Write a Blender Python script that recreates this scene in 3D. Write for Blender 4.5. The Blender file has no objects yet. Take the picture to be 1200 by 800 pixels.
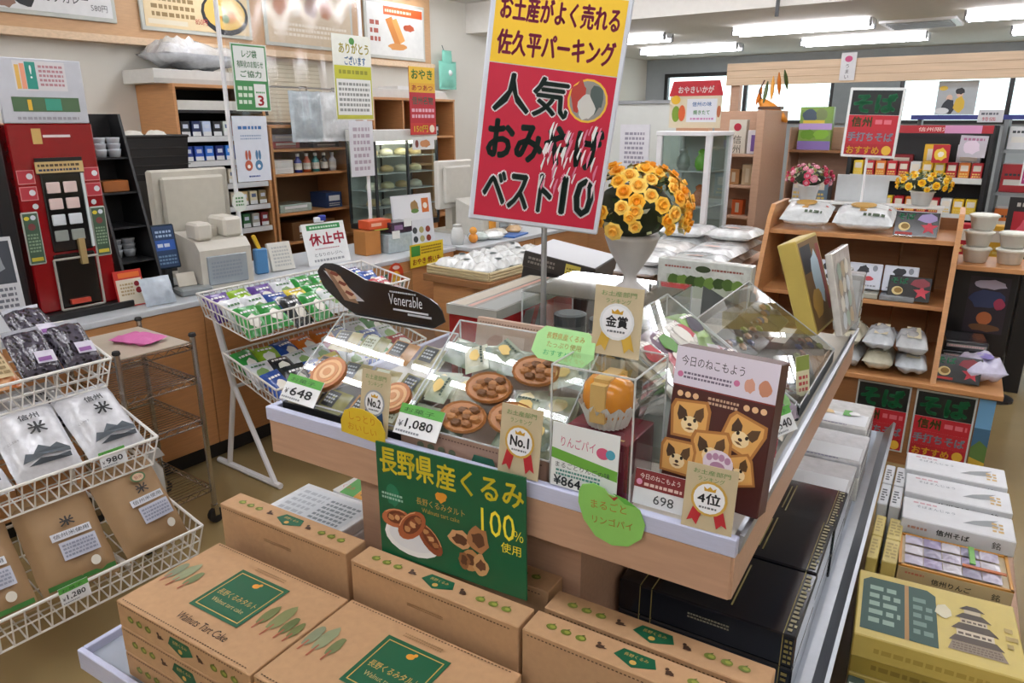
import bpy, bmesh, math, random
from mathutils import Matrix, Vector, noise
random.seed(7)
SC = bpy.context.scene
COL = SC.collection
rad = math.radians
ORD = ['first', 'second', 'third', 'fourth', 'fifth', 'sixth', 'seventh', 'eighth', 'ninth', 'tenth', 'eleventh', 'twelfth']
# ------------------------------------------------------------------ camera
CAM_H, PITCH = 1.65, 16.9
cam_d = bpy.data.cameras.new('camera'); cam_d.sensor_width = 36.0; cam_d.lens = 25.5; cam_d.clip_start = .02
cam = bpy.data.objects.new('camera', cam_d); COL.objects.link(cam)
cam.location = (0, 0, CAM_H); cam.rotation_euler = (rad(90 - PITCH), 0, 0)
SC.camera = cam
# ------------------------------------------------------------------ world, exposure
W = bpy.data.worlds.new('daylight'); SC.world = W; W.use_nodes = True
W.node_tree.nodes['Background'].inputs[0].default_value = (.86, .93, 1, 1)
W.node_tree.nodes['Background'].inputs[1].default_value = 3.0
SC.view_settings.view_transform = 'Standard'; SC.view_settings.look = 'None'
SC.view_settings.gamma = 1.0; SC.view_settings.use_curve_mapping = False
SC.view_settings.exposure = 0.0
SC.cycles.transparent_max_bounces = 32
TUBE_POWER = 22.0
# ------------------------------------------------------------------ frames: x right and near, y away, as the shop's fixtures stand
RF = Matrix.Rotation(rad(-35.8), 4, 'Z')                                    # room, counters and walls
GF = Matrix.Translation((.3995, 1.142, 0)) @ Matrix.Rotation(rad(-31.35), 4, 'Z')   # display island
def T(x, y, z): return Matrix.Translation((x, y, z))
def Rz(a): return Matrix.Rotation(rad(a), 4, 'Z')
def Rx(a): return Matrix.Rotation(rad(a), 4, 'X')
def Ry(a): return Matrix.Rotation(rad(a), 4, 'Y')
# ------------------------------------------------------------------ materials
def lin(h):
    if isinstance(h, (tuple, list)): return tuple(h[:3])
    h = h.lstrip('#')
    if len(h) == 3: h = ''.join(c*2 for c in h)
    r = []
    for i in (0, 2, 4):
        c = int(h[i:i+2], 16) / 255
        r.append(c/12.92 if c <= .04045 else ((c+.055)/1.055)**2.4)
    return tuple(r)
_mats = {}
def newmat(name):
    m = bpy.data.materials.new(name); m.use_nodes = True
    nt = m.node_tree; return m, nt, nt.nodes['Principled BSDF']
def noise_mul(nt, colsock, b, amt, scale, stretch=None):
    tc = nt.nodes.new('ShaderNodeTexCoord'); nz = nt.nodes.new('ShaderNodeTexNoise')
    nz.inputs['Scale'].default_value = scale; nz.inputs['Detail'].default_value = 3
    if stretch:
        mp = nt.nodes.new('ShaderNodeMapping'); mp.inputs['Scale'].default_value = stretch
        nt.links.new(tc.outputs['Object'], mp.inputs[0]); nt.links.new(mp.outputs[0], nz.inputs[0])
    else: nt.links.new(tc.outputs['Object'], nz.inputs[0])
    mr = nt.nodes.new('ShaderNodeMapRange'); mr.inputs[1].default_value = .25; mr.inputs[2].default_value = .75
    mr.inputs[3].default_value = 1-amt; mr.inputs[4].default_value = 1+amt
    nt.links.new(nz.outputs[0], mr.inputs[0])
    vm = nt.nodes.new('ShaderNodeVectorMath'); vm.operation = 'SCALE'
    nt.links.new(colsock, vm.inputs[0]); nt.links.new(mr.outputs[0], vm.inputs['Scale'])
    nt.links.new(vm.outputs[0], b.inputs['Base Color']); return nz
def pm(name, col='#fff', rough=.5, metal=0, amt=.05, scale=14, stretch=None, bump=0, spec=.5):
    if name in _mats: return _mats[name]
    m, nt, b = newmat(name)
    rgb = nt.nodes.new('ShaderNodeRGB'); rgb.outputs[0].default_value = (*lin(col), 1)
    nz = noise_mul(nt, rgb.outputs[0], b, amt, scale, stretch)
    b.inputs['Roughness'].default_value = rough; b.inputs['Metallic'].default_value = metal
    b.inputs['Specular IOR Level'].default_value = spec
    if bump:
        bp = nt.nodes.new('ShaderNodeBump'); bp.inputs['Strength'].default_value = bump; bp.inputs['Distance'].default_value = .004
        nt.links.new(nz.outputs[0], bp.inputs['Height']); nt.links.new(bp.outputs[0], b.inputs['Normal'])
    _mats[name] = m; return m
def vcm(name, rough, amt=.04, scale=25, coat=0, bump=0):
    m, nt, b = newmat(name)
    at = nt.nodes.new('ShaderNodeVertexColor'); at.layer_name = 'Col'
    nz = noise_mul(nt, at.outputs[0], b, amt, scale)
    b.inputs['Roughness'].default_value = rough; b.inputs['Coat Weight'].default_value = coat; b.inputs['Coat Roughness'].default_value = .12
    if bump:
        bp = nt.nodes.new('ShaderNodeBump'); bp.inputs['Strength'].default_value = bump; bp.inputs['Distance'].default_value = .006
        nt.links.new(nz.outputs[0], bp.inputs['Height']); nt.links.new(bp.outputs[0], b.inputs['Normal'])
    _mats[name] = m; return m
MATTE = vcm('coloured_matte', .62); SATIN = vcm('coloured_satin', .38); GLOSS = vcm('coloured_gloss', .16, coat=.4)
FILM = vcm('coloured_film', .2, amt=.12, scale=35, coat=.6, bump=.5)      # plastic wrapped goods
PRINT = vcm('ink_print', .5, amt=.0)
WOOD = pm('wood_laminate', '#c08a58', .42, amt=.10, scale=9, stretch=(1, 1, 14))
WOODP = pm('wood_pinkish', '#bf997e', .45, amt=.07, scale=9, stretch=(1, 10, 10))
WOODL = pm('wood_light', '#d8bd9c', .45, amt=.10, scale=5, stretch=(.6, 8, 16))
WOODD = pm('wood_brown', '#96683f', .5, amt=.12, scale=8, stretch=(1, 10, 10))
KRAFT = pm('kraft_board', '#bb946c', .75, amt=.06, scale=60)
WHITE = pm('white_enamel', '#e9eaec', .35, amt=.02)
WIREW = pm('white_coated_wire', '#e6e4de', .4, amt=.03)
LILAC = pm('lilac_rail', '#c3c8e2', .35, amt=.05, scale=40, stretch=(1, 1, 12))
CHROME = pm('chrome', '#b9b6b0', .22, metal=1, amt=.05)
STEEL = pm('brushed_steel', '#b4b8bd', .33, metal=.9, amt=.07, stretch=(1, 1, 20))
BLACK = pm('black_plastic', '#151516', .4, amt=.1)
DARK = pm('dark_rubber', '#1c1b1a', .7, amt=.1)
BEIGE = pm('beige_plastic', '#d2cdbf', .45, amt=.03)
GREYP = pm('grey_plastic', '#8f9294', .45, amt=.05)
def acrylic(name, tint, edge=1.45, rough=.02, gain=1.0, base=.0):
    m = bpy.data.materials.new(name); m.use_nodes = True; nt = m.node_tree; nt.nodes.clear()
    o = nt.nodes.new('ShaderNodeOutputMaterial'); mx = nt.nodes.new('ShaderNodeMixShader')
    tr = nt.nodes.new('ShaderNodeBsdfTransparent'); tr.inputs[0].default_value = (*lin(tint), 1)
    gl = nt.nodes.new('ShaderNodeBsdfGlossy'); gl.inputs['Roughness'].default_value = rough
    fr = nt.nodes.new('ShaderNodeFresnel'); ge = nt.nodes.new('ShaderNodeNewGeometry')     # same reflectance from both sides of a thin sheet
    io = nt.nodes.new('ShaderNodeMath'); io.operation = 'MULTIPLY_ADD'; io.inputs[1].default_value = 1/edge-edge; io.inputs[2].default_value = edge
    nt.links.new(ge.outputs['Backfacing'], io.inputs[0]); nt.links.new(io.outputs[0], fr.inputs[0])
    ma = nt.nodes.new('ShaderNodeMath'); ma.operation = 'MULTIPLY_ADD'; ma.inputs[1].default_value = gain; ma.inputs[2].default_value = base; ma.use_clamp = True
    nt.links.new(fr.outputs[0], ma.inputs[0]); nt.links.new(ma.outputs[0], mx.inputs[0])
    nt.links.new(tr.outputs[0], mx.inputs[1]); nt.links.new(gl.outputs[0], mx.inputs[2]); nt.links.new(mx.outputs[0], o.inputs[0])
    return m
ACR = acrylic('clear_acrylic', '#f7faf9', gain=2.0, rough=0.0)
VINYL = acrylic('clear_vinyl_sheet', '#f1f1ee', rough=.12, base=.05)
GLASS = acrylic('window_glass', '#eef4f2', rough=.01)
def plastic_edge():
    m, nt, b = newmat('acrylic_polished_edge')
    b.inputs['Base Color'].default_value = (.82, .86, .87, 1); b.inputs['Roughness'].default_value = .15; b.inputs['Alpha'].default_value = .55
    return m
EDGE = plastic_edge()
def emis(name, col, s):
    m = bpy.data.materials.new(name); m.use_nodes = True; nt = m.node_tree; nt.nodes.clear()
    o = nt.nodes.new('ShaderNodeOutputMaterial'); e = nt.nodes.new('ShaderNodeEmission')
    e.inputs[0].default_value = (*lin(col), 1); e.inputs[1].default_value = s; nt.links.new(e.outputs[0], o.inputs[0]); return m
TUBE = emis('lit_fluorescent_tube', '#f8f8ff', TUBE_POWER)
def beanmat(name, c1, c2, scale, rough=.2):
    m, nt, b = newmat(name)
    tc = nt.nodes.new('ShaderNodeTexCoord'); v = nt.nodes.new('ShaderNodeTexVoronoi'); v.inputs['Scale'].default_value = scale
    nt.links.new(tc.outputs['Object'], v.inputs[0])
    cr = nt.nodes.new('ShaderNodeValToRGB'); cr.color_ramp.elements[0].position = .25; cr.color_ramp.elements[1].position = .55
    cr.color_ramp.elements[0].color = (*lin(c1), 1); cr.color_ramp.elements[1].color = (*lin(c2), 1)
    nt.links.new(v.outputs[0], cr.inputs[0]); nt.links.new(cr.outputs[0], b.inputs['Base Color'])
    bp = nt.nodes.new('ShaderNodeBump'); bp.inputs['Strength'].default_value = .6; bp.inputs['Distance'].default_value = .004; bp.invert = True
    nt.links.new(v.outputs[0], bp.inputs['Height']); nt.links.new(bp.outputs[0], b.inputs['Normal'])
    b.inputs['Roughness'].default_value = rough; b.inputs['Coat Weight'].default_value = .7; b.inputs['Coat Roughness'].default_value = .1
    return m
BEANS = beanmat('black_beans_in_film', '#120e15', '#4a4652', 62, .12)
NUTS = beanmat('nuts_in_film', '#8e6a3e', '#c9bd9e', 55)
PERSIM = beanmat('amber_fruit_in_film', '#a8561f', '#d9a77c', 26)
# ------------------------------------------------------------------ lettering
_tx = {}
def txt(s, bold=0.0):
    k = (s, bold)
    if k in _tx: return _tx[k]
    cu = bpy.data.curves.new('t', 'FONT'); cu.body = s; cu.size = 1; cu.resolution_u = 2; cu.offset = bold; cu.fill_mode = 'FRONT'
    ob = bpy.data.objects.new('t', cu); me = ob.to_mesh()
    vs = [(v.co.x, v.co.y) for v in me.vertices]; fs = [tuple(p.vertices) for p in me.polygons]
    ob.to_mesh_clear(); bpy.data.objects.remove(ob); bpy.data.curves.remove(cu)
    if vs:
        x0 = min(v[0] for v in vs); x1 = max(v[0] for v in vs); y0 = min(v[1] for v in vs); y1 = max(v[1] for v in vs)
    else: x0 = x1 = y0 = y1 = 0
    _tx[k] = (vs, fs, x0, x1, y0, y1); return _tx[k]
# ------------------------------------------------------------------ mesh builder
class MB:
    def __init__(s): s.v = []; s.f = []; s.c = []; s.m = Matrix(); s.col = '#ffffff'
    def add(s, vs, fs, col=None):
        o = len(s.v); s.v += [tuple(s.m @ Vector(p)) for p in vs]
        c = lin(col if col is not None else s.col)
        for f in fs: s.f.append(tuple(i+o for i in f)); s.c.append(c)
        return s
    def box(s, x0, x1, y0, y1, z0, z1, col=None):
        return s.add([(x0,y0,z0),(x1,y0,z0),(x1,y1,z0),(x0,y1,z0),(x0,y0,z1),(x1,y0,z1),(x1,y1,z1),(x0,y1,z1)],
                     [(0,3,2,1),(4,5,6,7),(0,1,5,4),(1,2,6,5),(2,3,7,6),(3,0,4,7)], col)
    def hull(s, pts, col=None):
        bm = bmesh.new()
        for p in pts: bm.verts.new(p)
        r = bmesh.ops.convex_hull(bm, input=bm.verts)
        bmesh.ops.delete(bm, geom=[g for g in r['geom_interior'] if isinstance(g, bmesh.types.BMVert)], context='VERTS')
        bmesh.ops.dissolve_limit(bm, angle_limit=.02, verts=bm.verts, edges=bm.edges)
        bm.verts.index_update()
        s.add([v.co[:] for v in bm.verts], [[v.index for v in f.verts] for f in bm.faces], col); bm.free(); return s
    def cbox(s, x0, x1, y0, y1, z0, z1, b=.004, col=None):
        P = []
        for x, sx in ((x0, 1), (x1, -1)):
            for y, sy in ((y0, 1), (y1, -1)):
                for z, sz in ((z0, 1), (z1, -1)):
                    P += [(x, y+sy*b, z+sz*b), (x+sx*b, y, z+sz*b), (x+sx*b, y+sy*b, z)]
        return s.hull(P, col)
    def cyl(s, p0, p1, r0, r1=None, n=10, col=None, caps=True):
        r1 = r0 if r1 is None else r1
        p0 = Vector(p0); p1 = Vector(p1); d = (p1-p0).normalized()
        a = d.orthogonal().normalized(); b = d.cross(a)
        vs = []
        for p, r in ((p0, r0), (p1, r1)):
            for i in range(n):
                t = 2*math.pi*i/n; vs.append(tuple(p + a*r*math.cos(t) + b*r*math.sin(t)))
        fs = [(i, (i+1) % n, n+(i+1) % n, n+i) for i in range(n)]
        if caps: fs += [tuple(range(n-1, -1, -1)), tuple(range(n, 2*n))]
        return s.add(vs, fs, col)
    def path(s, pts, r, n=6, col=None, closed=False):
        k = len(pts)
        for i in range(k if closed else k-1): s.cyl(pts[i], pts[(i+1) % k], r, r, n, col)
        return s
    def lathe(s, prof, n=16, col=None, c=(0, 0, 0)):
        vs = []; fs = []
        for r, z in prof:
            for i in range(n):
                t = 2*math.pi*i/n; vs.append((c[0]+r*math.cos(t), c[1]+r*math.sin(t), c[2]+z))
        for j in range(len(prof)-1):
            for i in range(n):
                fs.append((j*n+i, j*n+(i+1) % n, (j+1)*n+(i+1) % n, (j+1)*n+i))
        fs.append(tuple(range(n-1, -1, -1))); k = (len(prof)-1)*n; fs.append(tuple(range(k, k+n)))
        return s.add(vs, fs, col)
    def prism(s, poly, y0, y1, col=None):                      # outline in x,z; thickness along y
        n = len(poly)
        vs = [(x, y0, z) for x, z in poly] + [(x, y1, z) for x, z in poly]
        return s.add(vs, [tuple(range(n)), tuple(range(2*n-1, n-1, -1))] + [(i+n, (i+1) % n + n, (i+1) % n, i) for i in range(n)], col)
    def flat(s, poly, z0, z1, col=None):                       # outline in x,y; thickness along z
        n = len(poly)
        vs = [(x, y, z0) for x, y in poly] + [(x, y, z1) for x, y in poly]
        return s.add(vs, [tuple(range(n-1, -1, -1)), tuple(range(n, 2*n))] + [(i, (i+1) % n, (i+1) % n + n, i+n) for i in range(n)], col)
    def pillow(s, w, d, h, nx=10, ny=8, col=None, p=3.0, wr=.06, seed=0, c=(0, 0, 0), col2=None):
        vs = []; top = {}
        hf = lambda u, v: pil_h(u, v, h, p)
        for side in (1, -1):
            for j in range(ny+1):
                for i in range(nx+1):
                    u = 2*i/nx-1; v = 2*j/ny-1
                    hz = hf(u, v)*.5
                    q = noise.noise(Vector((u*2.3+seed*3.1, v*2.3, side+seed)))*wr*h*2*(1-max(abs(u), abs(v))**6)
                    ex = 1 + .03*noise.noise(Vector((u*3+seed, v*3, 5)))
                    vs.append((c[0]+u*w/2*ex, c[1]+v*d/2*ex, c[2]+h/2+side*hz+q))
        N = (nx+1)*(ny+1); fs = []
        for j in range(ny):
            for i in range(nx):
                a = j*(nx+1)+i; fs.append((a, a+1, a+nx+2, a+nx+1)); a += N; fs.append((a+nx+1, a+nx+2, a+1, a))
        for i in range(nx): fs.append((i, i+N, i+1+N, i+1)); k = ny*(nx+1); fs.append((k+i+1, k+i+1+N, k+i+N, k+i))
        for j in range(ny): a = j*(nx+1); fs.append((a+nx+1, a+nx+1+N, a+N, a)); a += nx; fs.append((a, a+N, a+nx+1+N, a+nx+1))
        return s.add(vs, fs, col)
    def ball(s, r, c=(0, 0, 0), n=10, k=6, col=None, sz=1):
        return s.lathe([(max(.0004, r*math.sin(math.pi*i/k)), -r*sz*math.cos(math.pi*i/k)) for i in range(k+1)], n, col, c)
    def mesh(s, name, mat, smooth=False):
        me = bpy.data.meshes.new(name); me.from_pydata(s.v, [], s.f); me.update()
        me.materials.append(mat or MATTE)
        ca = me.color_attributes.new('Col', 'FLOAT_COLOR', 'CORNER'); buf = []
        for p, c in zip(s.f, s.c): buf += [c[0], c[1], c[2], 1.0]*len(p)
        ca.data.foreach_set('color', buf)
        if smooth: me.polygons.foreach_set('use_smooth', [True]*len(me.polygons))
        return me
    def build(s, name, parent=None, mat=None, smooth=False):
        o = bpy.data.objects.new(name, s.mesh(name, mat, smooth)); COL.objects.link(o)
        if parent is not None: o.parent = parent
        return o
def pil_h(u, v, h, p=3.0):
    return h*max(0, (1-abs(u)**p))**.5*max(0, (1-abs(v)**p))**.5
# ------------------------------------------------------------------ things
def tag(o, label, cat, group=None, kind=None):
    if label: o['label'] = label
    if cat: o['category'] = cat
    if group: o['group'] = group
    if kind: o['kind'] = kind
    return o
def thing(name, label, cat, F=None, loc=(0, 0, 0), rz=0, rx=0, ry=0, group=None):
    o = bpy.data.objects.new(name, None); o.empty_display_size = .05; COL.objects.link(o)
    o.matrix_basis = (F or Matrix()) @ T(*loc) @ Rz(rz) @ Rx(rx) @ Ry(ry)
    return tag(o, label, cat, group)
def struct(o, F=None):
    o['kind'] = 'structure'
    if F is not None: o.matrix_basis = F
    return o
def dup(root, F, loc, rz=0, label=None, rx=0, ry=0, group=None):
    def cp(o, par):
        c = o.copy(); COL.objects.link(c)
        if par: c.parent = par
        for ch in kids.get(o.name, []): cp(ch, c)
        return c
    kids = {}
    for ch in root.children_recursive: kids.setdefault(ch.parent.name, []).append(ch)
    r = cp(root, None); r.matrix_basis = F @ T(*loc) @ Rz(rz) @ Rx(rx) @ Ry(ry)
    if label: r['label'] = label
    if group: r['group'] = group
    return r
# print on a face: origin o, axes ex, ey (unit vectors); items in metres on the face
def prn(parent, o, ex, ey, items, name='print_lettering', mat=None, warp=None, off=.0008, step=.0002):
    o = Vector(o); ex = Vector(ex).normalized(); ey = Vector(ey).normalized(); n = ex.cross(ey)
    parts = []; k = 0; step = min(step, .0014/max(1, len(items)))
    def put(pts, fs, col):
        nonlocal k
        if not pts: return
        q = [tuple(o + ex*x + ey*y + n*(off+k*step + (warp(x, y) if warp else 0))) for x, y in pts]
        xs_ = [p_[0] for p_ in pts]; ys_ = [p_[1] for p_ in pts]
        bb = [min(xs_), min(ys_), max(xs_), max(ys_)]; mem = [(q, fs, col)]; k += 1
        while True:
            hit = next((g for g in parts if g[0][0] < bb[2]+.017 and bb[0] < g[0][2]+.017 and g[0][1] < bb[3]+.017 and bb[1] < g[0][3]+.017), None)
            if hit is None: break
            parts.remove(hit); b2 = hit[0]; bb = [min(bb[0], b2[0]), min(bb[1], b2[1]), max(bb[2], b2[2]), max(bb[3], b2[3])]; mem = hit[1]+mem
        parts.append((bb, mem))
    for it in items:
        t = it[0]
        if t == 'r':
            _, x0, y0, x1, y1, c = it; put([(x0,y0),(x1,y0),(x1,y1),(x0,y1)], [(0,1,2,3)], c)
        elif t == 'e':
            _, cx, cy, rx, ry, c = it[:6]; m = 18
            put([(cx+rx*math.cos(2*math.pi*i/m), cy+ry*math.sin(2*math.pi*i/m)) for i in range(m)], [tuple(range(m))], c)
        elif t == 'p': put(it[1], [tuple(range(len(it[1])))], it[2])
        elif t == 't':                                   # text, x, y, height, colour, [width], [bold]
            s, x, y, h, c = it[1:6]; w = it[6] if len(it) > 6 else None; b = it[7] if len(it) > 7 else .012
            vs, fs, x0, x1, y0, y1 = txt(s)
            if not vs: continue
            sy = h/max(.3, (y1-y0)); sx = sy if not w else w/max(.05, x1-x0)
            sh = [(0, 0)] if b < .015 else [(0, 0)] + [(b*sy*math.cos(q*math.pi/4), b*sy*math.sin(q*math.pi/4)) for q in range(0, 8, 1 if b > .03 else 2)]
            P_ = []; F_ = []
            for ax, ay in sh:
                k0 = len(P_); P_ += [(x+(vx-x0)*sx+ax, y+(vy-y0)*sy+ay) for vx, vy in vs]; F_ += [tuple(i+k0 for i in f_) for f_ in fs]
            put(P_, F_, c)
        elif t == 'v':                                   # vertical text, top-left x, y
            s, x, y, h, c = it[1:6]
            for i, ch in enumerate(s):
                vs, fs, x0, x1, y0, y1 = txt(ch)
                put([(x+vx*h, y-(i+1)*h*1.05+vy*h) for vx, vy in vs], fs, c)
        elif t == 'l':                                   # rows of illegible small print: x0,y0,x1,y1,rows,colour
            _, x0, y0, x1, y1, rows, c = it; rh = (y1-y0)/rows; rr = random.Random(int(x0*9999+y0*777))
            pts = []; fs = []
            for r_ in range(rows):
                x = x0; yb = y0+r_*rh+rh*.2
                while x < x1-rh*.2:
                    w = min(rh*rr.uniform(.4, .9), x1-x); i = len(pts)
                    pts += [(x,yb),(x+w,yb),(x+w,yb+rh*.55),(x,yb+rh*.55)]; fs.append((i,i+1,i+2,i+3)); x += w+rh*.22
            put(pts, fs, c)
    ob = None
    for bb, mem in parts:
        mb = MB()
        for q, fs, col in mem: mb.add(q, fs, col)
        ob = mb.build(name, parent, mat or PRINT)
    return ob
FX, FZ, FY = (1, 0, 0), (0, 0, 1), (0, 1, 0)
def front(p, w, d, h, items, **k): return prn(p, (-w/2, -d/2, 0), FX, FZ, items, **k)
def top(p, w, d, h, items, **k): return prn(p, (-w/2, -d/2, h), FX, FY, items, **k)
def right(p, w, d, h, items, **k): return prn(p, (w/2, -d/2, 0), FY, FZ, items, **k)
def left(p, w, d, h, items, **k): return prn(p, (-w/2, d/2, 0), (0, -1, 0), FZ, items, **k)
def bx(w, d, h, col=None, b=.002): return MB().cbox(-w/2, w/2, -d/2, d/2, 0, h, b, col)
def blob(cx, cy, rx, ry, seed, n=14, j=.18):
    r = random.Random(seed); return [(cx+rx*math.cos(2*math.pi*i/n)*(1+r.uniform(-j, j)), cy+ry*math.sin(2*math.pi*i/n)*(1+r.uniform(-j, j))) for i in range(n)]
def card(name, label, cat, F, loc, w, h, col, items, rz=0, rx=0, ry=0, th=.002, shape=None, group=None, mat=None, legs=0):
    t = thing(name, label, cat, F, loc, rz, rx, ry, group)
    m = MB()
    if shape: m.prism(shape, -th/2, th/2, col)
    else: m.box(-w/2, w/2, -th/2, th/2, 0, h, col)
    m.build('panel', t, mat or SATIN)
    prn(t, (-w/2, -th/2, 0), FX, FZ, items)
    if legs: MB().box(-w*.3, w*.3, th/2, .04, 0, .003, col).build('foot', t, ACR)
    return t
# ------------------------------------------------------------------ the setting (room frame: x = right and near, y = away)
FLOOR = pm('vinyl_floor', '#97835a', .26, amt=.07, scale=3.5)
WALLM = pm('wall_paint', '#d9d6cc', .7, amt=.02, scale=3)
CEILM = pm('ceiling_board', '#cfccc4', .8, amt=.03, scale=20)
XL, XR, YN, YF, ZC, ZC2, YD = -5.05, 3.6, -2.6, 10.4, 2.78, 2.5, 6.2
def sbox(name, x0, x1, y0, y1, z0, z1, mat, parent=None):
    o = MB().box(x0, x1, y0, y1, z0, z1).build(name, parent, mat)
    if parent is None: struct(o, RF)
    return o
fl = sbox('floor', XL-.1, XR+.1, YN-.1, YF+.1, -.08, 0, FLOOR)
ce = sbox('ceiling', XL-.1, XR+.1, YN-.1, YD, ZC, ZC+.08, CEILM)
m = MB().box(XL-.1, XR+.1, YD, YF+.1, ZC2, ZC2+.08).box(XL-.1, XR+.1, YD, YD+.12, ZC2+.08, ZC+.08); m.build('lower_ceiling', ce, CEILM)
wl = sbox('wall_left', XL-.1, XL, YN, YF, 0, ZC+.08, WALLM)
sbox('wall_right', XR, XR+.1, YN, YF, 0, ZC+.08, WALLM)
sbox('wall_front', XL, XR, YN-.1, YN, 0, ZC+.08, WALLM)
WZ0, WZ1 = 1.62, 2.3
m = MB().box(XL, XR, YF, YF+.1, 0, WZ0).box(XL, XR, YF, YF+.1, WZ1, ZC+.08).box(XL, -4.72, YF, YF+.1, WZ0, WZ1)
wb = struct(m.build('wall_back', None, pm('grey_back_wall', '#9aa0a2', .7, amt=.03)), RF)
win = bpy.data.objects.new('window_1', None); COL.objects.link(win); struct(win, RF)
xs = [-4.72, -3.55, -2.42, -1.62, -.5, .7, 1.9, 3.6]
fr = MB().box(-4.72, 3.6, YF-.03, YF+.02, WZ1-.05, WZ1).box(-4.72, 3.6, YF-.03, YF+.02, WZ0, WZ0+.04)
for x in xs: fr.box(x-.025, x+.025, YF-.03, YF+.02, WZ0, WZ1)
fr.build('window_frame', win, BLACK)
for a, b in zip(xs, xs[1:]):
    MB().box(a+.025, b-.025, YF+.0, YF+.006, WZ0+.04, WZ1-.05).build('pane', win, GLASS)
MB().box(-2.40, -1.64, YF-.05, YF-.035, WZ0, WZ1-.05).build('roller_blind', win, pm('grey_blind', '#7f8688', .7))
# grey-white partition standing behind the counters, with a paper notice
pt = sbox('wall_middle', -3.75, -2.72, 6.35, 6.45, 0, 1.80, pm('partition_panel', '#c9ccc6', .55, amt=.02))
MB().box(-3.8, -2.68, 6.33, 6.47, 1.80, 1.83).build('partition_cap', pt, GREYP)
pn = MB().box(-3.32, -3.02, 6.343, 6.349, 1.18, 1.62, '#d5d4d8').build('notice', pt, MATTE)
prn(pn, (-3.32, 6.343, 1.18), FX, FZ, [('l', .05, .08, .25, .38, 7, '#8f8a98')])
# wooden fascia above the registers with a light wood trim strip and framed menu boards
fa = sbox('trim_1', XL, XL+.05, YN, 5.6, 2.17, ZC, pm('fascia_wood', '#c39c73', .5, amt=.08, stretch=(8, 1, 8)))
MB().box(XL, XL+.10, YN, 5.6, 2.125, 2.17).build('ledge', fa, WOODL)
# fluorescent fixtures along the ceiling
def fixture(x, y, z, label, body=True):
    t = thing('ceiling_light', label, 'ceiling light', RF, (x, y, z), group='fluorescent ceiling lights')
    MB().prism([(-.09, 0), (.09, 0), (.035, -.05), (-.035, -.05)], -.61, .61).build('housing', t, WHITE).rotation_euler = (0, 0, rad(90))
    for sy in (-.095, .095):
        MB().cyl((-.595, sy, -.055), (.595, sy, -.055), .0165, n=8).build('tube', t, TUBE)
        for sx in (-1, 1): MB().box(sx*.6-.008, sx*.6+.008, sy-.018, sy+.018, -.075, -.0, '#8e9092').build('end_socket', t, MATTE)
n_ = 'lit fluorescent ceiling light over the '
for y, w in ((-1.2, 'entrance side of the shop'), (.98, 'front of the display island'), (3.2, 'far end of the display island'), (5.2, 'counter end')):
    for x, ww in ((-4.36, 'first along its row'), (-3.12, 'second along its row'), (-1.88, 'third along its row'), (-.64, 'fourth along its row'), (.6, 'fifth along its row'), (1.84, 'sixth along its row')):
        fixture(x, y, ZC, n_ + w + ', ' + ww)
for y, w in ((7.35, 'nearer far row'), (8.75, 'farther far row')):
    for x, ww in ((-3.95, 'leftmost'), (-2.05, 'second from the left'), (-.15, 'third from the left'), (1.75, 'rightmost')):
        fixture(x+(.25 if y > 8 else 0), y, ZC2, 'lit fluorescent light on the low ceiling, ' + w + ', ' + ww)
# air outlet between the far lights, and the hanging rod
t = thing('ceiling_vent', 'slotted air outlet on the low ceiling between the lights', 'vent', RF, (-1.15, 7.9, ZC2-.02))
MB().box(-.3, .3, -.3, .3, 0, .02).build('frame', t, WHITE)
for i in range(5): MB().box(-.25, .25, -.24+i*.1, -.2+i*.1, -.012, 0).build('slat', t, GREYP)
t = thing('hanging_bracket', 'short black bracket hanging from the ceiling drop beside the lights', 'bracket', RF, (-1.90, 6.12, 2.42))
MB().box(-.012, .012, -.012, .012, 0, .3).build('rod', t, BLACK); MB().box(-.06, .06, -.02, .02, .27, .3).build('plate', t, BLACK)
# wooden header beam of the far stall on posts
t = thing('stall_header', 'long pale wooden header board spanning the back of the shop', 'beam', RF, (0, 7, 0))
MB().box(-2.57, 2.4, -.03, .03, 1.965, 2.155).build('header_board', t, WOODL)
for i in (1, 2): MB().box(-2.57, 2.4, -.034, -.03, 1.965+i*.063-.001, 1.965+i*.063+.001).build('groove', t, WOODD)
for x in (-2.5, 2.3): MB().box(x-.04, x+.04, .03, .11, 0, 2.15).build('post', t, WOODP)
# ------------------------------------------------------------------ the display island (island frame)
t = thing('display_island', 'wooden two-tier display island with lilac price rails in the middle of the shop', 'display stand', GF)
L, D = 1.215, 1.62
top_ = MB().box(-L, 0, 0, D, .875, .90).build('table_top', t, pm('table_board', '#d8d2c6', .5))
for x0, x1, y0, y1, nm in ((-L, 0, -.004, .014, 'a'), (-L, 0, D-.014, D+.004, 'a'), (-L-.004, -L+.014, 0, D, 'b'), (-.014, .004, 0, D, 'b')):
    MB().cbox(x0, x1, y0, y1, .805, .897, .002).build('fascia', t, WOODP)
for x0, x1, y0, y1 in ((-L-.006, .006, -.008, .012), (-L-.006, -L+.014, .012, D), ):
    MB().cbox(x0, x1, y0, y1, .898, .935, .002).build('price_rail', t, LILAC)
o = MB().prism([(-.012, .898), (.008, .898), (.014, .935), (.006, .937), (.0, .91), (-.012, .91)], .012, D).build('price_rail', t, STEEL)
MB().box(-1.003, -.348, .1, 1.5, .37, .805).build('pillar', t, WOODP)
DZ = .37
MB().box(-1.44, .12, -.447, 2.1, DZ-.03, DZ-.001).build('lower_deck', t, pm('deck_board', '#a3abb6', .28, amt=.05))
MB().cbox(-1.455, .135, -.462, -.447, DZ-.035, DZ+.022, .002).build('price_rail', t, LILAC)
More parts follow.
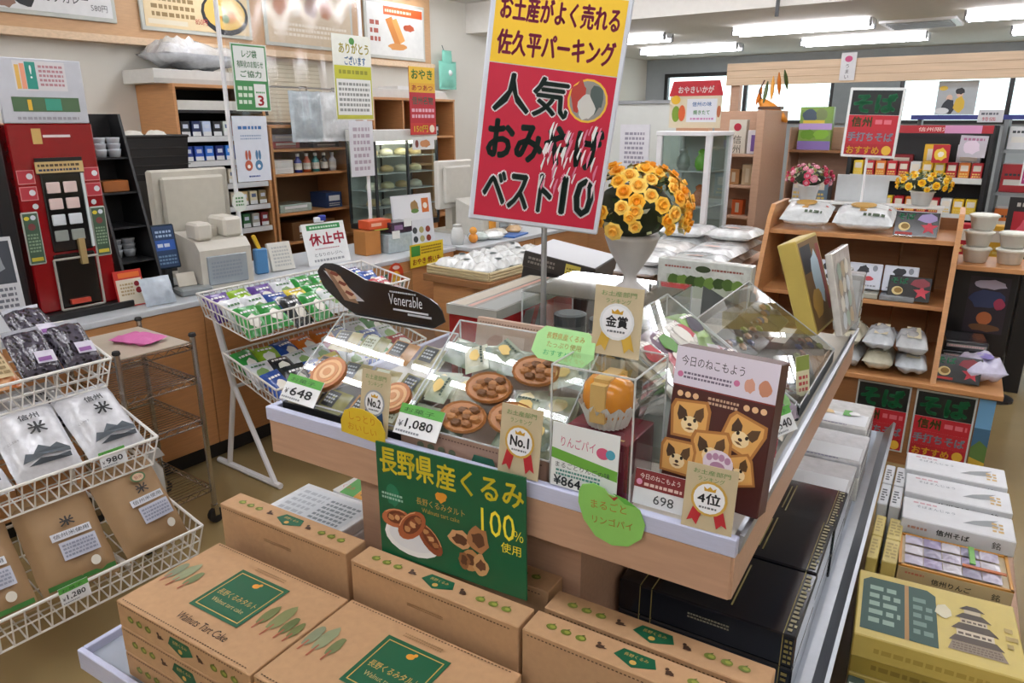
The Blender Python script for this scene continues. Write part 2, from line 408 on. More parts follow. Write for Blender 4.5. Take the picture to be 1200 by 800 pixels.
MB().cbox(-1.455, -1.44, -.447, 2.1, DZ-.035, DZ+.022, .002).build('price_rail', t, LILAC)
MB().prism([(.10, DZ-.035), (.135, DZ-.035), (.165, DZ+.05), (.155, DZ+.055), (.125, DZ), (.10, DZ)], -.447, 2.1).build('price_rail', t, STEEL)
MB().box(-1.40, .08, -.40, 2.05, .08, DZ-.03).build('base_panel', t, WOODP)
MB().box(-1.36, .04, -.36, 2.0, 0, .08).build('plinth', t, BLACK)
# ---- walnut tart boxes
BW, BD, BH = .462, .285, .069
G1, GOLD, OLIVE, BRN = '#0e5a3a', '#c8a050', '#6f7a2c', '#4b3324'
def nuts_row(L, H, full=True):
    it = []; c = L/2; y = H/2
    it.append(('p', [(c-.042, y-.005), (c-.03, y+.019), (c+.034, y+.019), (c+.045, y-.005), (c+.002, y-.024)], G1))
    it.append(('t', '長野くるみ', c-.024, y+.002, .009, GOLD, .05)); it.append(('e', c, y-.010, .007, .006, GOLD))
    for s in (-1, 1):
        for k in range(3):
            x = c+s*(.115+k*.033)
            it.append(('e', x, y, .0115, .0085, OLIVE)); it.append(('e', x+.002, y+.001, .006, .004, '#93973f'))
            it.append(('p', [(x-.002, y+.008), (x+.004, y+.013), (x+.003, y+.007)], '#57602a'))
        x = c+s*.070
        it.append(('p', blob(x, y-.002, .010, .006, 3+s, 12, .4), BRN)); it.append(('e', x-.007, y+.006, .004, .004, BRN))
    return it
def dashes(x0, y, x1, c='#5a4228', s=.0085):
    it = []
    n = int((x1-x0)/s)
    return [('p', [(x0+i*s, y), (x0+i*s+s*.55, y), (x0+i*s+s*.55, y+.003), (x0+i*s, y+.003)], c) for i in range(n)]
def top_print(w, d):
    it = dashes(.012, .008, w-.012) + dashes(.012, d-.011, w-.012)
    gx0, gx1, gy0, gy1 = w*.34, w*.70, d*.28, d*.82
    it += [('r', gx0, gy0, gx1, gy1, G1), ('r', gx0+.010, gy0+.010, gx1-.010, gy0+.0125, GOLD), ('r', gx0+.010, gy1-.0125, gx1-.010, gy1-.010, GOLD),
           ('r', gx0+.010, gy0+.010, gx0+.0125, gy1-.010, GOLD), ('r', gx1-.0125, gy0+.010, gx1-.010, gy1-.010, GOLD),
           ('t', '長野くるみタルト', gx0+.02, gy0+.060, .019, GOLD, gx1-gx0-.04), ('t', 'Walnut tart cake', gx0+.03, gy0+.036, .013, '#b9a468', gx1-gx0-.06),
           ('e', (gx0+gx1)/2, gy1-.030, .010, .008, '#d9952f'), ('e', (gx0+gx1)/2+.008, gy1-.022, .005, .005, '#d9952f'),
           ('t', 'Walnuts Tart Cake', w*.37, d*.12, .022, '#33261c', w*.36, .006)]
    for k, (x, s) in enumerate(((.02, 1), (.05, 1.2), (.085, .9), (w-.112, 1), (w-.078, 1.3), (w-.045, .9), (w-.020, .8))):
        y = d*.42; g = ['#6d7442', '#7c8050', '#5f6b3c'][k % 3]
        if x < .1: g = ['#7d8468', '#8c926e', '#6d774c'][k % 3]  # left-hand trees paler: a silvery reflection put into the print colour
        it.append(('p', blob(x, y+.028*s, .013*s, .034*s, k, 12, .1), g)); it.append(('r', x-.002, y-.022*s, x+.002, y+.012, '#a4543a'))
    it.append(('l', w*.40, d*.86, w*.62, d*.91, 2, '#9a7852'))
    return it
box0 = thing('tart_box', 'x', 'box', GF)
bx(BW, BD, BH).build('carton', box0, KRAFT)
top(box0, BW, BD, BH, top_print(BW, BD)); front(box0, BW, BD, BH, nuts_row(BW, BH) + dashes(.012, BH-.006, BW-.012))
left(box0, BW, BD, BH, [('e', .08+.06*k, BH/2, .01, .008, OLIVE) for k in range(3)])
g_ = 'walnut tart boxes on the lower deck'
x0, y0 = -1.289+BW/2, -.430+BD/2
box0.matrix_basis = GF @ T(x0, y0, DZ); box0['label'] = 'kraft walnut tart box lying flat at the bottom of the leftmost front stack'; box0['group'] = g_
dup(box0, GF, (x0, y0, DZ+.0705), 0, 'kraft walnut tart box lying flat, second from the top of the leftmost front stack')
dup(box0, GF, (x0, y0, DZ+.141), 0, 'kraft walnut tart box with green label lying on top of the leftmost front stack')
x1 = x0+BW+.006
for k, w in enumerate(('bottom of', 'second from the top of', 'top of')):
    dup(box0, GF, (x1, y0+.005, DZ+.0705*k), 0, 'kraft walnut tart box lying flat, %s the middle front stack' % w)
# upright boxes: long edge down, decorated side up; standing behind the flat stacks
up0 = thing('tart_box', 'x', 'box', GF)
UW, UD, UH = BW, BH, .29
bx(UW, UD, UH).build('carton', up0, KRAFT)
top(up0, UW, UD, UH, nuts_row(UW, UD)); front(up0, UW, UD, UH, dashes(.012, UH-.012, UW-.012) + [('l', .17, UH-.06, .27, UH-.05, 2, '#93714b'), ('p', blob(.05, .1, .012, .03, 4), '#77804a')])
up0.matrix_basis = GF @ T(-1.335+UW/2, -.098+UD/2, DZ); up0['label'] = 'kraft walnut tart box standing on edge behind the leftmost stack'; up0['group'] = g_
dup(up0, GF, (-.848+UW/2, -.110+UD/2, DZ), 0, 'kraft walnut tart box standing on edge in front of the green walnut sign')
dup(up0, GF, (-.378+UW/2, -.108+UD/2, DZ), 0, 'kraft walnut tart box standing on edge nearest in front of the black boxes')
dup(up0, GF, (-.372+UW/2, -.025+UD/2, DZ-.0), 0, 'kraft walnut tart box standing on edge touching the black boxes')
dup(up0, GF, (-.85+UW/2, .022+UD/2, DZ-.012+.012), 0, 'kraft walnut tart box standing on edge behind the green walnut sign')
# ---- green sign of walnuts
sw, sh = .405, .285
def walnut_sign(w, h):
    Y = '#f4e13a'
    it = [('t', '長野県', .012, h-.072, .062, Y, .155, .02), ('t', '産くるみ', .175, h-.075, .060, Y, .225, .02),
          ('t', '100', w-.112, h-.155, .062, Y, .085, .012), ('t', '％', w-.030, h-.150, .024, Y, .024), ('t', '使用', w-.062, h-.185, .024, Y, .050),
          ('t', '長野くるみタルト', .115, h-.130, .017, GOLD, .135), ('t', 'Walnuts tart cake', .130, h-.147, .011, '#b99a45', .105),
          ('p', blob(.185, h-.098, .014, .012, 5, 12, .3), '#e0962c'), ('e', .196, h-.092, .007, .006, '#e0962c'),
          ('p', blob(.045, h-.125, .022, .028, 8, 14, .12), '#1f7a58'), ('l', .012, h-.14, .075, h-.12, 2, '#9cc3b2'),
          ('e', .098, .062, .083, .046, '#e9edf0'), ('e', .098, .065, .070, .036, '#dfe3ea')]
    for (cx, cy, a, s, c) in ((.052, .102, .2, 1.0, '#b96a43'), (.150, .074, -.8, 1.0, '#8c4526'), (.098, .095, .75, 1.15, '#a85a33')):
        P = [(cx+s*(.045*math.cos(u)*math.cos(a)-.024*math.sin(u)*math.sin(a)), cy+s*(.045*math.cos(u)*math.sin(a)+.024*math.sin(u)*math.cos(a))) for u in [2*math.pi*i/16 for i in range(16)]]
        Q = [(cx+.68*(x-cx), cy+.68*(y-cy)) for x, y in P]; R_ = [(cx+.3*(x-cx), cy+.35*(y-cy)+.004) for x, y in P]
        it += [('p', P, c), ('p', [(x+.002, y+.003) for x, y in Q], '#6b3018'), ('p', R_, '#8a4a28')] + [('p', blob(cx+(q-1)*.020*math.cos(a)*s+.003, cy+(q-1)*.020*math.sin(a)*s+.003, .009*s, .007*s, int(cx*900)+q, 9, .3), ['#c08a58', '#d2a070', '#a87042'][q]) for q in range(3)] + [('p', [(P[i][0]*.97+cx*.03, P[i][1]*.97+cy*.03) for i in (2, 3, 4, 5, 6)] + [(P[i][0]*.88+cx*.12, P[i][1]*.88+cy*.12) for i in (6, 5, 4, 3, 2)], '#dba779')]
    for (cx, cy, rx, ry, c) in ((.235, .098, .032, .022, '#c9976a'), (.285, .112, .030, .030, '#a8754a'), (.262, .055, .026, .026, '#b78654'), (.290, .050, .020, .026, '#c59a68'), (.245, .05, .016, .02, '#8d5f37')):
        it += [('p', blob(cx, cy, rx, ry, int(cx*999)), c), ('p', blob(cx, cy, rx*.6, ry*.55, int(cx*777), 12, .3), '#5c3620')]
    return it
card('product_sign', 'green walnut sign with yellow lettering and photo of tarts on a plate', 'sign', GF, (-.612, -.034, .660), sw, sh, '#0b5c3a', walnut_sign(sw, sh), rx=-2, ry=-2.0, th=.004)
# ---- black gift boxes below the table, at the right
def black_box(label, loc, w, d, h, rz=0):
    t = thing('gift_box', label, 'box', GF, loc, rz, group='black gift boxes below the table')
    MB().cbox(-w/2, w/2, -d/2, d/2, 0, h, .004, '#12151d').build('carton', t, GLOSS)
    gl = '#8d8048'
    front(t, w, d, h, [('r', w*.13, 0, w*.136, h, gl), ('r', w*.2, 0, w*.207, h, gl), ('l', w*.42, h*.5, w*.66, h*.7, 2, '#8a8672'), ('r', w*.93, 0, w*.935, h, gl), ('l', w*.945, h*.1, w*.985, h*.9, 5, gl)])
    top(t, w, d, h, [('r', w*.13, 0, w*.136, d, gl), ('r', w*.2, 0, w*.207, d, gl), ('r', w*.60, d*.2, w*.61, d*.8, '#8a8150'), ('r', w*.63, d*.15, w*.64, d*.85, '#8a8150'), ('r', w*.93, 0, w*.935, d, gl), ('l', w*.945, d*.04, w*.985, d*.96, 14, '#98916e')])
    return t
black_box('wide black gift box with gold lines on top of the nearest black pile', (-.122, .435, DZ+.095), .425, .27, .085)
black_box('wide black gift box at the bottom of the nearest black pile', (-.122, .435, DZ), .425, .27, .093)
black_box('glossy black gift box on top of the second black pile beside the rail', (-.112, .715, DZ+.095), .40, .27, .085)
black_box('black gift box at the bottom of the second black pile beside the rail', (-.112, .715, DZ), .40, .27, .093)
black_box('glossy black gift box on top of the third black pile beside the rail', (-.108, .99, DZ+.075), .40, .26, .085)
black_box('black gift box at the bottom of the third black pile', (-.108, .99, DZ), .40, .26, .073)
# ---- wrapped white and silver boxes behind them
def wrap_box(label, loc, w, d, h, c1, c2, rz=0, nm='confection_box'):
    t = thing(nm, label, 'box', GF, loc, rz, group='wrapped boxes on the lower deck')
    MB().cbox(-w/2, w/2, -d/2, d/2, 0, h, .004, c1).build('carton', t, FILM)
    top(t, w, d, h, [('r', .03, .04, w*.4, d-.03, c2), ('t', 'おやき', .05, d-.035, .018, '#3d3f86', .10), ('r', w*.45, .02, w-.01, d*.5, '#d9dcdf'), ('l', w*.2, .004, w*.8, .018, 1, '#6d6a8a')])
    right(t, w, d, h, [('l', .01, .01, d-.01, h-.01, 3, '#8d8a86')])
    return t
wrap_box('silver wrapped box with blue lettering behind the black boxes', (-.10, 1.25, DZ+.09), .38, .25, .05, '#c5c6c8', '#cbbfa8')
wrap_box('white wrapped box under the silver one behind the black boxes', (-.10, 1.25, DZ), .38, .25, .088, '#d5d5d2', '#d6cfbd')
wrap_box('silver wrapped box with tan print, second behind the black boxes', (-.09, 1.52, DZ+.09), .38, .27, .055, '#cfd1d4', '#cdb894')
wrap_box('white box under the second silver box behind the black boxes', (-.09, 1.52, DZ), .38, .27, .088, '#dedcd5', '#d6cfbd')
t = wrap_box('clear lidded white box of pastries at the far end of the lower deck', (-.10, 1.82, DZ+.10), .37, .28, .06, '#dcdcda', '#d0cdc8')
top(t, .37, .28, .061, [('p', blob(.18, .12, .06, .03, 3), '#d5b98a'), ('p', blob(.14, .06, .05, .02, 6), '#c9b26a'), ('r', .27, .10, .30, .16, '#69a85e'), ('e', .31, .13, .02, .02, '#e8e9ea')], name='pastry_print', off=.004)
wrap_box('white box under the lidded pastry box at the far end', (-.10, 1.82, DZ), .37, .28, .098, '#d9d7d2', '#d6cfbd')
# ---- noodle packs stacked at the left below the table
for k in range(5):
    w, d, h = .30, .215, .033
    t = thing('noodle_box', ('white flat noodle box, %s of the left pile below the table' % ['bottom', 'second from the bottom', 'middle', 'second from the top', 'top'][k]), 'box', GF, (-1.245+.004*(k % 2), .16, DZ+.034*k), 2*(k % 2), group='white noodle boxes below the table')
    MB().cbox(-w/2, w/2, -d/2, d/2, 0, h, .003, '#dfe1e3').build('carton', t, FILM)
    front(t, w, d, h, [('r', .01, h*.55, w-.01, h*.7, '#9aa0a6')])
    top(t, w, d, h, [('r', .02, .02, w-.02, d-.02, '#c9ced2'), ('l', .03, .03, w*.45, d-.03, 6, '#aab0b6'), ('l', w*.5, .04, w-.03, d-.04, 7, '#7e868c')])
for k in range(4):
    w, d, h = .26, .22, .036
    t = thing('cookie_box', ('green and orange photo box of walnut snacks, %s of pile behind the noodle boxes' % ['bottom', 'second lowest', 'second highest', 'top'][k]), 'box', GF, (-1.195, .41, DZ+.037*k), -3+2*(k % 2), group='photo boxes below the table')
    MB().cbox(-w/2, w/2, -d/2, d/2, 0, h, .003, '#e2e3e2').build('carton', t, FILM)
    top(t, w, d, h, [('r', .0, 0, w, d, '#d8d6cf'), ('p', [(0, d), (.05, d), (.09, 0), (.03, 0)], '#56a04a'), ('p', [(.055, d), (.095, d), (.15, 0), (.09, 0)], '#e0a03a'), ('r', .1, .02, w-.01, d-.03, '#7c5a34')] + [('p', blob(.14+.035*(i % 3), .05+.05*(i//3), .024, .022, i+3), ['#c9a878', '#b8955f', '#d8bc90'][i % 3]) for i in range(9)] + [('t', 'くるみ', .01, .03, .02, '#c33a3a', .05)])
    front(t, w, d, h, [('l', .01, .008, w-.01, h-.01, 1, '#a9aba6')])
# ------------------------------------------------------------------ goods on the island table
TZ = .901
def award(label, F, loc, w, h, badge, ribbon, rz=0, rx=0, ry=0, rim='#c9a24a', badge2=None):
    c = w/2
    it = [('t', 'お土産部門', w*.14, h*.86, h*.075, '#5a8a4a', w*.72), ('t', 'ランキング', w*.24, h*.76, h*.07, '#5a8a4a', w*.52)]
    R_ = w*.36; cy = h*.50
    for s in (-1, 1):
        it.append(('p', [(c+s*w*.10, cy-R_*.7), (c+s*w*.30, cy-R_*.6), (c+s*w*.40, h*.10), (c+s*w*.29, h*.14), (c+s*w*.20, h*.06)], ribbon))
    it += [('e', c, cy, R_, R_, rim), ('e', c, cy, R_*.86, R_*.86, '#eceef2')]
    it += [('t', badge, c-R_*.62, cy-R_*.30, R_*.62, '#22242a', R_*1.24, .03), ('p', [(c-R_*.3, cy+R_*.42), (c-R_*.34, cy+R_*.66), (c-R_*.16, cy+R_*.54), (c, cy+R_*.7), (c+R_*.16, cy+R_*.54), (c+R_*.34, cy+R_*.66), (c+R_*.3, cy+R_*.42)], '#c79a2c')]
    it.append(('l', c-R_*.5, cy-R_*.62, c+R_*.5, cy-R_*.42, 1, '#6a6c72'))
    return card('award_card', label, 'card', F, loc, w, h, '#c3b493', it, rz, rx, ry, group='ribbon award cards')
def price(label, F, loc, w, h, num, rz=0, rx=-30, ry=0, stripe='#58a545', name='お菓子'):
    it = [('r', 0, h*.68, w, h, stripe), ('t', name, w*.1, h*.74, h*.16, '#23521e', w*.7), ('t', num, w*.22, h*.22, h*.32, '#2c2f33', w*.62, .02), ('t', '¥', w*.06, h*.24, h*.2, '#2c2f33', w*.1), ('l', w*.05, h*.05, w*.6, h*.17, 1, '#8c9096')]
    return card('price_card', label, 'price card', F, loc, w, h, '#e9ebec', it, rz, rx, ry, group='price cards')
def wedge(label, F, loc, w, d, h0, h1, rz=0, base='#17181a', name='display_case', bh=.04, group='sloped acrylic display cases'):
    """sloped acrylic case: front (-y) low, back high"""
    t = thing(name, label, 'display case', F, loc, rz, group=group)
    MB().cbox(-w/2, w/2, -d/2, d/2, 0, bh*.35, .003, base).box(-w/2, w/2, -d/2, -d/2+.006, bh*.3, bh, base).box(-w/2, w/2, d/2-.006, d/2, bh*.3, bh, base).box(-w/2, -w/2+.006, -d/2, d/2, bh*.3, bh, base).box(w/2-.006, w/2, -d/2, d/2, bh*.3, bh, base).build('tray', t, SATIN)
    q = .0025; m = MB()
    y0, y1 = -d/2, d/2
    P = lambda x, o=0: [(x, y0, bh), (x, y1, bh), (x, y1, h1), (x, y0, h0)]
    m.add([(-w/2, y0, h0), (w/2, y0, h0), (w/2, y1, h1), (-w/2, y1, h1)], [(0, 1, 2, 3)])
    m.add(P(-w/2), [(3, 2, 1, 0)]); m.add(P(w/2), [(0, 1, 2, 3)])
    m.add([(-w/2, y0, bh), (w/2, y0, bh), (w/2, y0, h0), (-w/2, y0, h0)], [(0, 1, 2, 3)])
    m.add([(-w/2, y1, bh), (w/2, y1, bh), (w/2, y1, h1), (-w/2, y1, h1)], [(3, 2, 1, 0)])
    m.build('acrylic_cover', t, ACR)
    e = MB(); r = .0022
    for x in (-w/2, w/2): e.path([(x, y0, bh), (x, y0, h0), (x, y1, h1), (x, y1, bh)], r, 4)
    e.path([(-w/2, y0, h0), (w/2, y0, h0)], r, 4); e.path([(-w/2, y1, h1), (w/2, y1, h1)], r, 4)
    e.build('cover_edge', t, EDGE)
    return t
def pack(t, x, y, z, w, d, h, col, seed, rz=0, tilt=0, items=None, nm='wrapped_piece', mat=None, label='', cat='snack', group=None):
    """a film-wrapped piece lying inside a display case"""
    q = thing(nm, label, cat, group=group); q.matrix_basis = t.matrix_basis @ T(x, y, z) @ Rx(tilt) @ Rz(rz)
    MB().pillow(w, d, h, 8, 6, col, seed=seed).build('wrapper', q, mat or FILM, True)
    if items: prn(q, (-w/2, -d/2, h*.5), FX, FY, items, warp=lambda px, py: pil_h(2*px/w-1, 2*py/d-1, h)*.5+.003)
    return q
# --- first case at the left: roll cake pieces in a black tray
cw, cd = .400, .245
t = wedge('sloped acrylic case of sliced roll cakes in a black tray', GF, (-.997, .152, TZ), cw, cd, .055, .225)
sl = math.degrees(math.atan2(.17, cd))
def tilt_z(y, d=cd, h0=.055, h1=.225, drop=.045): return h0-drop+(h1-h0)*(y+d/2)/d
for i in range(4):
    for j in range(3):
        x = -.148+i*.099; y = -.075+j*.078
        c = ['#b5a678', '#8f8a55', '#c08f62', '#a79a6e'][(i+2*j) % 4]
        lb = '#20252b' if (i+j) % 3 else '#c9cdb8'
        pack(t, x, y, tilt_z(y), .088, .070, .030, c, i*3+j, random.uniform(-6, 6), sl, [('r', .022, .012, .064, .058, lb), ('l', .027, .02, .06, .05, 3, '#b9bec4' if lb == '#20252b' else '#6d7350')], nm='roll_cake_piece', label='wrapped roll cake slice, %s row from the front, %s along, in the black tray' % (ORD[j], ORD[i]), cat='cake', group='roll cake slices in the black tray')
for x, y, r in ((-.105, -.035, .052), (.135, -.055, .045)):
    q = thing('baumkuchen', 'round ring cake slice on the %s of the black tray' % ('price card side' if x < 0 else 'award card side'), 'cake', group='ring cakes in the black tray'); q.matrix_basis = t.matrix_basis @ T(x, y, tilt_z(y)+.030) @ Rx(sl); m = MB()
    for k, c in enumerate(('#b5703c', '#e0b27c', '#c98a52', '#e3bd8c', '#c98d58')): m.lathe([(r*(1-k*.19), .0), (r*(1-k*.19), .018+k*.0012)], 20, c)
    m.build('cake_slice', q, SATIN)
leaf = [(-1.297,1.233),(-1.284,1.25),(-1.267,1.26),(-1.237,1.263),(-1.205,1.259),(-1.16,1.246),(-1.112,1.228),(-1.05,1.226),(-0.977,1.221),(-0.93,1.214),(-0.892,1.203),(-0.868,1.19),(-0.855,1.176),(-0.845,1.146),(-0.88,1.125),(-0.924,1.116),(-0.98,1.112),(-1.043,1.113),(-1.10,1.114),(-1.152,1.121),(-1.20,1.142),(-1.231,1.161),(-1.26,1.178),(-1.281,1.198)]
lx, lz = -1.071, 1.112
shp = [(x-lx, z-lz) for x, z in leaf]
it = [('p', [(-.20+.226, .128), (-.155+.226, .118), (-.05+.226, .055), (-.11+.226, .05)], '#b9b6bd'), ('p', [(.030, .135), (.075, .128), (.155, .045), (.10, .05)], '#8a6a52'), ('p', [(.05, .13), (.09, .118), (.15, .06), (.12, .055)], '#caa98c'),
      ('p', [(.055, .13), (.085, .122), (.078, .115), (.05, .121)], '#7a3a28'), ('p', [(.085, .105), (.115, .098), (.105, .09), (.08, .097)], '#7a3a28'), ('p', [(.11, .08), (.14, .072), (.13, .064), (.105, .072)], '#7a3a28'),
      ('t', 'Venerable', .265, .060, .030, '#c9cbd0', .115, .0), ('l', .27, .092, .36, .100, 1, '#b9bcc2'), ('r', .28, .045, .40, .050, '#c9cbd0'), ('r', .33, .036, .41, .042, '#b4b6bb')]
card('header_card', 'black leaf-shaped header board with cake photo above the roll cake case', 'sign', GF, (lx, .285, lz+.002), .452, .15, '#17171b', it, shape=shp, th=.004, mat=GLOSS)
price('white and green price card reading 648 on the black cake tray', GF, (-1.125, .012, .957), .125, .070, '648', rx=-38, ry=2)
award('tan award card with silver badge No.2 and blue ribbons', GF, (-.852, -.004, .938), .088, .155, 'No.2', '#33527a', rx=-10, rim='#9aa0a8')
yl = [(-.068, 0), (.068, -.002), (.070, .03), (.058, .055), (.03, .070), (0, .074), (-.03, .071), (-.056, .058), (-.069, .03)]
card('shelf_talker', 'round-topped yellow handwritten card on the rail below the roll cakes', 'card', GF, (-.876, -.0125, .928), .14, .075, '#e2c233', [('t', 'しっとり', .03, .040, .020, '#cf8a1c', .08, .01), ('t', 'おいしい', .025, .014, .018, '#cf8a1c', .09, .01)], shape=yl, th=.002, ry=2)
# --- second case: walnut tarts in their kraft box
cw, cd = .398, .25
t = wedge('sloped acrylic case of walnut tarts in an opened kraft box behind the green sign', GF, (-.593, .152, TZ), cw, cd, .072, .262, base='#a98a78', bh=.070)
front(t, cw, cd, .07, dashes(.012, .058, cw-.01, '#6a5046') + [('e', .06+.03*k, .030, .010, .008, '#66705a') for k in range(4)] + [('p', [(.20, .018), (.21, .042), (.26, .042), (.27, .018), (.235, .004)], '#2f6a56'), ('p', blob(.30, .028, .01, .006, 5), '#4a3a34')])
tz2 = lambda y: tilt_z(y, .25, .072, .262, .050); sl = 37
for i in range(5):
    for j in range(3):
        if (i, j) in ((2, 1), (3, 2), (2, 0)): continue
        x = -.160+i*.080; y = -.075+j*.08
        pack(t, x, y, tz2(y), .082, .076, .032, ['#8d957f', '#b4b79c', '#7c8873', '#a9a58d'][(i*2+j) % 4], i*3+j+20, random.uniform(-12, 12), sl, [('p', blob(.04, .04, .022, .018, i+j), '#d9c68f' if j % 2 else '#66786a')], nm='tart_sachet', label='green foil tart sachet, %s row from the front, %s along, in the tart case' % (ORD[j], ORD[i]), cat='sachet', group='tart sachets in the kraft box')
for k in range(7):
    x = [-.15, -.10, -.03, .09, .14, .15, .11][k]; y = [-.02, .06, .085, -.02, .06, -.07, -.085][k]
    pack(t, x, y, tz2(y)+.022, .078, .060, .026, ['#a9b39a', '#c9cbb4', '#8a9682'][k % 3], 60+k, 30*(k-3), sl, [('p', blob(.04, .03, .018, .013, k), '#d9bd72'), ('l', .012, .042, .065, .052, 1, '#44564a')], nm='tart_sachet', label='loose pale tart sachet lying on top in the tart case, %s from the price card' % ORD[k], cat='sachet', group='loose tart sachets')
tart_n = [0]
def tart(t, x, y, z, r, tilt):
    root = thing('walnut_tart', ['walnut tart in the middle of the tart case', 'walnut tart highest in the tart case near the green card', 'walnut tart lowest in the tart case beside the 1,080 price card', 'walnut tart lowest in the tart case beside the award card'][tart_n[0]], 'tart', group='walnut tarts in the tart case'); tart_n[0] += 1
    root.matrix_basis = t.matrix_basis @ T(x, y, z) @ Rx(tilt); t = root
    m = MB(); m.m = Matrix.Diagonal((1.25, .85, 1, 1))
    m.lathe([(r*.55, 0), (r*.9, .012), (r, .022), (r*.94, .028), (r*.86, .024)], 16, '#a9713f'); m.build('crust', t, SATIN, False)
    for k in range(9):
        q = MB(); q.m = m.m @ T(r*.55*math.cos(k*.9)*(.4+.09*k), r*.55*math.sin(k*.9)*(.4+.09*k), .027); q.ball(r*.26, n=6, k=4, col=['#8a5c34', '#a87444', '#6b4626'][k % 3], sz=.6)
        q.build('walnut', t, SATIN)
for x, y in ((-.02, -.005), (.075, .05), (-.045, -.075), (.075, -.055)): tart(t, x, y, tz2(y)+.028, .050, sl)
# kraft lid of that box, standing at its back
t = thing('box_lid', 'kraft carton lid with green house label leaning behind the tart case', 'box lid', GF, (-.593, .300, TZ), 0, -12)
MB().cbox(-.19, .19, -.012, .012, 0, .262, .002, '#b89c8a').build('carton', t, MATTE)
prn(t, (-.19, -.012, 0), FX, FZ, dashes(.01, .249, .37, '#7a6050') + dashes(.01, .155, .37, '#7a6050') + [('p', [(.17, .178), (.19, .215), (.255, .240), (.33, .215), (.345, .178)], '#27644f'), ('p', blob(.265, .207, .016, .012, 4), '#d99a3a'), ('l', .2, .184, .33, .194, 1, '#7fa08c'), ('p', blob(.07, .20, .03, .022, 2), '#a87f70'), ('r', .085, .18, .15, .225, '#cdb5a6')])
price('white and green price card reading 1,080 on the walnut tart case', GF, (-.735, .006, .955), .125, .072, '1,080', rx=-34)
award('tan award card with gold badge No.1 and red ribbons', GF, (-.452, -.004, .938), .098, .150, 'No.1', '#b3242c', rx=-8)
oc = [(-.075, .015), (-.055, 0), (.05, -.004), (.072, .018), (.068, .055), (.05, .07), (-.052, .072), (-.07, .055)]
card('shelf_talker', 'pale green eight-sided handwritten card on the tart case', 'card', GF, (-.412, .105, 1.165), .15, .072, '#a6dd92', [('t', '長野県産くるみ', .030, .046, .014, '#b98a3a', .09, .006), ('t', 'たっぷり使用', .035, .028, .013, '#a88a44', .08, .006), ('t', 'おすすめ！', .03, .010, .012, '#3fae6a', .07, .006)], shape=oc, rx=-25, th=.0015)
# --- red box with a cake in an acrylic cube
t = thing('cake_box', 'dark red cake box below the round orange cake', 'box', GF, (-.300, .105, TZ))
MB().cbox(-.076, .076, -.07, .07, 0, .145, .002, '#7d1d35').build('carton', t, GLOSS)
front(t, .152, .14, .145, [('r', .01, .085, .14, .13, '#8d2a40')]); top(t, .152, .14, .145, [('r', .015, .012, .137, .018, '#c2a25e')])
t = thing('apple_cake', 'round orange cake with a paper band in a white paper cup', 'cake', GF, (-.300, .105, 1.052))
n_ = 26; mm = MB()
for j in range(2):
    pass
vs = []; 
for (r, z) in ((.040, 0), (.050, .028), (.060, .050)):
    for i in range(n_*2): a = math.pi*i/n_; rr = r*(1+.05*(1 if i % 2 else -1)); vs.append((rr*math.cos(a), rr*math.sin(a), z + (.006*math.sin(i*1.7) if z > .04 else 0)))
k = n_*2
mm.add(vs, [(j*k+i, j*k+(i+1) % k, (j+1)*k+(i+1) % k, (j+1)*k+i) for j in range(2) for i in range(k)] + [tuple(range(k-1, -1, -1))], '#dfdfdd'); mm.build('paper_cup', t, MATTE)
MB().lathe([(.040, .012), (.050, .03), (.054, .06), (.050, .088), (.036, .102), (.002, .106)], 24, '#dd8b25').build('cake', t, GLOSS, True)
MB().box(-.016, .016, -.0565, .0565, .02, .100, '#d9b06a').box(-.016, .016, -.04, .04, .100, .108, '#d9b06a').build('paper_band', t, MATTE)
t = thing('acrylic_cube', 'clear acrylic cube covering the orange cake and red box', 'cover', GF, (-.300, .110, TZ))
w, d, h = .088, .088, .288
m = MB().box(-w, w, -d, d, 0, h); m.f = m.f[1:]; m.c = m.c[1:]; m.build('acrylic_cover', t, ACR)
e = MB()
for sx in (-1, 1):
    for sy in (-1, 1): e.cyl((sx*w, sy*d, 0), (sx*w, sy*d, h), .0022, n=4)
e.path([(-w, -d, h), (w, -d, h), (w, d, h), (-w, d, h)], .0022, 4, closed=True); e.build('cover_edge', t, EDGE)
it = [('r', 0, 0, .145, .135, '#e4e8e8'), ('p', [(0, .060), (.145, .040), (.145, .062), (0, .082)], '#6aa83e'), ('t', 'りんごパイ', .02, .088, .022, '#c65a80', .075), ('e', .112, .092, .014, .012, '#d05a7c'), ('e', .128, .093, .010, .010, '#4c9db4'), ('t', 'まるごとりんごの味', .01, .042, .012, '#2f3a3c', .12), ('l', .012, .024, .11, .04, 2, '#4f8f86'), ('t', '¥864', .008, .004, .020, '#27333a', .06, .02)]
card('price_card', 'large white price card reading 864 with green stripe and pink apple', 'price card', GF, (-.305, .004, .938), .145, .135, '#e4e8e8', it, rx=-4, group='price cards')
ap = [(-.068, .07), (-.060, .085), (-.035, .092), (-.012, .085), (-.004, .075), (.03, .072), (.060, .055), (.070, .025), (.062, -.005), (.035, -.028), (.0, -.034), (-.035, -.022), (-.06, .01), (-.07, .045)]
card('shelf_talker', 'light green apple-shaped handwritten card hanging on the front rail', 'card', GF, (-.232, -.0125, .885), .14, .12, '#8ccb66', [('t', 'まるごと', .028, .040, .019, '#b0762c', .075, .01), ('t', 'リンゴパイ', .030, .008, .017, '#a8702a', .085, .01), ('p', [(.062, .078), (.075, .070), (.092, .078), (.078, .064)], '#a33b2f'), ('p', [(.076, .08), (.10, .074), (.125, .06), (.10, .062)], '#5fb044')], shape=ap, th=.002, ry=-4)
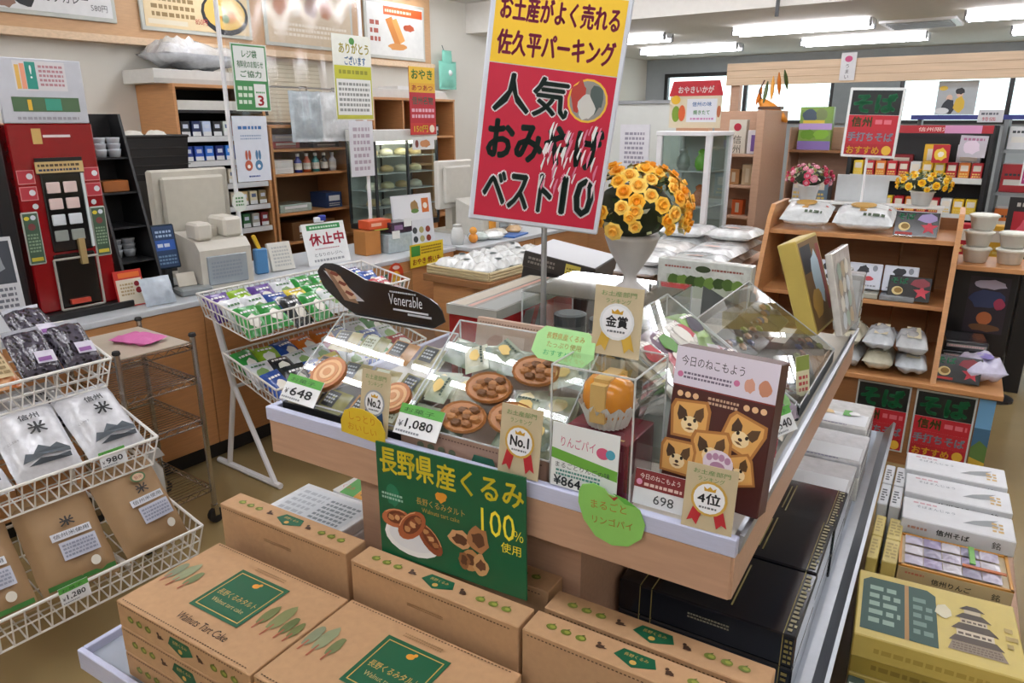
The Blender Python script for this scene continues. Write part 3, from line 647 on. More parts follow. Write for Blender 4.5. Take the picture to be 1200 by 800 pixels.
award('clear tan award card with silver badge and gold ribbons on the acrylic cube', GF, (-.300, .125, 1.192), .105, .142, '金賞', '#c9a43c', rx=-6, rim='#dfe3e6')
# --- paw-print cookie box
w, d, h = .200, .05, .295
t = thing('cookie_box', 'tall brown box of animal cookies with pink paw print', 'box', GF, (-.076, .108, .937), -6, -9)
MB().cbox(-w/2, w/2, -d/2, d/2, 0, h, .002, '#4a1f1c').build('carton', t, SATIN)
it = [('r', 0, h-.075, w, h, '#d6cfdd'), ('t', '今日のねこもよう', .012, h-.036, .020, '#2d2230', .125), ('l', .02, h-.062, .115, h-.046, 2, '#6f6478'), ('e', .013, h-.054, .006, .006, '#c6719a'), ('e', .125, h-.050, .006, .006, '#c6719a'), ('p', blob(.150, h-.05, .010, .014, 3), '#d09a86'), ('p', blob(.178, h-.05, .012, .015, 6), '#c08468'),
      ('r', 0, h-.078, w, h-.075, '#7d2a2a')]
for k in range(3): it.append(('e', .018+.016*k, h-.092, .006, .006, '#e3b88c')); it.append(('e', .150+.016*k, h-.092, .006, .006, '#e3b88c'))
it.append(('l', .075, h-.103, .135, h-.085, 2, '#c9a88e'))
def cookie(cx, cy, s, a):
    P = lambda q: [(cx+s*(x*math.cos(a)-y*math.sin(a)), cy+s*(x*math.sin(a)+y*math.cos(a))) for x, y in q]
    f = lambda q, c: ('p', P(q), c)
    o = lambda x, y, rx, ry, c: ('p', P([(x+rx*math.cos(u*.5236), y+ry*math.sin(u*.5236)) for u in range(12)]), c)
    return [f([(-.5, -.5), (.5, -.5), (.55, .3), (.45, .55), (-.45, .5), (-.55, .3)], '#b0753a'), f([(-.43, -.43), (.43, -.43), (.47, .25), (.39, .47), (-.39, .43), (-.47, .25)], '#dca65c'),
            f([(-.32, .36), (-.12, .24), (-.06, .05), (-.3, -.05), (-.36, .1)], '#4a3220'), f([(.34, .38), (.14, .26), (.06, .02), (.3, -.02), (.37, .14)], '#5e4226'), o(0, -.12, .24, .22, '#efd7a6'), o(-.13, .0, .045, .055, '#1f140c'), o(.13, .0, .045, .055, '#1f140c'), o(0, -.13, .06, .045, '#3a2416'), f([(-.12, -.24), (0, -.2), (.12, -.24), (0, -.27)], '#6b4a2c')]
it += cookie(.045, .155, .075, .05) + cookie(.150, .150, .072, -.35) + cookie(.095, .105, .075, .1) + cookie(.03, .075, .068, 0) + cookie(.15, .08, .06, .3)
px_, py_ = .112, .085
it += [('e', px_, py_, .030, .026, '#e6d9e4'), ('e', px_, py_-.008, .015, .011, '#b98cab')] + [('e', px_-.018+.012*k, py_+.009+.004*math.sin(k*1.05), .006, .007, '#b98cab') for k in range(4)]
prn(t, (-w/2, -d/2, 0), FX, FZ, it)
it = [('r', 0, .034, .11, .070, '#7a1f22'), ('t', '今日のねこもよう', .010, .052, .011, '#e9d9d2', .08), ('l', .02, .037, .095, .048, 1, '#d7b9b0'), ('e', .010, .045, .006, .006, '#d48fae'), ('t', '698', .042, .008, .018, '#3a3d40', .04)]
card('price_card', 'red and white price card reading 698 below the cookie box', 'price card', GF, (-.150, .020, .938), .11, .070, '#dfe1e2', it, rx=-12, group='price cards')
award('tan award card with gold badge for fourth place at the island corner', GF, (-.052, -.004, .936), .092, .122, '4位', '#b3242c', rx=-8, rz=2)
# --- right-facing sloped cases along the right rail
t = wedge('sloped acrylic case of red and green snack bags facing the right rail', GF, (-.205, .475, TZ), .40, .36, .06, .30, 90, base='#8f948c')
k = 0
for i in range(4):
    for j in range(3):
        x = -.15+i*.098; y = -.12+j*.115; z = tilt_z(y, .36, .06, .30, .052)
        c = ['#c26a6e', '#a3c67c', '#e2e0d8', '#8a7a88', '#dcd6c8', '#b8505a'][(i*5+j*2) % 6]
        pack(t, x, y, z, .110, .125, .050, c, k, random.uniform(-15, 15), 33, [('p', blob(.05, .06, .03, .03, k), ['#e6e2d8', '#5a8f3c', '#c23a44', '#3a3340'][k % 4]), ('l', .02, .085, .085, .10, 1, '#f0ede6')], nm='snack_bag', label='snack bag in the case behind the cookie box, %s row from the rail, %s along' % (ORD[j], ORD[i]), cat='bag', group='snack bags in the rail case'); k += 1
for k in range(5):
    x = -.15+.075*k; y = [-.02, .06, -.06, .10, .0][k]; pack(t, x, y, tilt_z(y, .36, .06, .30, .030), .085, .10, .03, ['#e6e4dc', '#d08a90', '#b4d48c', '#e8e6e0', '#c8bcc4'][k], 40+k, 25*(k-2), 33, [('p', blob(.042, .05, .022, .026, k), ['#6aa04a', '#f0e6e0', '#d9c24a', '#b8404c', '#4a4452'][k]), ('l', .015, .075, .07, .088, 1, '#8a5a60')], nm='snack_bag', label='%s small snack bag lying on top in the case behind the cookie box' % ['white and green', 'pink', 'lime', 'white and red', 'lilac'][k], cat='bag', group='snack bags in the rail case')
t = wedge('long sloped acrylic case of dark confection trays facing the right rail', GF, (-.165, .98, TZ), .57, .29, .045, .235, 90, base='#2a2f33')
for i in range(4):
    x = -.205+i*.137
    for j in range(2):
        y = -.07+j*.13; z = tilt_z(y, .29, .045, .235, .04)
        ct = thing('confection_tray', '%s confection tray, %s row from the rail, %s along the long case' % (['black', 'slate', 'dark brown', 'tan'][(i+j) % 4], ORD[j], ORD[i]), 'tray', group='confection trays in the long case'); ct.matrix_basis = t.matrix_basis @ T(x, y, z) @ Rx(33)
        m = MB().cbox(-.064, .064, -.06, .06, 0, .02, .003, ['#1e2226', '#47525a', '#2c2327', '#5b4a3c'][(i+j) % 4]); o = m.build('tray', ct, GLOSS)
        for q in range(5):
            b = MB(); b.m = T(-.05+.024*q, random.uniform(-.03, .03), .020); b.ball(.014, n=7, k=4, col=['#6d7a34', '#3a2018', '#7b4a3a', '#2b3a6a', '#b98f6a'][(q+i*2+j) % 5], sz=.7); b.build('sweet', ct, GLOSS)
price('small white and green price card on the right rail case', GF, (-.012, .50, .945), .085, .062, '540', rz=68, rx=-32)
card('shelf_talker', 'narrow cream card with red writing standing at the right rail', 'card', GF, (-.030, .80, .937), .05, .11, '#dcd8b4', [('r', .0, .07, .05, .11, '#8a9a4a'), ('l', .008, .01, .042, .06, 3, '#b9504c')], rz=60, rx=-10)
# --- yellow book-like gift box and clear-lidded trays at the far right of the table
t = thing('gift_box', 'tall yellow gift box leaning open beside the right rail', 'box', GF, (-.095, 1.40, .972), -4, 0, -19, group='leaning gift boxes')
MB().cbox(-.030, .030, -.13, .13, 0, .315, .003, '#c3ad58').build('carton', t, SATIN)
prn(t, (.030, -.13, 0), FY, FZ, [('r', .01, .01, .25, .305, '#7a5a2a'), ('r', .02, .20, .14, .29, '#20242a'), ('p', blob(.16, .17, .06, .09, 3), '#bcd3df'), ('p', blob(.09, .09, .06, .05, 5), '#c59a3c'), ('r', .2, .05, .24, .28, '#8d2f2a')])
t = thing('gift_box', 'clear-lidded gift tray leaning behind the yellow gift box', 'box', GF, (-.052, 1.405, .972), -4, 0, -14, group='leaning gift boxes')
for k, (dx, lab) in enumerate(((0, None),)):
    MB().cbox(.038, .060, -.12, .12, 0, .27, .003, '#c9c6c0').build('tray', t, FILM)
    prn(t, (.060, -.12, 0), FY, FZ, [('p', blob(.06+.05*(i % 3), .04+.055*(i//3), .025, .028, i), ['#c9cfd4', '#9fb0a4', '#b9a88a', '#d9d4c9'][i % 4]) for i in range(12)])
for k in range(3):
    t = thing('candy_case', 'clear upright case of wrapped candy, %s of the three by the far right rail' % ['nearest', 'middle', 'farthest'][k], 'case', GF, (-.030, 1.265+.085*k+.24*(k > 0), .938), 0, 0, -12, group='clear candy cases')
    if k == 0: t.matrix_basis = GF @ T(-.02, 1.60, .938)
    MB().cbox(-.035, .030, -.035, .035, 0, .20, .004, '#b9bcbd').build('case', t, FILM)
    prn(t, (.030, -.035, 0), FY, FZ, [('p', blob(.02+.03*(i % 2), .03+.03*(i//2), .014, .014, i+k), ['#dfe4e6', '#b7c7b4', '#cdb89a'][i % 3]) for i in range(10)])
    prn(t, (-.035, -.035, 0), FX, FZ, [('r', .01, .02, .055, .18, '#cdd2d4'), ('r', .02, .05, .03, .16, '#a9b59a')])
# --- left-facing goods behind the front row
t = thing('cookie_case', 'long red and grey cookie case behind the tart case lid', 'case', GF, (-.905, .735, TZ), 0, 0, 0)
MB().cbox(-.085, .085, -.24, .24, 0, .205, .003, '#a51f22').build('carton', t, GLOSS)
MB().box(-.088, .088, -.245, .245, .2055, .235, '#a7a79e').build('clear_lid', t, GLOSS)
prn(t, (.085, -.24, 0), FY, FZ, [('p', [(.05, 0), (.10, 0), (.22, .20), (.16, .20)], '#7f807c'), ('p', [(.14, 0), (.17, 0), (.30, .20), (.25, .20)], '#8b8c86'), ('r', .34, .0, .48, .20, '#8d1a1e')])
prn(t, (-.088, -.245, .235), FX, FY, [('r', .01, .01, .06, .48, '#b5aa96'), ('r', .07, .01, .085, .48, '#c08a78'), ('r', .10, .01, .17, .48, '#8e918c')])
t = thing('gift_box', 'dark box with pale grey lid and yellow sticker behind the red cookie case', 'box', GF, (-.965, 1.16, TZ+.032), 8, 0, 10, group='leaning gift boxes')
MB().cbox(-.13, .13, -.14, .14, 0, .245, .003, '#2a2624').build('carton', t, SATIN)
MB().cbox(-.133, .133, -.143, .143, .205, .262, .003, '#35302c').build('lid', t, SATIN)
prn(t, (-.133, -.143, .262), FX, FY, [('r', .004, .004, .262, .282, '#c9cbce')]); prn(t, (-.133, -.143, .20), FX, FZ, [('r', .16, .008, .215, .055, '#d6c65a'), ('l', .165, .02, .21, .045, 2, '#8a7a2c'), ('l', .02, .02, .12, .05, 2, '#8a857c')])
t = thing('brochure', 'white open leaflet lying behind the roll cake case', 'leaflet', GF, (-.86, .44, TZ), 12, 0, 0)
MB().add([(-.10, -.06, .10), (0, -.06, .14), (0, .06, .14), (-.10, .06, .10), (.10, -.06, .09), (.10, .06, .09)], [(0, 1, 2, 3), (1, 4, 5, 2)], '#d9dadc').add([(-.10, -.06, .0), (-.10, .06, .0), (-.10, .06, .10), (-.10, -.06, .10)], [(0, 1, 2, 3)], '#cfd0d2').add([(.10, -.06, .0), (.10, .06, .0), (.10, .06, .09), (.10, -.06, .09)], [(3, 2, 1, 0)], '#cfd0d2').build('sheet', t, SATIN)
prn(t, (-.10, -.06, .101), (.1, 0, .04), FY, [('l', .02, .02, .09, .10, 4, '#a9adb2')])
# --- acrylic riser with the flower vase on it
t = thing('acrylic_riser', 'clear acrylic riser box under the vase of yellow flowers', 'riser', GF, (-.598, .765, TZ))
w, d, h = .200, .165, .272
m = MB().box(-w, w, -d, d, 0, h); m.f = m.f[1:]; m.c = m.c[1:]; m.build('acrylic_box', t, ACR)
MB().box(-w, w, -d, d, h+.001, h+.005).build('top_plate', t, ACR)
e = MB()
for sx in (-1, 1):
    for sy in (-1, 1): e.cyl((sx*w, sy*d, 0), (sx*w, sy*d, h), .003, n=4)
e.build('cover_edge', t, EDGE)
for k in range(3):
    t = thing('tea_tin', 'grey wrapped tin inside the acrylic riser, %s' % ['on the left', 'in the middle', 'on the right'][k], 'tin', GF, (-.72+.120*k, .76, TZ), group='tins inside the riser')
    MB().lathe([(.048, 0), (.05, .004), (.05, .17), (.046, .178)], 16, ['#7d8180', '#9ea19c', '#6a6d6c'][k]).build('tin', t, FILM, True); MB().lathe([(.051, .15), (.051, .181), (.04, .185)], 16, '#55585a').build('lid', t, SATIN)
def flowers(label, F, loc, R, H, hues, n, vase, seed, vh, flower_r=.017):
    t = thing('flower_vase', label, 'flowers', F, loc)
    if vase == 'goblet': MB().lathe([(.048, 0), (.05, .006), (.022, .03), (.018, .05), (.035, .075), (.062, .12), (.075, vh-.012), (.078, vh)], 20, '#c6c3c0').build('vase', t, SATIN, True)
    else: MB().lathe([(.042, 0), (.058, vh-.008), (.064, vh-.006), (.064, vh)], 12, '#e2e2e0').build('pot', t, SATIN, True)
    rr = random.Random(seed)
    m = MB().ball(R*.72, (0, 0, vh+H*.35), 12, 8, '#27331c', H/R*.55); o = m.build('foliage', t, MATTE, True)
    lf = MB()
    for k in range(150):
        a = rr.uniform(0, 6.283); e = rr.uniform(-.5, 1.4); p = Vector((math.cos(a)*math.cos(e)*R*.9, math.sin(a)*math.cos(e)*R*.9, vh+H*.35+math.sin(e)*H*.55))
        d = Vector((rr.uniform(-1, 1), rr.uniform(-1, 1), rr.uniform(-.4, .8))).normalized()*.03; s = d.orthogonal().normalized()*.008
        lf.add([p, p+d*.5+s, p+d, p+d*.5-s], [(0, 1, 2, 3)], rr.choice(['#2c3d1c', '#43582a', '#8a8f4a', '#cdd0b8', '#b9b98a']))
    lf.build('leaves', t, MATTE)
    for k in range(n):
        a = k*2.39996+rr.uniform(-.2, .2); e = math.asin(min(1, -.35+1.3*(k+.5)/n)); e = min(e, 1.5)
        nrm = Vector((math.cos(a)*math.cos(e), math.sin(a)*math.cos(e), math.sin(e)))
        p = Vector((nrm.x*R, nrm.y*R, vh+H*.35+nrm.z*H*.62))
        q = MB(); q.m = Matrix.Translation(p) @ nrm.to_track_quat('Z', 'Y').to_matrix().to_4x4(); fr_ = flower_r*rr.uniform(.8, 1.2)
        c1, c2 = rr.choice(hues)
        for i in range(7):
            b = i*math.pi/3.5; ca, sa = math.cos(b), math.sin(b)
            q.add([(0, 0, 0), (ca*fr_*.75-sa*fr_*.62, sa*fr_*.75+ca*fr_*.62, .010), (ca*fr_*1.1, sa*fr_*1.1, .008), (ca*fr_*.75+sa*fr_*.62, sa*fr_*.75-ca*fr_*.62, .010)], [(3, 2, 1, 0)], c1)
        q.lathe([(fr_*.25, 0), (fr_*.5, .014), (fr_*.42, .018), (fr_*.2, .010)], 8, c2); q.build('blossom', t, MATTE)
    return t
flowers('white goblet vase full of yellow-orange artificial flowers on the acrylic riser', GF, (-.520, .735, 1.180), .152, .195, [('#fcbc30', '#f5a418'), ('#fdca48', '#f7b02a'), ('#fdd768', '#f5b440'), ('#fab430', '#f09a18')], 90, 'goblet', 5, .165, .021)
# --- big best-ten sign on its pole
t = thing('sign_stand', 'tall red and yellow best-ten souvenir sign on a steel pole', 'sign', GF, (-.668, .492, TZ))
MB().cyl((0, 0, 0), (0, 0, .60), .008, n=10).build('pole', t, STEEL)
MB().lathe([(.06, 0), (.06, .008), (.015, .014)], 20).build('base', t, STEEL)
w, h = .315, .548
S = T(-.022, -.02, .498) @ Rz(29) @ Ry(7.0)
p = MB(); p.m = S; p.cbox(-w/2-.013, w/2+.013, -.006, .006, -.013, h+.013, .004, '#d5dbe6').build('sign_frame', t, SATIN)
ex = S.to_3x3() @ Vector((1, 0, 0)); ez = S.to_3x3() @ Vector((0, 0, 1)); o_ = S @ Vector((-w/2, -.006, 0))
RED, YEL, INK = '#c2183a', '#eec32c', '#16302a'
def outl(s, x, y, hh, ww): return [('t', s, x, y, hh, '#e8e2e4', ww, .05), ('t', s, x, y, hh, INK, ww, .02)]
it = [('r', 0, 0, w, .374, RED), ('r', 0, .376, w, h, YEL), ('t', 'お土産がよく売れる', .014, .474, .055, '#8a1f45', .287, .028), ('t', '佐久平パーキング', .014, .396, .056, '#8a1f45', .287, .028)]
it += outl('人気', .020, .262, .092, .185) + [('e', .252, .312, .050, .052, '#e9b73a'), ('e', .252, .312, .045, .047, '#8f8d88'), ('p', blob(.23, .322, .018, .036, 3, 12, .3), '#b03a30'), ('p', blob(.273, .322, .02, .033, 8, 12, .3), '#4c5a58'), ('p', blob(.25, .296, .021, .028, 6, 14, .3), '#c9c9c4')]
it += [('t', 'おみやげ', .017, .148, .096, INK, .287, .035)] + outl('ベスト', .019, .028, .094, .175) + outl('10', .220, .030, .094, .080)
prn(t, o_, ex, ez, it)
r_ = random.Random(3)
prn(t, o_, ex, ez, [('p', [(x, y), (x+.004, y+.003), (x-.003, y-.02-.03*r_.random()), (x-.006, y-.02)], c) for x, y, c in [(r_.uniform(.16, .30), r_.uniform(.11, .255), r_.choice(['#e9d9de', '#d97a96', '#dfe6e4'])) for _ in range(50)]], name='worn_ink_print', off=.006)
card('board', 'small dark grey card standing behind the flower vase', 'board', GF, (-.44, 1.52, TZ), .20, .165, '#565b5a', [], rx=-6, shape=[(-.1, 0), (.1, 0), (.1, .13), (.07, .155), (-.08, .165), (-.1, .15)], th=.004)
# --- large white gift pack with green photo window at the far end
t = thing('gift_box', 'large white gift box with green photo window at the far end of the island', 'box', GF, (-.56, 1.50+.10, TZ), -2, group='leaning gift boxes')
t.matrix_basis = GF @ T(-.545, 1.56, TZ) @ Rz(-3)
w, d, h = .37, .05, .235
MB().cbox(-w/2, w/2, -d/2, d/2, 0, h, .004, '#cdd2cd').build('carton', t, FILM)
front(t, w, d, h, [('l', .03, h-.035, .14, h-.022, 1, '#9a5a50'), ('e', w/2, h-.030, .03, .013, '#39482a'), ('l', .22, h-.035, .34, h-.022, 1, '#9a5a50'), ('r', .04, .09, w-.04, h-.06, '#aeb8a8')] + [('p', blob(.07+.036*i, .155, .024, .022, i), ['#4d6b2c', '#6a8a3c', '#36501f'][i % 3]) for i in range(8)] + [('r', .05, .02, w-.05, .08, '#bfc5c0')])
# ------------------------------------------------------------------ checkout counter (room frame)
CZ = .84
CTOP = pm('counter_top', '#c3c8cc', .3, amt=.04, scale=60)
t = thing('checkout_counter', 'long wooden checkout counter with pale grey top and black kick board', 'counter', RF)
MB().cbox(-3.82, -3.150, -1.5, 3.72, CZ-.028, CZ, .003).build('counter_top', t, CTOP)
MB().box(-3.80, -3.175, -1.5, 3.71, .10, CZ-.028).build('carcass', t, WOODD)
ys = [-1.5, -.84, .06, .96, 1.86, 2.76, 3.71]
for a, b in zip(ys, ys[1:]): MB().cbox(-3.175, -3.158, a+.002, b-.002, .10, CZ-.03, .002).build('front_panel', t, WOOD)
MB().box(-3.80, -3.22, -1.5, 3.71, 0, .10).build('kick_board', t, BLACK)
t = thing('checkout_counter', 'second wooden counter section beyond the first, projecting slightly toward the shop', 'counter', RF)
MB().cbox(-3.82, -3.02, 3.74, 6.2, CZ-.028, CZ, .003).build('counter_top', t, CTOP)
MB().box(-3.80, -3.05, 3.75, 6.19, .10, CZ-.028).build('carcass', t, WOOD)
for a, b in ((3.75, 4.5), (4.5, 5.3), (5.3, 6.19)): MB().cbox(-3.05, -3.035, a+.002, b-.002, .10, CZ-.03, .002).build('front_panel', t, WOOD)
MB().box(-3.80, -3.10, 3.76, 6.18, 0, .10).build('kick_board', t, BLACK)
CZ += .001
# --- red coffee machine with header card
t = thing('coffee_machine', 'tall red self-service coffee machine on the counter', 'coffee machine', RF, (-3.50, 1.40, CZ), 90)
w, d, h = .33, .34, .80
MB().cbox(-w/2, w/2, -d/2, d/2, .03, h, .006, '#8e1016').build('body', t, GLOSS)
MB().cbox(-w/2-.02, w/2+.04, -d/2-.05, d/2, 0, .03, .004, '#171717').build('drip_base', t, SATIN)
MB().cbox(-.075, .085, -d/2-.012, -d/2+.01, .28, .62, .004, '#0e0f10').build('control_panel', t, GLOSS)
for i in range(4):
    for j in range(2): MB().cbox(-.062+.066*j, -.010+.066*j, -d/2-.019, -d/2-.010, .325+.066*i, .370+.066*i, .003, ['#8f968f', '#cfd6dc', '#d7c0ba', '#d9c4be'][i]).build('button', t, SATIN)
MB().box(.078, .088, -d/2-.020, -d/2-.013, .29, .60, '#d5dfe0').build('pale_strip', t, GLOSS)  # reflective strip; its bright reflection is put into the pale colour
MB().cbox(-.08, .085, -d/2-.014, -d/2+.01, .04, .27, .006, '#101211').build('dispensing_bay', t, GLOSS)
MB().path([(-.085, -d/2-.016, .035), (-.085, -d/2-.016, .25), (.09, -d/2-.016, .25), (.09, -d/2-.016, .035)], .005, 6, '#a9a49b', True).build('bay_frame', t, SATIN)
MB().box(.02, .045, -d/2-.03, -d/2-.012, .22, .33, '#a08a5c').build('spout', t, SATIN); MB().box(-.05, .03, -d/2-.03, -d/2-.012, .055, .075, '#b3402c').build('cup_rest', t, SATIN)
MB().box(-.085, .095, -d/2-.012, -d/2-.004, .60, .665, '#141414').box(-.09, .095, -d/2-.016, -d/2-.012, .605, .650, '#cdb27a').build('title_plate', t, SATIN)
prn(t, (-.09, -d/2-.016, .605), FX, FZ, [('l', .008, .022, .176, .04, 1, '#54422c'), ('l', .01, .005, .17, .02, 1, '#2c3550')])
prn(t, (-w/2, -d/2, 0), FX, FZ, [('r', .09, h-.08, .125, h-.02, '#c9a560'), ('r', .13, h-.055, .235, h-.045, '#e2d6d4')] +
    [x for sx in (.008, .262) for k in range(2) for x in (('r', sx, .50+.065*k, sx+.064, .555+.065*k, '#d98a8a'), ('r', sx+.003, .503+.065*k, sx+.061, .552+.065*k, '#b3303c'), ('e', sx+.045, .53+.065*k, .012, .012, '#d9dde0'))] +
    [('e', .055, .475, .011, .011, '#c9ccce'), ('e', .285, .475, .011, .011, '#c9ccce')])
for sx in (-.150, .118):
    o = MB().cbox(sx-.022, sx+.042, -d/2-.006, -d/2+.001, .24, .455, .004, '#b6bbb2').build('menu_strip', t, SATIN)
    prn(o, (sx-.022, -d/2-.006, .24), FX, FZ, [('r', .005, .006, .059, .209, '#3f5a45'), ('e', .032, .155, .014, .014, '#7a3b3a'), ('r', .01, .015, .054, .03, '#c9b93a'), ('e', .018, .19, .010, .008, '#d9c63a'), ('e', .042, .192, .010, .01, '#cfd6e2'), ('l', .01, .05, .054, .13, 6, '#86a184')])
o = MB().cbox(-.165, .155, -d/2-.004, -d/2+.012, h, h+.245, .003, '#c2c5cc').build('header_card', t, SATIN)
prn(o, (-.165, -d/2-.004, h), FX, FZ, [('r', .065, .125, .255, .235, '#d4d2d4'), ('r', .07, .13, .085, .22, '#e0b45a'), ('r', .088, .13, .105, .225, '#e59a7a'), ('r', .107, .13, .145, .232, '#2d8f80'), ('t', '!', .122, .17, .05, '#e9f1ef', .008), ('l', .155, .14, .245, .225, 5, '#b5848c'), ('r', .04, .045, .29, .10, '#4e6b4a'), ('r', .095, .05, .11, .09, '#e0b43a'), ('r', .16, .05, .22, .095, '#3f9a82'), ('l', .05, .01, .28, .03, 1, '#9a9aa2')])
t = thing('espresso_machine', 'black coffee machine at the edge beside the red one', 'coffee machine', RF, (-3.50, 1.025, CZ), 90)
MB().cbox(-.18, .18, -.19, .17, 0, .84, .008, '#16181a').build('body', t, SATIN); MB().cbox(-.12, .12, -.20, -.18, .3, .6, .004, '#2c3034').build('door_panel', t, GLOSS)
# cup and lid rack: black slanted stand
t = thing('cup_rack', 'black slanted cup and lid rack beside the red coffee machine', 'rack', RF, (-3.48, 1.66, CZ), 90)
for sx in (-.04, .13):
    MB().add([(sx-.006, -.14, 0), (sx-.006, .16, 0), (sx-.006, .16, .84), (sx-.006, .06, .84), (sx+.006, -.14, 0), (sx+.006, .16, 0), (sx+.006, .16, .84), (sx+.006, .06, .84)], [(0, 3, 2, 1), (4, 5, 6, 7), (0, 4, 7, 3), (3, 7, 6, 2), (2, 6, 5, 1), (1, 5, 4, 0)], '#1a1b1c').build('side_panel', t, SATIN)
for k in range(5):
    z = .02+.155*k; y0 = -.13+.2*z/.84; MB().box(-.034, .124, y0, .16, z, z+.008, '#222426').build('shelf', t, SATIN)
MB().box(-.034, .124, .15, .16, 0, .84, '#101112').build('back_panel', t, MATTE)
for k, z in enumerate((.028, .183, .183, .493, .648, .648)):
    q = thing('cup_stack', ['orange stirrer box on the lowest shelf of the black cup rack', 'nested clear lids on the second shelf of the cup rack, near side', 'nested clear lids on the second shelf of the cup rack, far side', 'orange and black creamer tray in the cup rack', 'nested silver cups high in the black cup rack, near side', 'nested silver cups high in the black cup rack, far side'][k], 'cups', RF @ T(-3.48, 1.66, CZ) @ Rz(90), (.02 if k in (1, 4) else .085 if k in (2, 5) else .045, .06, z+.001))
    if k in (0, 3): MB().cbox(-.06, .06, -.05, .05, 0, .05, .003, '#a8642c' if k == 3 else '#c98a4a').build('tray', q, SATIN)
    else:
        for j in range(3): MB().lathe([(.024, 0), (.030, .03), (.031, .035), (.026, .036)], 14, '#b9c0c6', (0, 0, .026*j)).build('cup', q, GLOSS, True)
# counter things
card('menu_stand', 'black and white drink menu stand at the counter edge', 'sign', RF, (-3.22, 1.06, CZ), .17, .38, '#cfd2d6', [('r', .01, .20, .16, .365, '#3d434c'), ('p', blob(.08, .28, .05, .05, 3), '#8f959c'), ('p', blob(.05, .24, .03, .03, 5), '#20242a'), ('l', .02, .08, .15, .19, 5, '#6a6d76'), ('r', .0, .05, .05, .07, '#3f9a4a'), ('r', 0, .015, .06, .03, '#b5343a')], rz=84, rx=-6, th=.004)
card('leaflet_holder', 'red bordered leaflet standing beside the cup rack', 'leaflet', RF, (-3.285, 1.60, CZ), .125, .165, '#c23228', [('r', .006, .006, .119, .125, '#d6cdb8'), ('r', .02, .132, .115, .155, '#e0702c'), ('l', .02, .05, .08, .11, 4, '#a9946c'), ('e', .095, .10, .012, .012, '#8d1f28'), ('e', .1, .07, .014, .014, '#8d1f28')], rz=88, rx=-8, th=.003)
t = thing('plastic_bag', 'small clear plastic bag of straws lying by the cup rack', 'bag', RF, (-3.285, 1.675, CZ), 88, 62)
mb = MB().pillow(.14, .13, .05, 12, 8, '#b4c0cb', seed=4, wr=.16); mb.build('bag', t, FILM, True)
t.matrix_basis = RF @ T(-3.25, 1.69, CZ+.055) @ Rz(88) @ Rx(70)
t = thing('payment_tablet', 'small blue payment tablet on a stand near the cup rack', 'payment terminal', RF, (-3.42, 1.865, CZ), 84)
MB().cbox(-.05, .05, -.03, .05, 0, .02, .004, '#1c1d1e').build('base', t, SATIN); MB().box(-.012, .012, 0, .02, .02, .16, '#2a2c2e').build('neck', t, SATIN)
m = MB(); m.m = T(0, 0, .115) @ Rx(-10); m.cbox(-.058, .058, -.012, .004, 0, .215, .006, '#20303f').build('screen_housing', t, GLOSS)
prn(t, m.m @ Vector((-.058, -.012, 0)), FX, m.m.to_3x3() @ Vector(FZ), [('r', .008, .008, .108, .207, '#1f3d63'), ('r', .012, .09, .104, .14, '#2f5fb5'), ('l', .02, .15, .095, .19, 2, '#9fb9d6'), ('l', .02, .10, .09, .13, 1, '#d3def0'), ('l', .015, .02, .1, .07, 3, '#6d8fb0')])
t = thing('card_terminal', 'grey card reader with white slip lying on the counter', 'card reader', RF, (-3.30, 1.90, CZ), 80)
MB().cbox(-.07, .085, -.05, .06, 0, .035, .008, '#8a9090').build('body', t, SATIN)
m = MB(); m.m = T(-.01, .02, .035) @ Rx(-25); m.cbox(-.045, .045, -.006, .006, 0, .07, .003, '#c9c3b4').build('paper_slip', t, MATTE)
t = thing('register_display', 'beige back of a register display on the counter', 'monitor', RF, (-3.665, 2.17, CZ+.10), 88)
MB().cbox(-.215, .215, -.02, .03, .12, .47, .010, '#cbc7ba').cbox(-.175, .175, -.05, -.018, .15, .435, .012, '#c4c0b2').build('shell', t, SATIN)
MB().box(-.05, .05, -.02, .05, -.10, .2, '#b9b5a8').box(-.12, .12, -.06, .14, -.10, -.08, '#b9b5a8').build('stand', t, SATIN)
t = thing('cash_machine', 'beige receipt printer and cash changer facing the shop', 'register', RF, (-3.40, 2.10, CZ), 84)
m = MB().hull([(-.135, -.13, 0), (.135, -.13, 0), (.135, .14, 0), (-.135, .14, 0), (-.135, -.13, .20), (.135, -.13, .20), (-.135, -.09, .24), (.135, -.09, .24), (-.135, .14, .27), (.135, .14, .27)], '#c9c5b9'); m.build('body', t, SATIN)
MB().cbox(-.105, .105, -.138, -.128, .025, .17, .004, '#9fa8ae').build('front_window', t, GLOSS)
MB().cbox(-.125, -.04, -.10, .02, .245, .33, .012, '#d2cec2').cbox(.03, .13, -.08, .10, .245, .345, .014, '#d2cec2').cbox(-.04, .03, -.02, .10, .24, .30, .01, '#bdb9ad').build('printer_hood', t, SATIN)
prn(t, (-.105, -.138, .025), FX, FZ, [('l', .02, .03, .18, .12, 5, '#87919a')])
t = thing('blue_tool', 'blue and yellow cutter holder beside the cash changer', 'holder', RF, (-3.44, 2.40, CZ), 80)
MB().cbox(-.035, .035, -.02, .02, 0, .14, .006, '#4f86b8').build('holder', t, SATIN); m = MB(); m.m = T(0, 0, .13) @ Ry(-20); m.cbox(-.01, .01, -.01, .01, 0, .09, .003, '#e0b52c').build('cutter', t, SATIN)
t = thing('paper_bundle', 'slanted white order pad behind the snack basket', 'paper', RF, (-3.42, 2.53, CZ), 82, -18)
MB().cbox(-.07, .07, -.012, .012, 0, .16, .002, '#d2d0c6').build('pad', t, MATTE)
prn(t, (-.07, -.012, 0), FX, FZ, [('l', .02, .02, .12, .14, 6, '#aeb0ac')])
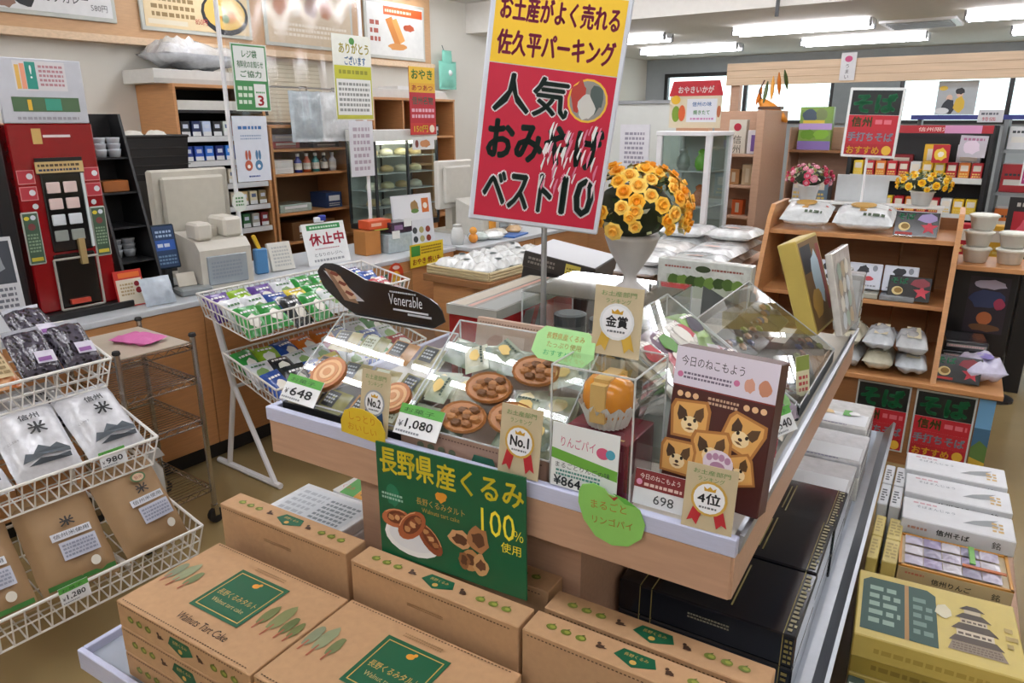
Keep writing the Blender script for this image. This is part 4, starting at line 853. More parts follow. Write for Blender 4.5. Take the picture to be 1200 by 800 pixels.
it = [('r', .03, .205, .26, .235, '#2f8a48'), ('l', .05, .21, .24, .23, 1, '#bfe0c4'), ('t', '休止中', .035, .115, .07, '#c22a44', .235, .03), ('l', .06, .088, .23, .10, 1, '#b98a90'), ('t', 'となりのレジへ', .05, .050, .02, '#55585c', .19), ('l', .04, .015, .25, .04, 1, '#9a9da0')]
card('closed_sign', 'white register closed sign with red lettering on the counter', 'sign', RF, (-3.36, 2.82, CZ), .29, .245, '#e6e8e7', it, rz=84, rx=-14, th=.004)
t = thing('bow_clip', 'blue clip on top of the register closed sign', 'clip', RF, (-3.30, 2.90, CZ+.245), 84)
t.matrix_basis = RF @ T(-3.415, 2.80, CZ+.242) @ Rz(84)
MB().cbox(-.03, .03, -.012, .012, 0, .03, .004, '#dfe2e8').cbox(.0, .045, -.014, .014, .005, .04, .006, '#25348f').build('clip', t, SATIN)
t = thing('wooden_box', 'orange wooden display box with red packs beside the menu', 'box', RF, (-3.42, 3.22, CZ), 84)
MB().cbox(-.10, .02, -.06, .06, 0, .15, .003, '#b97a3c').build('box', t, MATTE); MB().cbox(-.02, .09, -.062, .05, .150, .154, .001, '#b9c04a').build('green_tray', t, SATIN)
t2 = thing('snack_box', 'orange-red snack box lying on the wooden display box', 'box', RF, (-3.42, 3.22, CZ+.155), 84); MB().cbox(-.06, .12, -.05, .06, 0, .055, .003, '#d4562c').build('carton', t2, SATIN); front(t2, .12, .10, .055, [('r', .02, .02, .10, .04, '#e8b49a')])
t = thing('clear_case', 'clear case of small sweets with price tags beside the menu', 'case', RF, (-3.36, 3.36, CZ), 84)
MB().cbox(-.10, .10, -.06, .08, 0, .12, .004, '#a8b6bc').build('case', t, FILM)
t2 = thing('snack_box', 'dark purple snack box lying on the clear sweets case', 'box', RF, (-3.36, 3.36, CZ+.122), 84); MB().cbox(-.06, .11, -.05, .08, 0, .068, .004, '#3a2a3c').build('carton', t2, FILM); front(t2, .12, .10, .068, [('r', .02, .02, .09, .05, '#8a6a94')])
for k in range(2): MB().box(-.07+.10*k, -.01+.10*k, -.066, -.062, .09+.07*k, .14+.07*k, '#e4e7e6').build('price_tag', t, SATIN)
it = [('r', .01, .17, .34, .33, '#dfe1e4'), ('p', blob(.20, .26, .035, .04, 3), '#9a7a4c'), ('e', .20, .23, .035, .015, '#5a7a3c'), ('r', .265, .215, .33, .31, '#c86a2c'), ('e', .297, .26, .02, .02, '#e9e2d4')] + [('e', .06+.06*(i % 5), .10-.06*(i//5), .022, .022, ['#b9803a', '#5a4a3a', '#3a3f44', '#a8a06a', '#8d3a2c'][i % 5]) for i in range(10)]
card('food_menu', 'white hot-snack menu board with food photos standing on the counter', 'menu', RF, (-3.40, 3.60, CZ), .36, .34, '#d5d7dc', it, rz=86, rx=-6, th=.006)
it = [('r', .01, .07, .09, .135, '#3f8f3a'), ('l', .10, .075, .29, .13, 3, '#8a6a14'), ('t', 'おやき 焼いも', .02, .015, .04, '#a8322c', .26, .02)]
card('yellow_banner', 'yellow sale banner with green and red writing on the counter front', 'banner', RF, (-3.138, 3.42, .765), .31, .145, '#e8cc2e', it, rz=90, th=.003)
ov = [(.055*math.cos(2*math.pi*i/20), .075+.078*math.sin(2*math.pi*i/20)) for i in range(20)]
card('oval_sign', 'oval orange and red photo card of baked snacks at the counter front', 'sign', RF, (-3.06, 3.05, .69), .11, .15, '#c9401f', [('e', .055, .062, .036, .044, '#e99a2a'), ('e', .045, .05, .016, .016, '#f0c03a'), ('e', .068, .06, .016, .016, '#f0b83a'), ('e', .055, .085, .015, .015, '#f2c84a'), ('e', .055, .125, .026, .012, '#e8c9c0')], rz=80, shape=ov, th=.004, ry=3)
t = thing('goods_rack', 'green packaged goods in a clear rack fixed to the counter front', 'rack', RF, (-3.08, 2.98, .60), 90)
MB().box(-.30, .18, -.055, -.05, 0, .18).build('clear_front', t, ACR); MB().box(-.30, .18, -.055, .075, -.006, 0, '#c9ccca').build('floor_panel', t, SATIN)
for k in range(6):
    q = thing('goods_pack', '%s pack standing in the clear rack at the counter front, %s along' % (['green', 'pale teal', 'dark green', 'grey green'][k % 4], ORD[k]), 'pack', group='packs in the counter rack'); q.matrix_basis = t.matrix_basis @ T(-.26+.08*k, 0, .004) @ Rx(78)
    MB().pillow(.075, .17, .03, 6, 6, ['#4c8a74', '#7fa69a', '#2f6a4a', '#9db8ae'][k % 4], seed=k, c=(0, .085, -.015)).build('pouch', q, FILM, True)
# second register behind the red sign
t = thing('register_display', 'cream display back of the far register beside the food menu', 'monitor', RF, (-3.62, 4.27, CZ+.08), 88)
MB().cbox(-.19, .19, -.02, .03, .10, .45, .010, '#d2cfc6').cbox(-.15, .15, -.05, -.018, .14, .41, .012, '#cac7bd').build('shell', t, SATIN); MB().box(-.05, .05, -.02, .05, -.08, .2, '#b9b5a8').box(-.12, .12, -.06, .14, -.08, -.06, '#b9b5a8').build('stand', t, SATIN)
t = thing('cash_machine', 'cream cash changer of the far register', 'register', RF, (-3.38, 4.32, CZ), 84)
MB().hull([(-.15, -.14, 0), (.15, -.14, 0), (.15, .14, 0), (-.15, .14, 0), (-.15, -.14, .17), (.15, -.14, .17), (-.15, .14, .26), (.15, .14, .26)], '#c6c3b9').build('body', t, SATIN); MB().cbox(-.09, -.02, -.15, -.135, .05, .13, .004, '#d9963a').build('orange_label', t, SATIN); MB().cbox(.02, .12, -.15, -.135, .05, .15, .004, '#a3abad').build('front_window', t, GLOSS)
for k in range(7):
    q = thing('counter_goods', ['white lidded jar', 'orange figurine', 'clear pouch of sweets', 'white folded pouch', 'pale pouch of biscuits', 'blue folder', 'tan snack bag'][k] + ' on the counter beside the far register', 'goods', RF, (-3.20+.05*(k % 2), 3.80+.11*k, CZ), 20*k)
    if k == 0: MB().lathe([(.04, 0), (.05, .05), (.04, .10), (.03, .12)], 14, '#d0d2cf').build('jar', q, GLOSS, True); MB().lathe([(.033, .12), (.033, .135), (.01, .14)], 14, '#b9bab6').build('lid', q, GLOSS)
    elif k == 1: MB().ball(.035, (0, 0, .035), col='#d98a2c').build('lower_ball', q, GLOSS, True); MB().ball(.028, (0, 0, .085), col='#e09a38').build('upper_ball', q, GLOSS, True)
    elif k == 5: MB().cbox(-.12, .12, -.09, .09, 0, .012, .002, '#3f6fb5').build('folder', q, SATIN)
    else: MB().pillow(.15, .12, .06, 8, 6, ['', '', '#b9c4bd', '#dfe1de', '#cfcaba', '', '#c09a68'][k], seed=k).build('pouch', q, FILM, True)
# black basket on a shelf behind the register
t = thing('black_basket', 'black woven basket standing behind the register display', 'basket', RF, (-3.98, 2.13, 0), 90)
m = MB(); w, d, h0, h1 = .20, .09, 1.345, 1.572
m.hull([(-w*.9, -d*.9, h0), (w*.9, -d*.9, h0), (w*.9, d*.9, h0), (-w*.9, d*.9, h0), (-w, -d, h1), (w, -d, h1), (w, d, h1), (-w, d, h1)], '#1d1a19').build('basket', t, MATTE)
MB().path([(-w, -d, h1), (w, -d, h1), (w, d, h1), (-w, d, h1)], .008, 6, '#2a2624', True).build('rim', t, MATTE)
for k in range(5): MB().box(-w*.98, w*.98, -d-.002, -d*.9, h0+.03+.045*k, h0+.034+.045*k, '#2f2a28').build('weave_band', t, MATTE)
MB().box(-w*.8, w*.8, -d*.8, d*.8, 0, h0, '#3c3936').build('support_cabinet', t, SATIN)
for k in range(2): MB().pillow(.09, .09, .05, 6, 6, '#d6d3c9', seed=k, c=(-.06+.13*k, 0, h1-.02)).build('paper_wad', t, MATTE, True)
# ------------------------------------------------------------------ wire helpers
def wire_basket(parent, x0, x1, y0, y1, zb, zf, dep, step=.035, name='basket', r=.0028, mat=None):
    """open wire basket: back rim (x0) at height zb, front rim (x1) at zf"""
    o = bpy.data.objects.new(name, None); COL.objects.link(o); o.parent = parent
    z = lambda x: zb+(zf-zb)*(x-x0)/(x1-x0)
    rim = [(x0, y0, zb), (x1, y0, zf), (x1, y1, zf), (x0, y1, zb)]
    MB().path(rim, r*1.9, 6, closed=True).build('rim', o, mat or WIREW)
    low = [(x0+.02, y0+.02, zb-dep), (x1-.02, y0+.02, zf-dep), (x1-.02, y1-.02, zf-dep), (x0+.02, y1-.02, zb-dep)]
    m = MB().path(low, r*1.3, 5, closed=True)
    mid = [((a[0]+b[0])/2, (a[1]+b[1])/2, (a[2]+b[2])/2) for a, b in zip(rim, low)]; m.path(mid, r, 4, closed=True)
    n = int((y1-y0)/step)
    for i in range(n+1):
        y = y0+(y1-y0)*i/n; yl = y0+.02+(y1-y0-.04)*i/n
        m.cyl((x1, y, zf), (x1-.02, yl, zf-dep), r, n=4); m.cyl((x0, y, zb), (x0+.02, yl, zb-dep), r, n=4); m.cyl((x0+.02, yl, zb-dep), (x1-.02, yl, zf-dep), r, n=4)
    n = int((x1-x0)/step)
    for i in range(n+1):
        x = x0+(x1-x0)*i/n; xl = x0+.02+(x1-x0-.04)*i/n
        for y, yl in ((y0, y0+.02), (y1, y1-.02)): m.cyl((x, y, z(x)), (xl, yl, z(xl)-dep), r, n=4)
    for i in range(1, 4):
        x = x0+(x1-x0)*i/4; m.cyl((x, y0+.02, z(x)-dep), (x, y1-.02, z(x)-dep), r, n=4)
    m.build('wire_mesh', o, mat or WIREW); return o
# ------------------------------------------------------------------ three-tier basket rack at the near left
t = thing('basket_rack', 'white three-tier wire basket rack filled with bags at the near left', 'rack', RF)
wire_basket(t, -2.90, -2.565, -.05, 1.142, .93, .85, .10)
wire_basket(t, -2.72, -2.352, -.05, 1.157, .69, .60, .10)
wire_basket(t, -2.60, -2.205, -.05, 1.193, .36, .285, .11)
for y in (-.03, 1.10):
    MB().path([(-2.60, y, .012), (-2.98, y, .012), (-2.93, y, .95)], .011, 8).build('upright', t, WIREW)
    for z0, x in ((.83, -2.60), (.585, -2.40), (.25, -2.30)): MB().cyl((-2.93, y, z0), (x, y, z0-.04), .006, n=6).build('bracket', t, WIREW)
def bag(label, loc, w, l, h, col, rz, rx, items=None, mat=None, group=None, name='rice_bag', seed=0, fold=None, cat='bag', top_crimp=True, ry=0):
    """bag lying on its back, top end at +y; local z is its front face"""
    t = thing(name, label, cat, RF, loc, rz, rx, ry, group)
    MB().pillow(w, l, h, 12, 14, col, p=3.4, wr=.05, seed=seed, c=(0, l/2, 0)).build('bag', t, mat or FILM, True)
    if top_crimp: MB().add([(-w*.46, l*.955, h*.5), (w*.46, l*.955, h*.5), (w*.48, l*1.045, h*.5+.012), (-w*.48, l*1.045, h*.5+.012), (-w*.46, l*.955, h*.5-.004), (w*.46, l*.955, h*.5-.004), (w*.48, l*1.045, h*.5+.008), (-w*.48, l*1.045, h*.5+.008)], [(0, 1, 2, 3), (7, 6, 5, 4), (0, 4, 5, 1), (1, 5, 6, 2), (2, 6, 7, 3), (3, 7, 4, 0)], fold or col or '#ffffff').build('sealed_top', t, mat if mat and mat not in (BEANS, PERSIM) else FILM)
    if items: prn(t, (-w/2, 0, h/2), FX, FY, items, warp=lambda x, y: pil_h(2*x/w-1, 2*y/l-1, h, 3.4)*.5+h*.12)
    return t
# rice in white bags, second basket
def rice_items(w, l):
    it = [('t', '米', w*.42, l*.50, l*.17, '#1d1f22', w*.26, .03), ('t', '信州', w*.36, l*.72, l*.09, '#2a2c30', w*.3, .02), ('t', 'こしひかり', w*.07, l*.46, l*.03, '#33353a', w*.16)]
    it += [('p', [(w*.14, l*.16), (w*.22, l*.27), (w*.32, l*.24), (w*.44, l*.34), (w*.58, l*.27), (w*.70, l*.31), (w*.86, l*.22), (w*.86, l*.17), (w*.5, l*.20)], '#50585f'), ('p', [(w*.2, l*.11), (w*.4, l*.17), (w*.62, l*.14), (w*.84, l*.16), (w*.84, l*.10)], '#3a4148')]
    return it
rb = [('white bag of rice with brush lettering nearest the end of the second basket', (-2.430, 1.045, .535), 90+3, 39), ('white bag of rice leaning left of the end bag in the second basket', (-2.430, .835, .535), 90-3, 38), ('white bag of rice lying low at the edge of the photo, second basket', (-2.425, .63, .53), 90+2, 36)]
for k, (lab, loc, rz, rx) in enumerate(rb): bag(lab, loc, .192, .265, .095, '#cfd0d4', rz, rx, rice_items(.192, .265), group='white rice bags', seed=k)
bag('white bag of rice behind the others at the end of the second basket', (-2.60, .94, .575), .20, .24, .075, '#c9cacb', 94, 34, rice_items(.20, .24), group='white rice bags', seed=7)
bag('white bag of rice behind the others, second from the end of the second basket', (-2.60, .73, .575), .20, .24, .075, '#c9cacb', 88, 34, rice_items(.20, .24), group='white rice bags', seed=9)
# kraft rice bags, lowest basket
def kraft_items(w, l, green):
    it = [('p', [(w*.28, l*.50), (w*.80, l*.50), (w*.80, l*.58), (w*.28, l*.58)], '#d4d6dc'), ('t', '信州米使用', w*.31, l*.52, l*.045, '#33353c', w*.46, .01), ('p', [(w*.34, l*.28), (w*.82, l*.28), (w*.82, l*.47), (w*.34, l*.47)], '#b9bcc9'), ('l', w*.37, l*.30, w*.79, l*.45, 4, '#8a8d9c'), ('e', w*.70, l*.18, w*.065, l*.05, '#d9d4c6'), ('t', '米', w*.45, l*.62, l*.10, '#23201c', w*.18, .03)]
    if green: it.append(('r', w*.06, l*.055, w*.94, l*.10, '#3c7a34'))
    else: it += [('e', w*.58, l*.80, w*.12, l*.06, '#4a6a3c'), ('e', w*.58, l*.80, w*.09, l*.045, '#c9a98a'), ('t', '新米', w*.52, l*.775, l*.045, '#8d3a2c', w*.13)]
    return it
kb = [('brown kraft rice bag with folded top nearest the end of the lowest basket', (-2.295, 1.055, .222), 90+6, 54, 0), ('brown kraft rice bag with green stripe, middle of the lowest basket', (-2.295, .81, .21), 90-4, 52, 1), ('brown kraft rice bag with green stripe at the edge of the lowest basket', (-2.29, .57, .21), 90-3, 49, 1)]
for k, (lab, loc, rz, rx, g) in enumerate(kb): bag(lab, loc, .222, .305, .105, '#9c7d58', rz, rx, kraft_items(.222, .305, g), group='kraft rice bags', seed=20+k, mat=MATTE, fold='#b3946c')
# beans and dried fruit, top basket
bn = [((-2.635, 1.072, .80), 90, 40, 0), ((-2.635, .943, .80), 88, 42, 1), ((-2.745, 1.01, .86), 94, 36, 2)]
for k, (loc, rz, rx, _) in enumerate(bn):
    bag(['clear bag of black beans with white label at the end of the top basket', 'clear bag of black beans beside the dried fruit in the top basket', 'clear bag of black beans lying behind in the top basket'][k], loc, .125, .19, .08, None, rz, rx, [('r', .05, .03, .11, .075, '#cfcbd8'), ('r', .055, .035, .095, .05, '#8d5a9a')], mat=BEANS, group='bags of black beans', name='bean_bag', seed=k, fold='#b9bcc4')
for k, (loc, rz) in enumerate((((-2.62, .83, .80), 91), ((-2.62, .735, .80), 89), ((-2.62, .64, .80), 91))):
    bag(['clear bag of amber dried fruit beside the bean bags', 'clear bag of amber dried fruit with kraft label, middle of the top basket', 'clear bag of amber dried fruit at the edge of the photo'][k], loc, .092, .20, .05, None, rz, 36, [('p', [(.030, .03), (.075, .03), (.075, .13), (.030, .13)], '#cdb78c'), ('l', .035, .04, .07, .12, 4, '#8a744c')], mat=PERSIM, group='bags of dried fruit', name='fruit_bag', seed=k, fold='#c4b9ae')
for k, (loc, num) in enumerate((((-2.342, 1.00, .56), '980'), ((-2.192, .76, .245), '1,280'))):
    price(['small white and green price tag on the rim of the rice basket', 'white and green price tag on the rim of the kraft bag basket'][k], RF, loc, .085, .055, num, rz=90, rx=-14)
# ------------------------------------------------------------------ chrome wire shelving trolley
t = thing('wire_trolley', 'small chrome wire shelf trolley with four tiers beside the counter', 'trolley', RF)
X0, X1, Y0, Y1 = -3.06, -2.65, 1.20, 1.50
for x in (X0, X1):
    for y in (Y0, Y1):
        MB().cyl((x, y, .075), (x, y, .83), .0115, n=8).build('post', t, CHROME); MB().lathe([(.012, .83), (.016, .835), (.013, .845)], 8, c=(x, y, 0)).build('post_cap', t, DARK)
        MB().cyl((x-.012, y, .034), (x+.012, y, .034), .033, n=12).build('caster', t, DARK); MB().box(x-.014, x+.014, y-.01, y+.01, .034, .085).build('caster_fork', t, CHROME)
for z in (.80, .655, .475, .17):
    o = bpy.data.objects.new('wire_shelf', None); COL.objects.link(o); o.parent = t
    m = MB()
    for dz in (0, -.022): m.path([(X0, Y0, z+dz), (X1, Y0, z+dz), (X1, Y1, z+dz), (X0, Y1, z+dz)], .0035, 5, closed=True)
    m.build('rim', o, CHROME); m = MB()
    for i in range(1, 17): x = X0+(X1-X0)*i/17; m.cyl((x, Y0, z), (x, Y1, z), .0022, n=4)
    n = 12
    for y in (Y0, Y1): m.path([(X0+(X1-X0)*i/n, y, z-.022*(i % 2)) for i in range(n+1)], .002, 4)
    for x in (X0, X1): m.path([(x, Y0+(Y1-Y0)*i/n, z-.022*(i % 2)) for i in range(n+1)], .002, 4)
    m.build('wire_mesh', o, CHROME)
MB().box(X0+.01, X1-.01, Y0+.01, Y1-.01, .804, .808, '#b8ab98').build('liner_sheet', t, SATIN)
t = thing('pink_cloth', 'crumpled pink cleaning cloth on top of the wire trolley', 'cloth', RF, (-2.82, 1.37, .809), 20)
MB().pillow(.19, .11, .03, 12, 8, '#c9689f', seed=3, wr=.3).build('cloth', t, MATTE, True)
t = thing('spray_bottle', 'white spray bottle on the lowest tier of the trolley', 'bottle', RF, (-2.74, 1.31, .175))
MB().lathe([(.035, 0), (.038, .01), (.036, .12), (.014, .155), (.014, .17)], 14, '#c3c2bc').build('bottle', t, GLOSS, True); MB().hull([(-.012, -.03, .17), (.012, -.03, .17), (.012, .05, .17), (-.012, .05, .17), (-.012, -.045, .195), (.012, -.045, .195), (.012, .03, .21), (-.012, .03, .21)], '#d5d5d2').build('spray_head', t, SATIN)
# ------------------------------------------------------------------ white basket stand with snacks before the counter
t = thing('basket_stand', 'white tubular stand with two wire snack baskets in front of the counter', 'stand', RF)
wire_basket(t, -3.02, -2.655, 1.755, 2.75, .905, .845, .105, .03)
wire_basket(t, -2.92, -2.55, 1.79, 2.75, .635, .535, .10, .03)
for y in (1.84, 2.66):
    MB().cyl((-3.15, y, .016), (-2.66, y, .016), .015, n=8).build('foot_bar', t, WHITE)
    MB().cyl((-3.06, y, .02), (-2.95, y, .45), .013, n=8).build('leg', t, WHITE); MB().cyl((-2.70, y, .02), (-2.94, y, .45), .013, n=8).build('leg', t, WHITE)
    MB().path([(-2.945, y, .44), (-2.99, y, .62), (-3.055, y, .86)], .016, 8).build('post', t, WHITE)
MB().cyl((-2.945, 1.84, .45), (-2.945, 2.66, .45), .009, n=6).build('cross_bar', t, WHITE)
cols = {'green': '#2f8f3c', 'purple': '#5b3f8c', 'white': '#d6d9dc', 'yellow': '#d9c43a', 'blue': '#2c4f9c', 'lime': '#8fb82c', 'orange': '#d9772c', 'black': '#22262a', 'red': '#a82a34'}
packm = {}
def snack(c, loc, rz, rx, where, seed, i=0, j=0):
    lab_ = '%s snack pack in the %s basket, %s row, %s from the near end' % (c, where, ['back', 'middle', 'front'][j], ORD[i])
    if c not in packm:
        q = thing('snack_pack', 'x', 'snack pack')
        MB().pillow(.125, .165, .04, 8, 8, cols[c], seed=seed, p=3).build('pouch', q, FILM, True)
        prn(q, (-.0625, -.0825, .02), FX, FY, [('p', blob(.0625, .07, .03, .035, seed), '#e8e6da' if c != 'white' else '#7a9a5a'), ('l', .025, .115, .10, .135, 1, '#f2f2f2' if c != 'white' else '#3a6a3a')], warp=lambda x, y: pil_h(2*x/.125-1, 2*y/.165-1, .04)*.5+.003)
        packm[c] = q; q.matrix_basis = RF @ T(*loc) @ Rz(rz) @ Rx(rx)
        q['label'] = lab_; q['group'] = 'snack packs in the ' + where + ' basket'; return
    dup(packm[c], RF, loc, rz, lab_, rx, 0, 'snack packs in the ' + where + ' basket')
sr = random.Random(11)
rows = [['purple', 'lime', 'purple', 'white', 'green', 'green', 'white', 'blue'], ['white', 'white', 'blue', 'yellow', 'green', 'yellow', 'green', 'blue'], ['green', 'green', 'black', 'green', 'white', 'blue', 'white', 'red']]
for j, row in enumerate(rows):
    for i, c in enumerate(row): snack(c, (-2.96+.105*j, 1.83+.118*i, .822-.016*j), 90+sr.uniform(-12, 12), 36+sr.uniform(-10, 14), 'upper', i+j, i, j)
rows = [['green', 'lime', 'blue', 'orange', 'orange', 'blue', 'white', 'green'], ['white', 'black', 'white', 'white', 'red', 'green', 'blue', 'white'], ['blue', 'black', 'blue', 'yellow', 'white', 'blue', 'green', 'red']]
for j, row in enumerate(rows):
    for i, c in enumerate(row): snack(c, (-2.86+.105*j, 1.865+.114*i, .555-.029*j), 90+sr.uniform(-12, 12), 32+sr.uniform(-10, 14), 'lower', i+j, i, j)
# ------------------------------------------------------------------ behind the counter: wall cabinets, menus, vinyl screen
def cabinet(label, y0, y1, ztop, shelves, divs=(), mat=WOOD, x0=-5.045, x1=-4.60, back='#5a4a3c', name='wall_cabinet', F=None, kick=True):
    t = thing(name, label, 'cabinet', F or RF)
    for y in (y0, y1-.02): MB().cbox(x0, x1, y, y+.02, 0, ztop-.02, .001).build('side_panel', t, mat)
    MB().cbox(x0, x1+.005, y0, y1, ztop-.02, ztop, .001).build('top_panel', t, mat)
    MB().box(x0, x0+.01, y0+.02, y1-.02, 0, ztop-.02, back).build('back_panel', t, MATTE)
    for z in shelves: MB().box(x0+.01, x1-.01, y0+.02, y1-.02, z-.018, z).build('shelf', t, mat if name != 'cigarette_cabinet' else BLACK)
    for y, z0, z1 in divs: MB().box(x0+.01, x1-.005, y-.009, y+.009, z0, z1).build('divider', t, mat)
    return t
zs = [.90, 1.06, 1.22, 1.38, 1.54, 1.72]
t = cabinet('tall wooden cabinet with black shelves of small packs behind the register', 2.69, 3.37, 1.88, zs, name='cigarette_cabinet', back='#141414')
for z in zs[:-1]: MB().box(-4.615, -4.60, 2.72, 3.34, z-.022, z+.012, '#cfd2d2').build('price_strip', t, SATIN)
MB().box(-4.9, -4.63, 2.73, 3.34, zs[-1], zs[-1]+.06, '#d5d3cc').build('light_box', t, SATIN)
rowc = [['#8d2a2c', '#2f6a3c', '#d0cdc0', '#8d2a2c', '#d0cdc0', '#2f6a3c', '#a8a49a', '#8d2a2c'], ['#c9b07a', '#d6cfae', '#c9b07a', '#b9a06a', '#d2c9b4', '#c9b07a', '#d6cfae', '#8a7a54'], ['#c7a87a', '#b9a27c', '#d8c9a0', '#c7a87a', '#d8d2c0', '#b9a27c', '#c7a87a', '#d8c9a0'], ['#1f3f9a', '#2c55b8', '#2f6fd0', '#1c2f7a', '#2f7fd8', '#2c55b8', '#24449c', '#3f8ad8'], ['#20242c', '#1c2a55', '#b9c9e2', '#16181c', '#d3ddd3', '#d6a8b0', '#2a3448', '#c9ccd2']]
rown = ['lowest', 'second lowest', 'middle', 'second highest', 'top']; cn = {}
cp0 = {}
for j, row in enumerate(rowc):
    for i, c in enumerate(row):
        nm = {'#8': 'dark red', '#2': 'blue', '#1': 'navy', '#d': 'pale', '#c': 'tan', '#b': 'pale blue' if j == 4 else 'tan', '#a': 'grey', '#3': 'bright blue'}[c[:2]]
        if j == 0 and c == '#2f6a3c': nm = 'green'
        if j == 4 and c in ('#20242c', '#16181c', '#2a3448'): nm = 'black'
        lab = '%s small pack, %s along the %s shelf of the tall cabinet' % (nm, ORD[i], rown[j])
        if c in cp0: dup(cp0[c], RF, (-4.66, 2.765+.077*i, zs[j]+.014), 90, lab, 0, 0, 'small packs on the %s cabinet shelf' % rown[j]); continue
        q = thing('cigarette_pack', lab, 'pack', RF, (-4.66, 2.765+.077*i, zs[j]+.014), 90, group='small packs on the %s cabinet shelf' % rown[j]); cp0[c] = q
        MB().cbox(-.030, .030, -.03, .06, 0, .095, .002, c).build('carton', q, SATIN)
        prn(q, (-.03, -.03, 0), FX, FZ, [('r', 0, 0, .06, .028, '#d9dcdc'), ('r', .012, .05, .048, .075, '#c9d2e2' if nm != 'pale' else '#5a6a8a')])
t = thing('long_box', 'long white box lying on top of the tall cabinet', 'box', RF, (-4.83, 3.0, 1.881), 90)
MB().cbox(-.40, .36, -.19, .19, 0, .085, .003, '#d2d0ca').build('carton', t, SATIN); MB().box(-.402, .362, -.194, -.192, 0, .03, '#b9b7b2').build('lid_edge', t, SATIN)
t = thing('wrapped_bundle', 'bundle wrapped in pale plastic on top of the long white box', 'bundle', RF, (-4.83, 2.99, 1.985), 90)
MB().pillow(.58, .36, .17, 14, 8, '#c3c6ca', seed=5, wr=.16, p=2.2).build('wrap', t, FILM, True); MB().pillow(.22, .16, .10, 8, 6, '#cfcfcd', seed=9, wr=.2, c=(-.12, -.05, .085)).build('folded_sheet', t, FILM, True)
t = cabinet('open wooden goods shelf behind the vinyl screen', 3.39, 4.40, 1.62, [.76, .98, 1.27, 1.45], divs=((4.16, .1, 1.60),), back='#8a6a48')
goods = []
def g_box(label, x, y, z, w, d, h, c, rz=90, mat=None, items=None, cat='box', nm='goods_box', group='goods on the wooden shelf'):
    q = thing(nm, label, cat, RF, (x, y, z), rz, group=group); MB().cbox(-w/2, w/2, -d/2, d/2, 0, h, .003, c).build('carton', q, mat or SATIN)
    front(q, w, d, h, items or [('r', w*.15, h*.45, w*.85, h*.8, '#dfe2e2'), ('l', w*.15, h*.1, w*.85, h*.35, 2, '#c9c9c4')]); return q
def g_bottle(label, x, y, z, c, h=.14, r=.03, cap='#d9d9d6', nm='bottle', group='bottles on the wooden shelf'):
    q = thing(nm, label, 'bottle', RF, (x, y, z), group=group)
    MB().lathe([(r, 0), (r, h*.6), (r*.45, h*.75), (r*.45, h*.85)], 12, c).build('bottle', q, GLOSS, True); MB().lathe([(r*.5, h*.85), (r*.5, h), (r*.3, h)], 10, cap).build('cap', q, SATIN)
    MB().lathe([(r*1.02, h*.15), (r*1.02, h*.5)], 12, '#d3d0c6').build('label_band', q, SATIN)
g_box('white tilted tray of cards on the wooden goods shelf', -4.72, 3.52, 1.271, .17, .16, .10, '#d8d9d6')
for k, (c, n) in enumerate((('#2c3f9a', 'blue'), ('#b5502c', 'orange'), ('#2f8a8f', 'teal'), ('#20242a', 'black'), ('#c9cdd2', 'white'))): g_bottle('%s bottle with white cap on the wooden goods shelf' % n, -4.68, 3.68+.085*k, 1.271, c)
g_box('red and blue banded box high on the wooden goods shelf', -4.80, 3.60, 1.452, .26, .2, .05, '#b5545c'); g_box('pink and white banded box on the red banded box', -4.80, 3.60, 1.503, .26, .2, .05, '#b9c0d2')
for k in range(4): g_box('grey clear tray, %s of the pile on the wooden goods shelf' % ['lowest', 'second lowest', 'second highest', 'top'][k], -4.80, 3.98, 1.452+.033*k, .26, .22, .03, ['#7f868c', '#9aa2a8', '#8d949a', '#a8b0b6'][k], mat=FILM)
g_box('pale glass tray on the lower wooden goods shelf', -4.76, 3.60, .981, .30, .24, .06, '#9fb0a8', mat=FILM); g_box('dark blue folder box on the lower wooden goods shelf', -4.74, 3.98, .981, .16, .2, .12, '#2c3f66'); g_box('brown carton low on the wooden goods shelf', -4.76, 3.75, .761, .42, .26, .14, '#6b4a2c')
g_box('orange pack in the narrow bay of the wooden goods shelf', -4.76, 4.27, 1.271, .13, .2, .10, '#5a8fa8'); g_box('dark pack low in the narrow bay of the wooden goods shelf', -4.76, 4.27, .981, .14, .2, .13, '#3a3f44')
t = thing('lens_sign', 'round blue and white sticker disc in the low shelf bay', 'disc', RF, (-4.63, 4.28, .80), 90)
m = MB(); m.m = Rx(90); m.lathe([(.06, -.006), (.06, .006)], 20, '#dfe3e6').lathe([(.035, -.001), (.035, .008)], 18, '#1f3f7a').build('disc', t, SATIN); MB().box(-.04, .04, -.03, .03, -.04, -.035, '#3a3f44').box(-.01, .01, -.004, .004, -.035, 0, '#3a3f44').build('foot', t, SATIN)
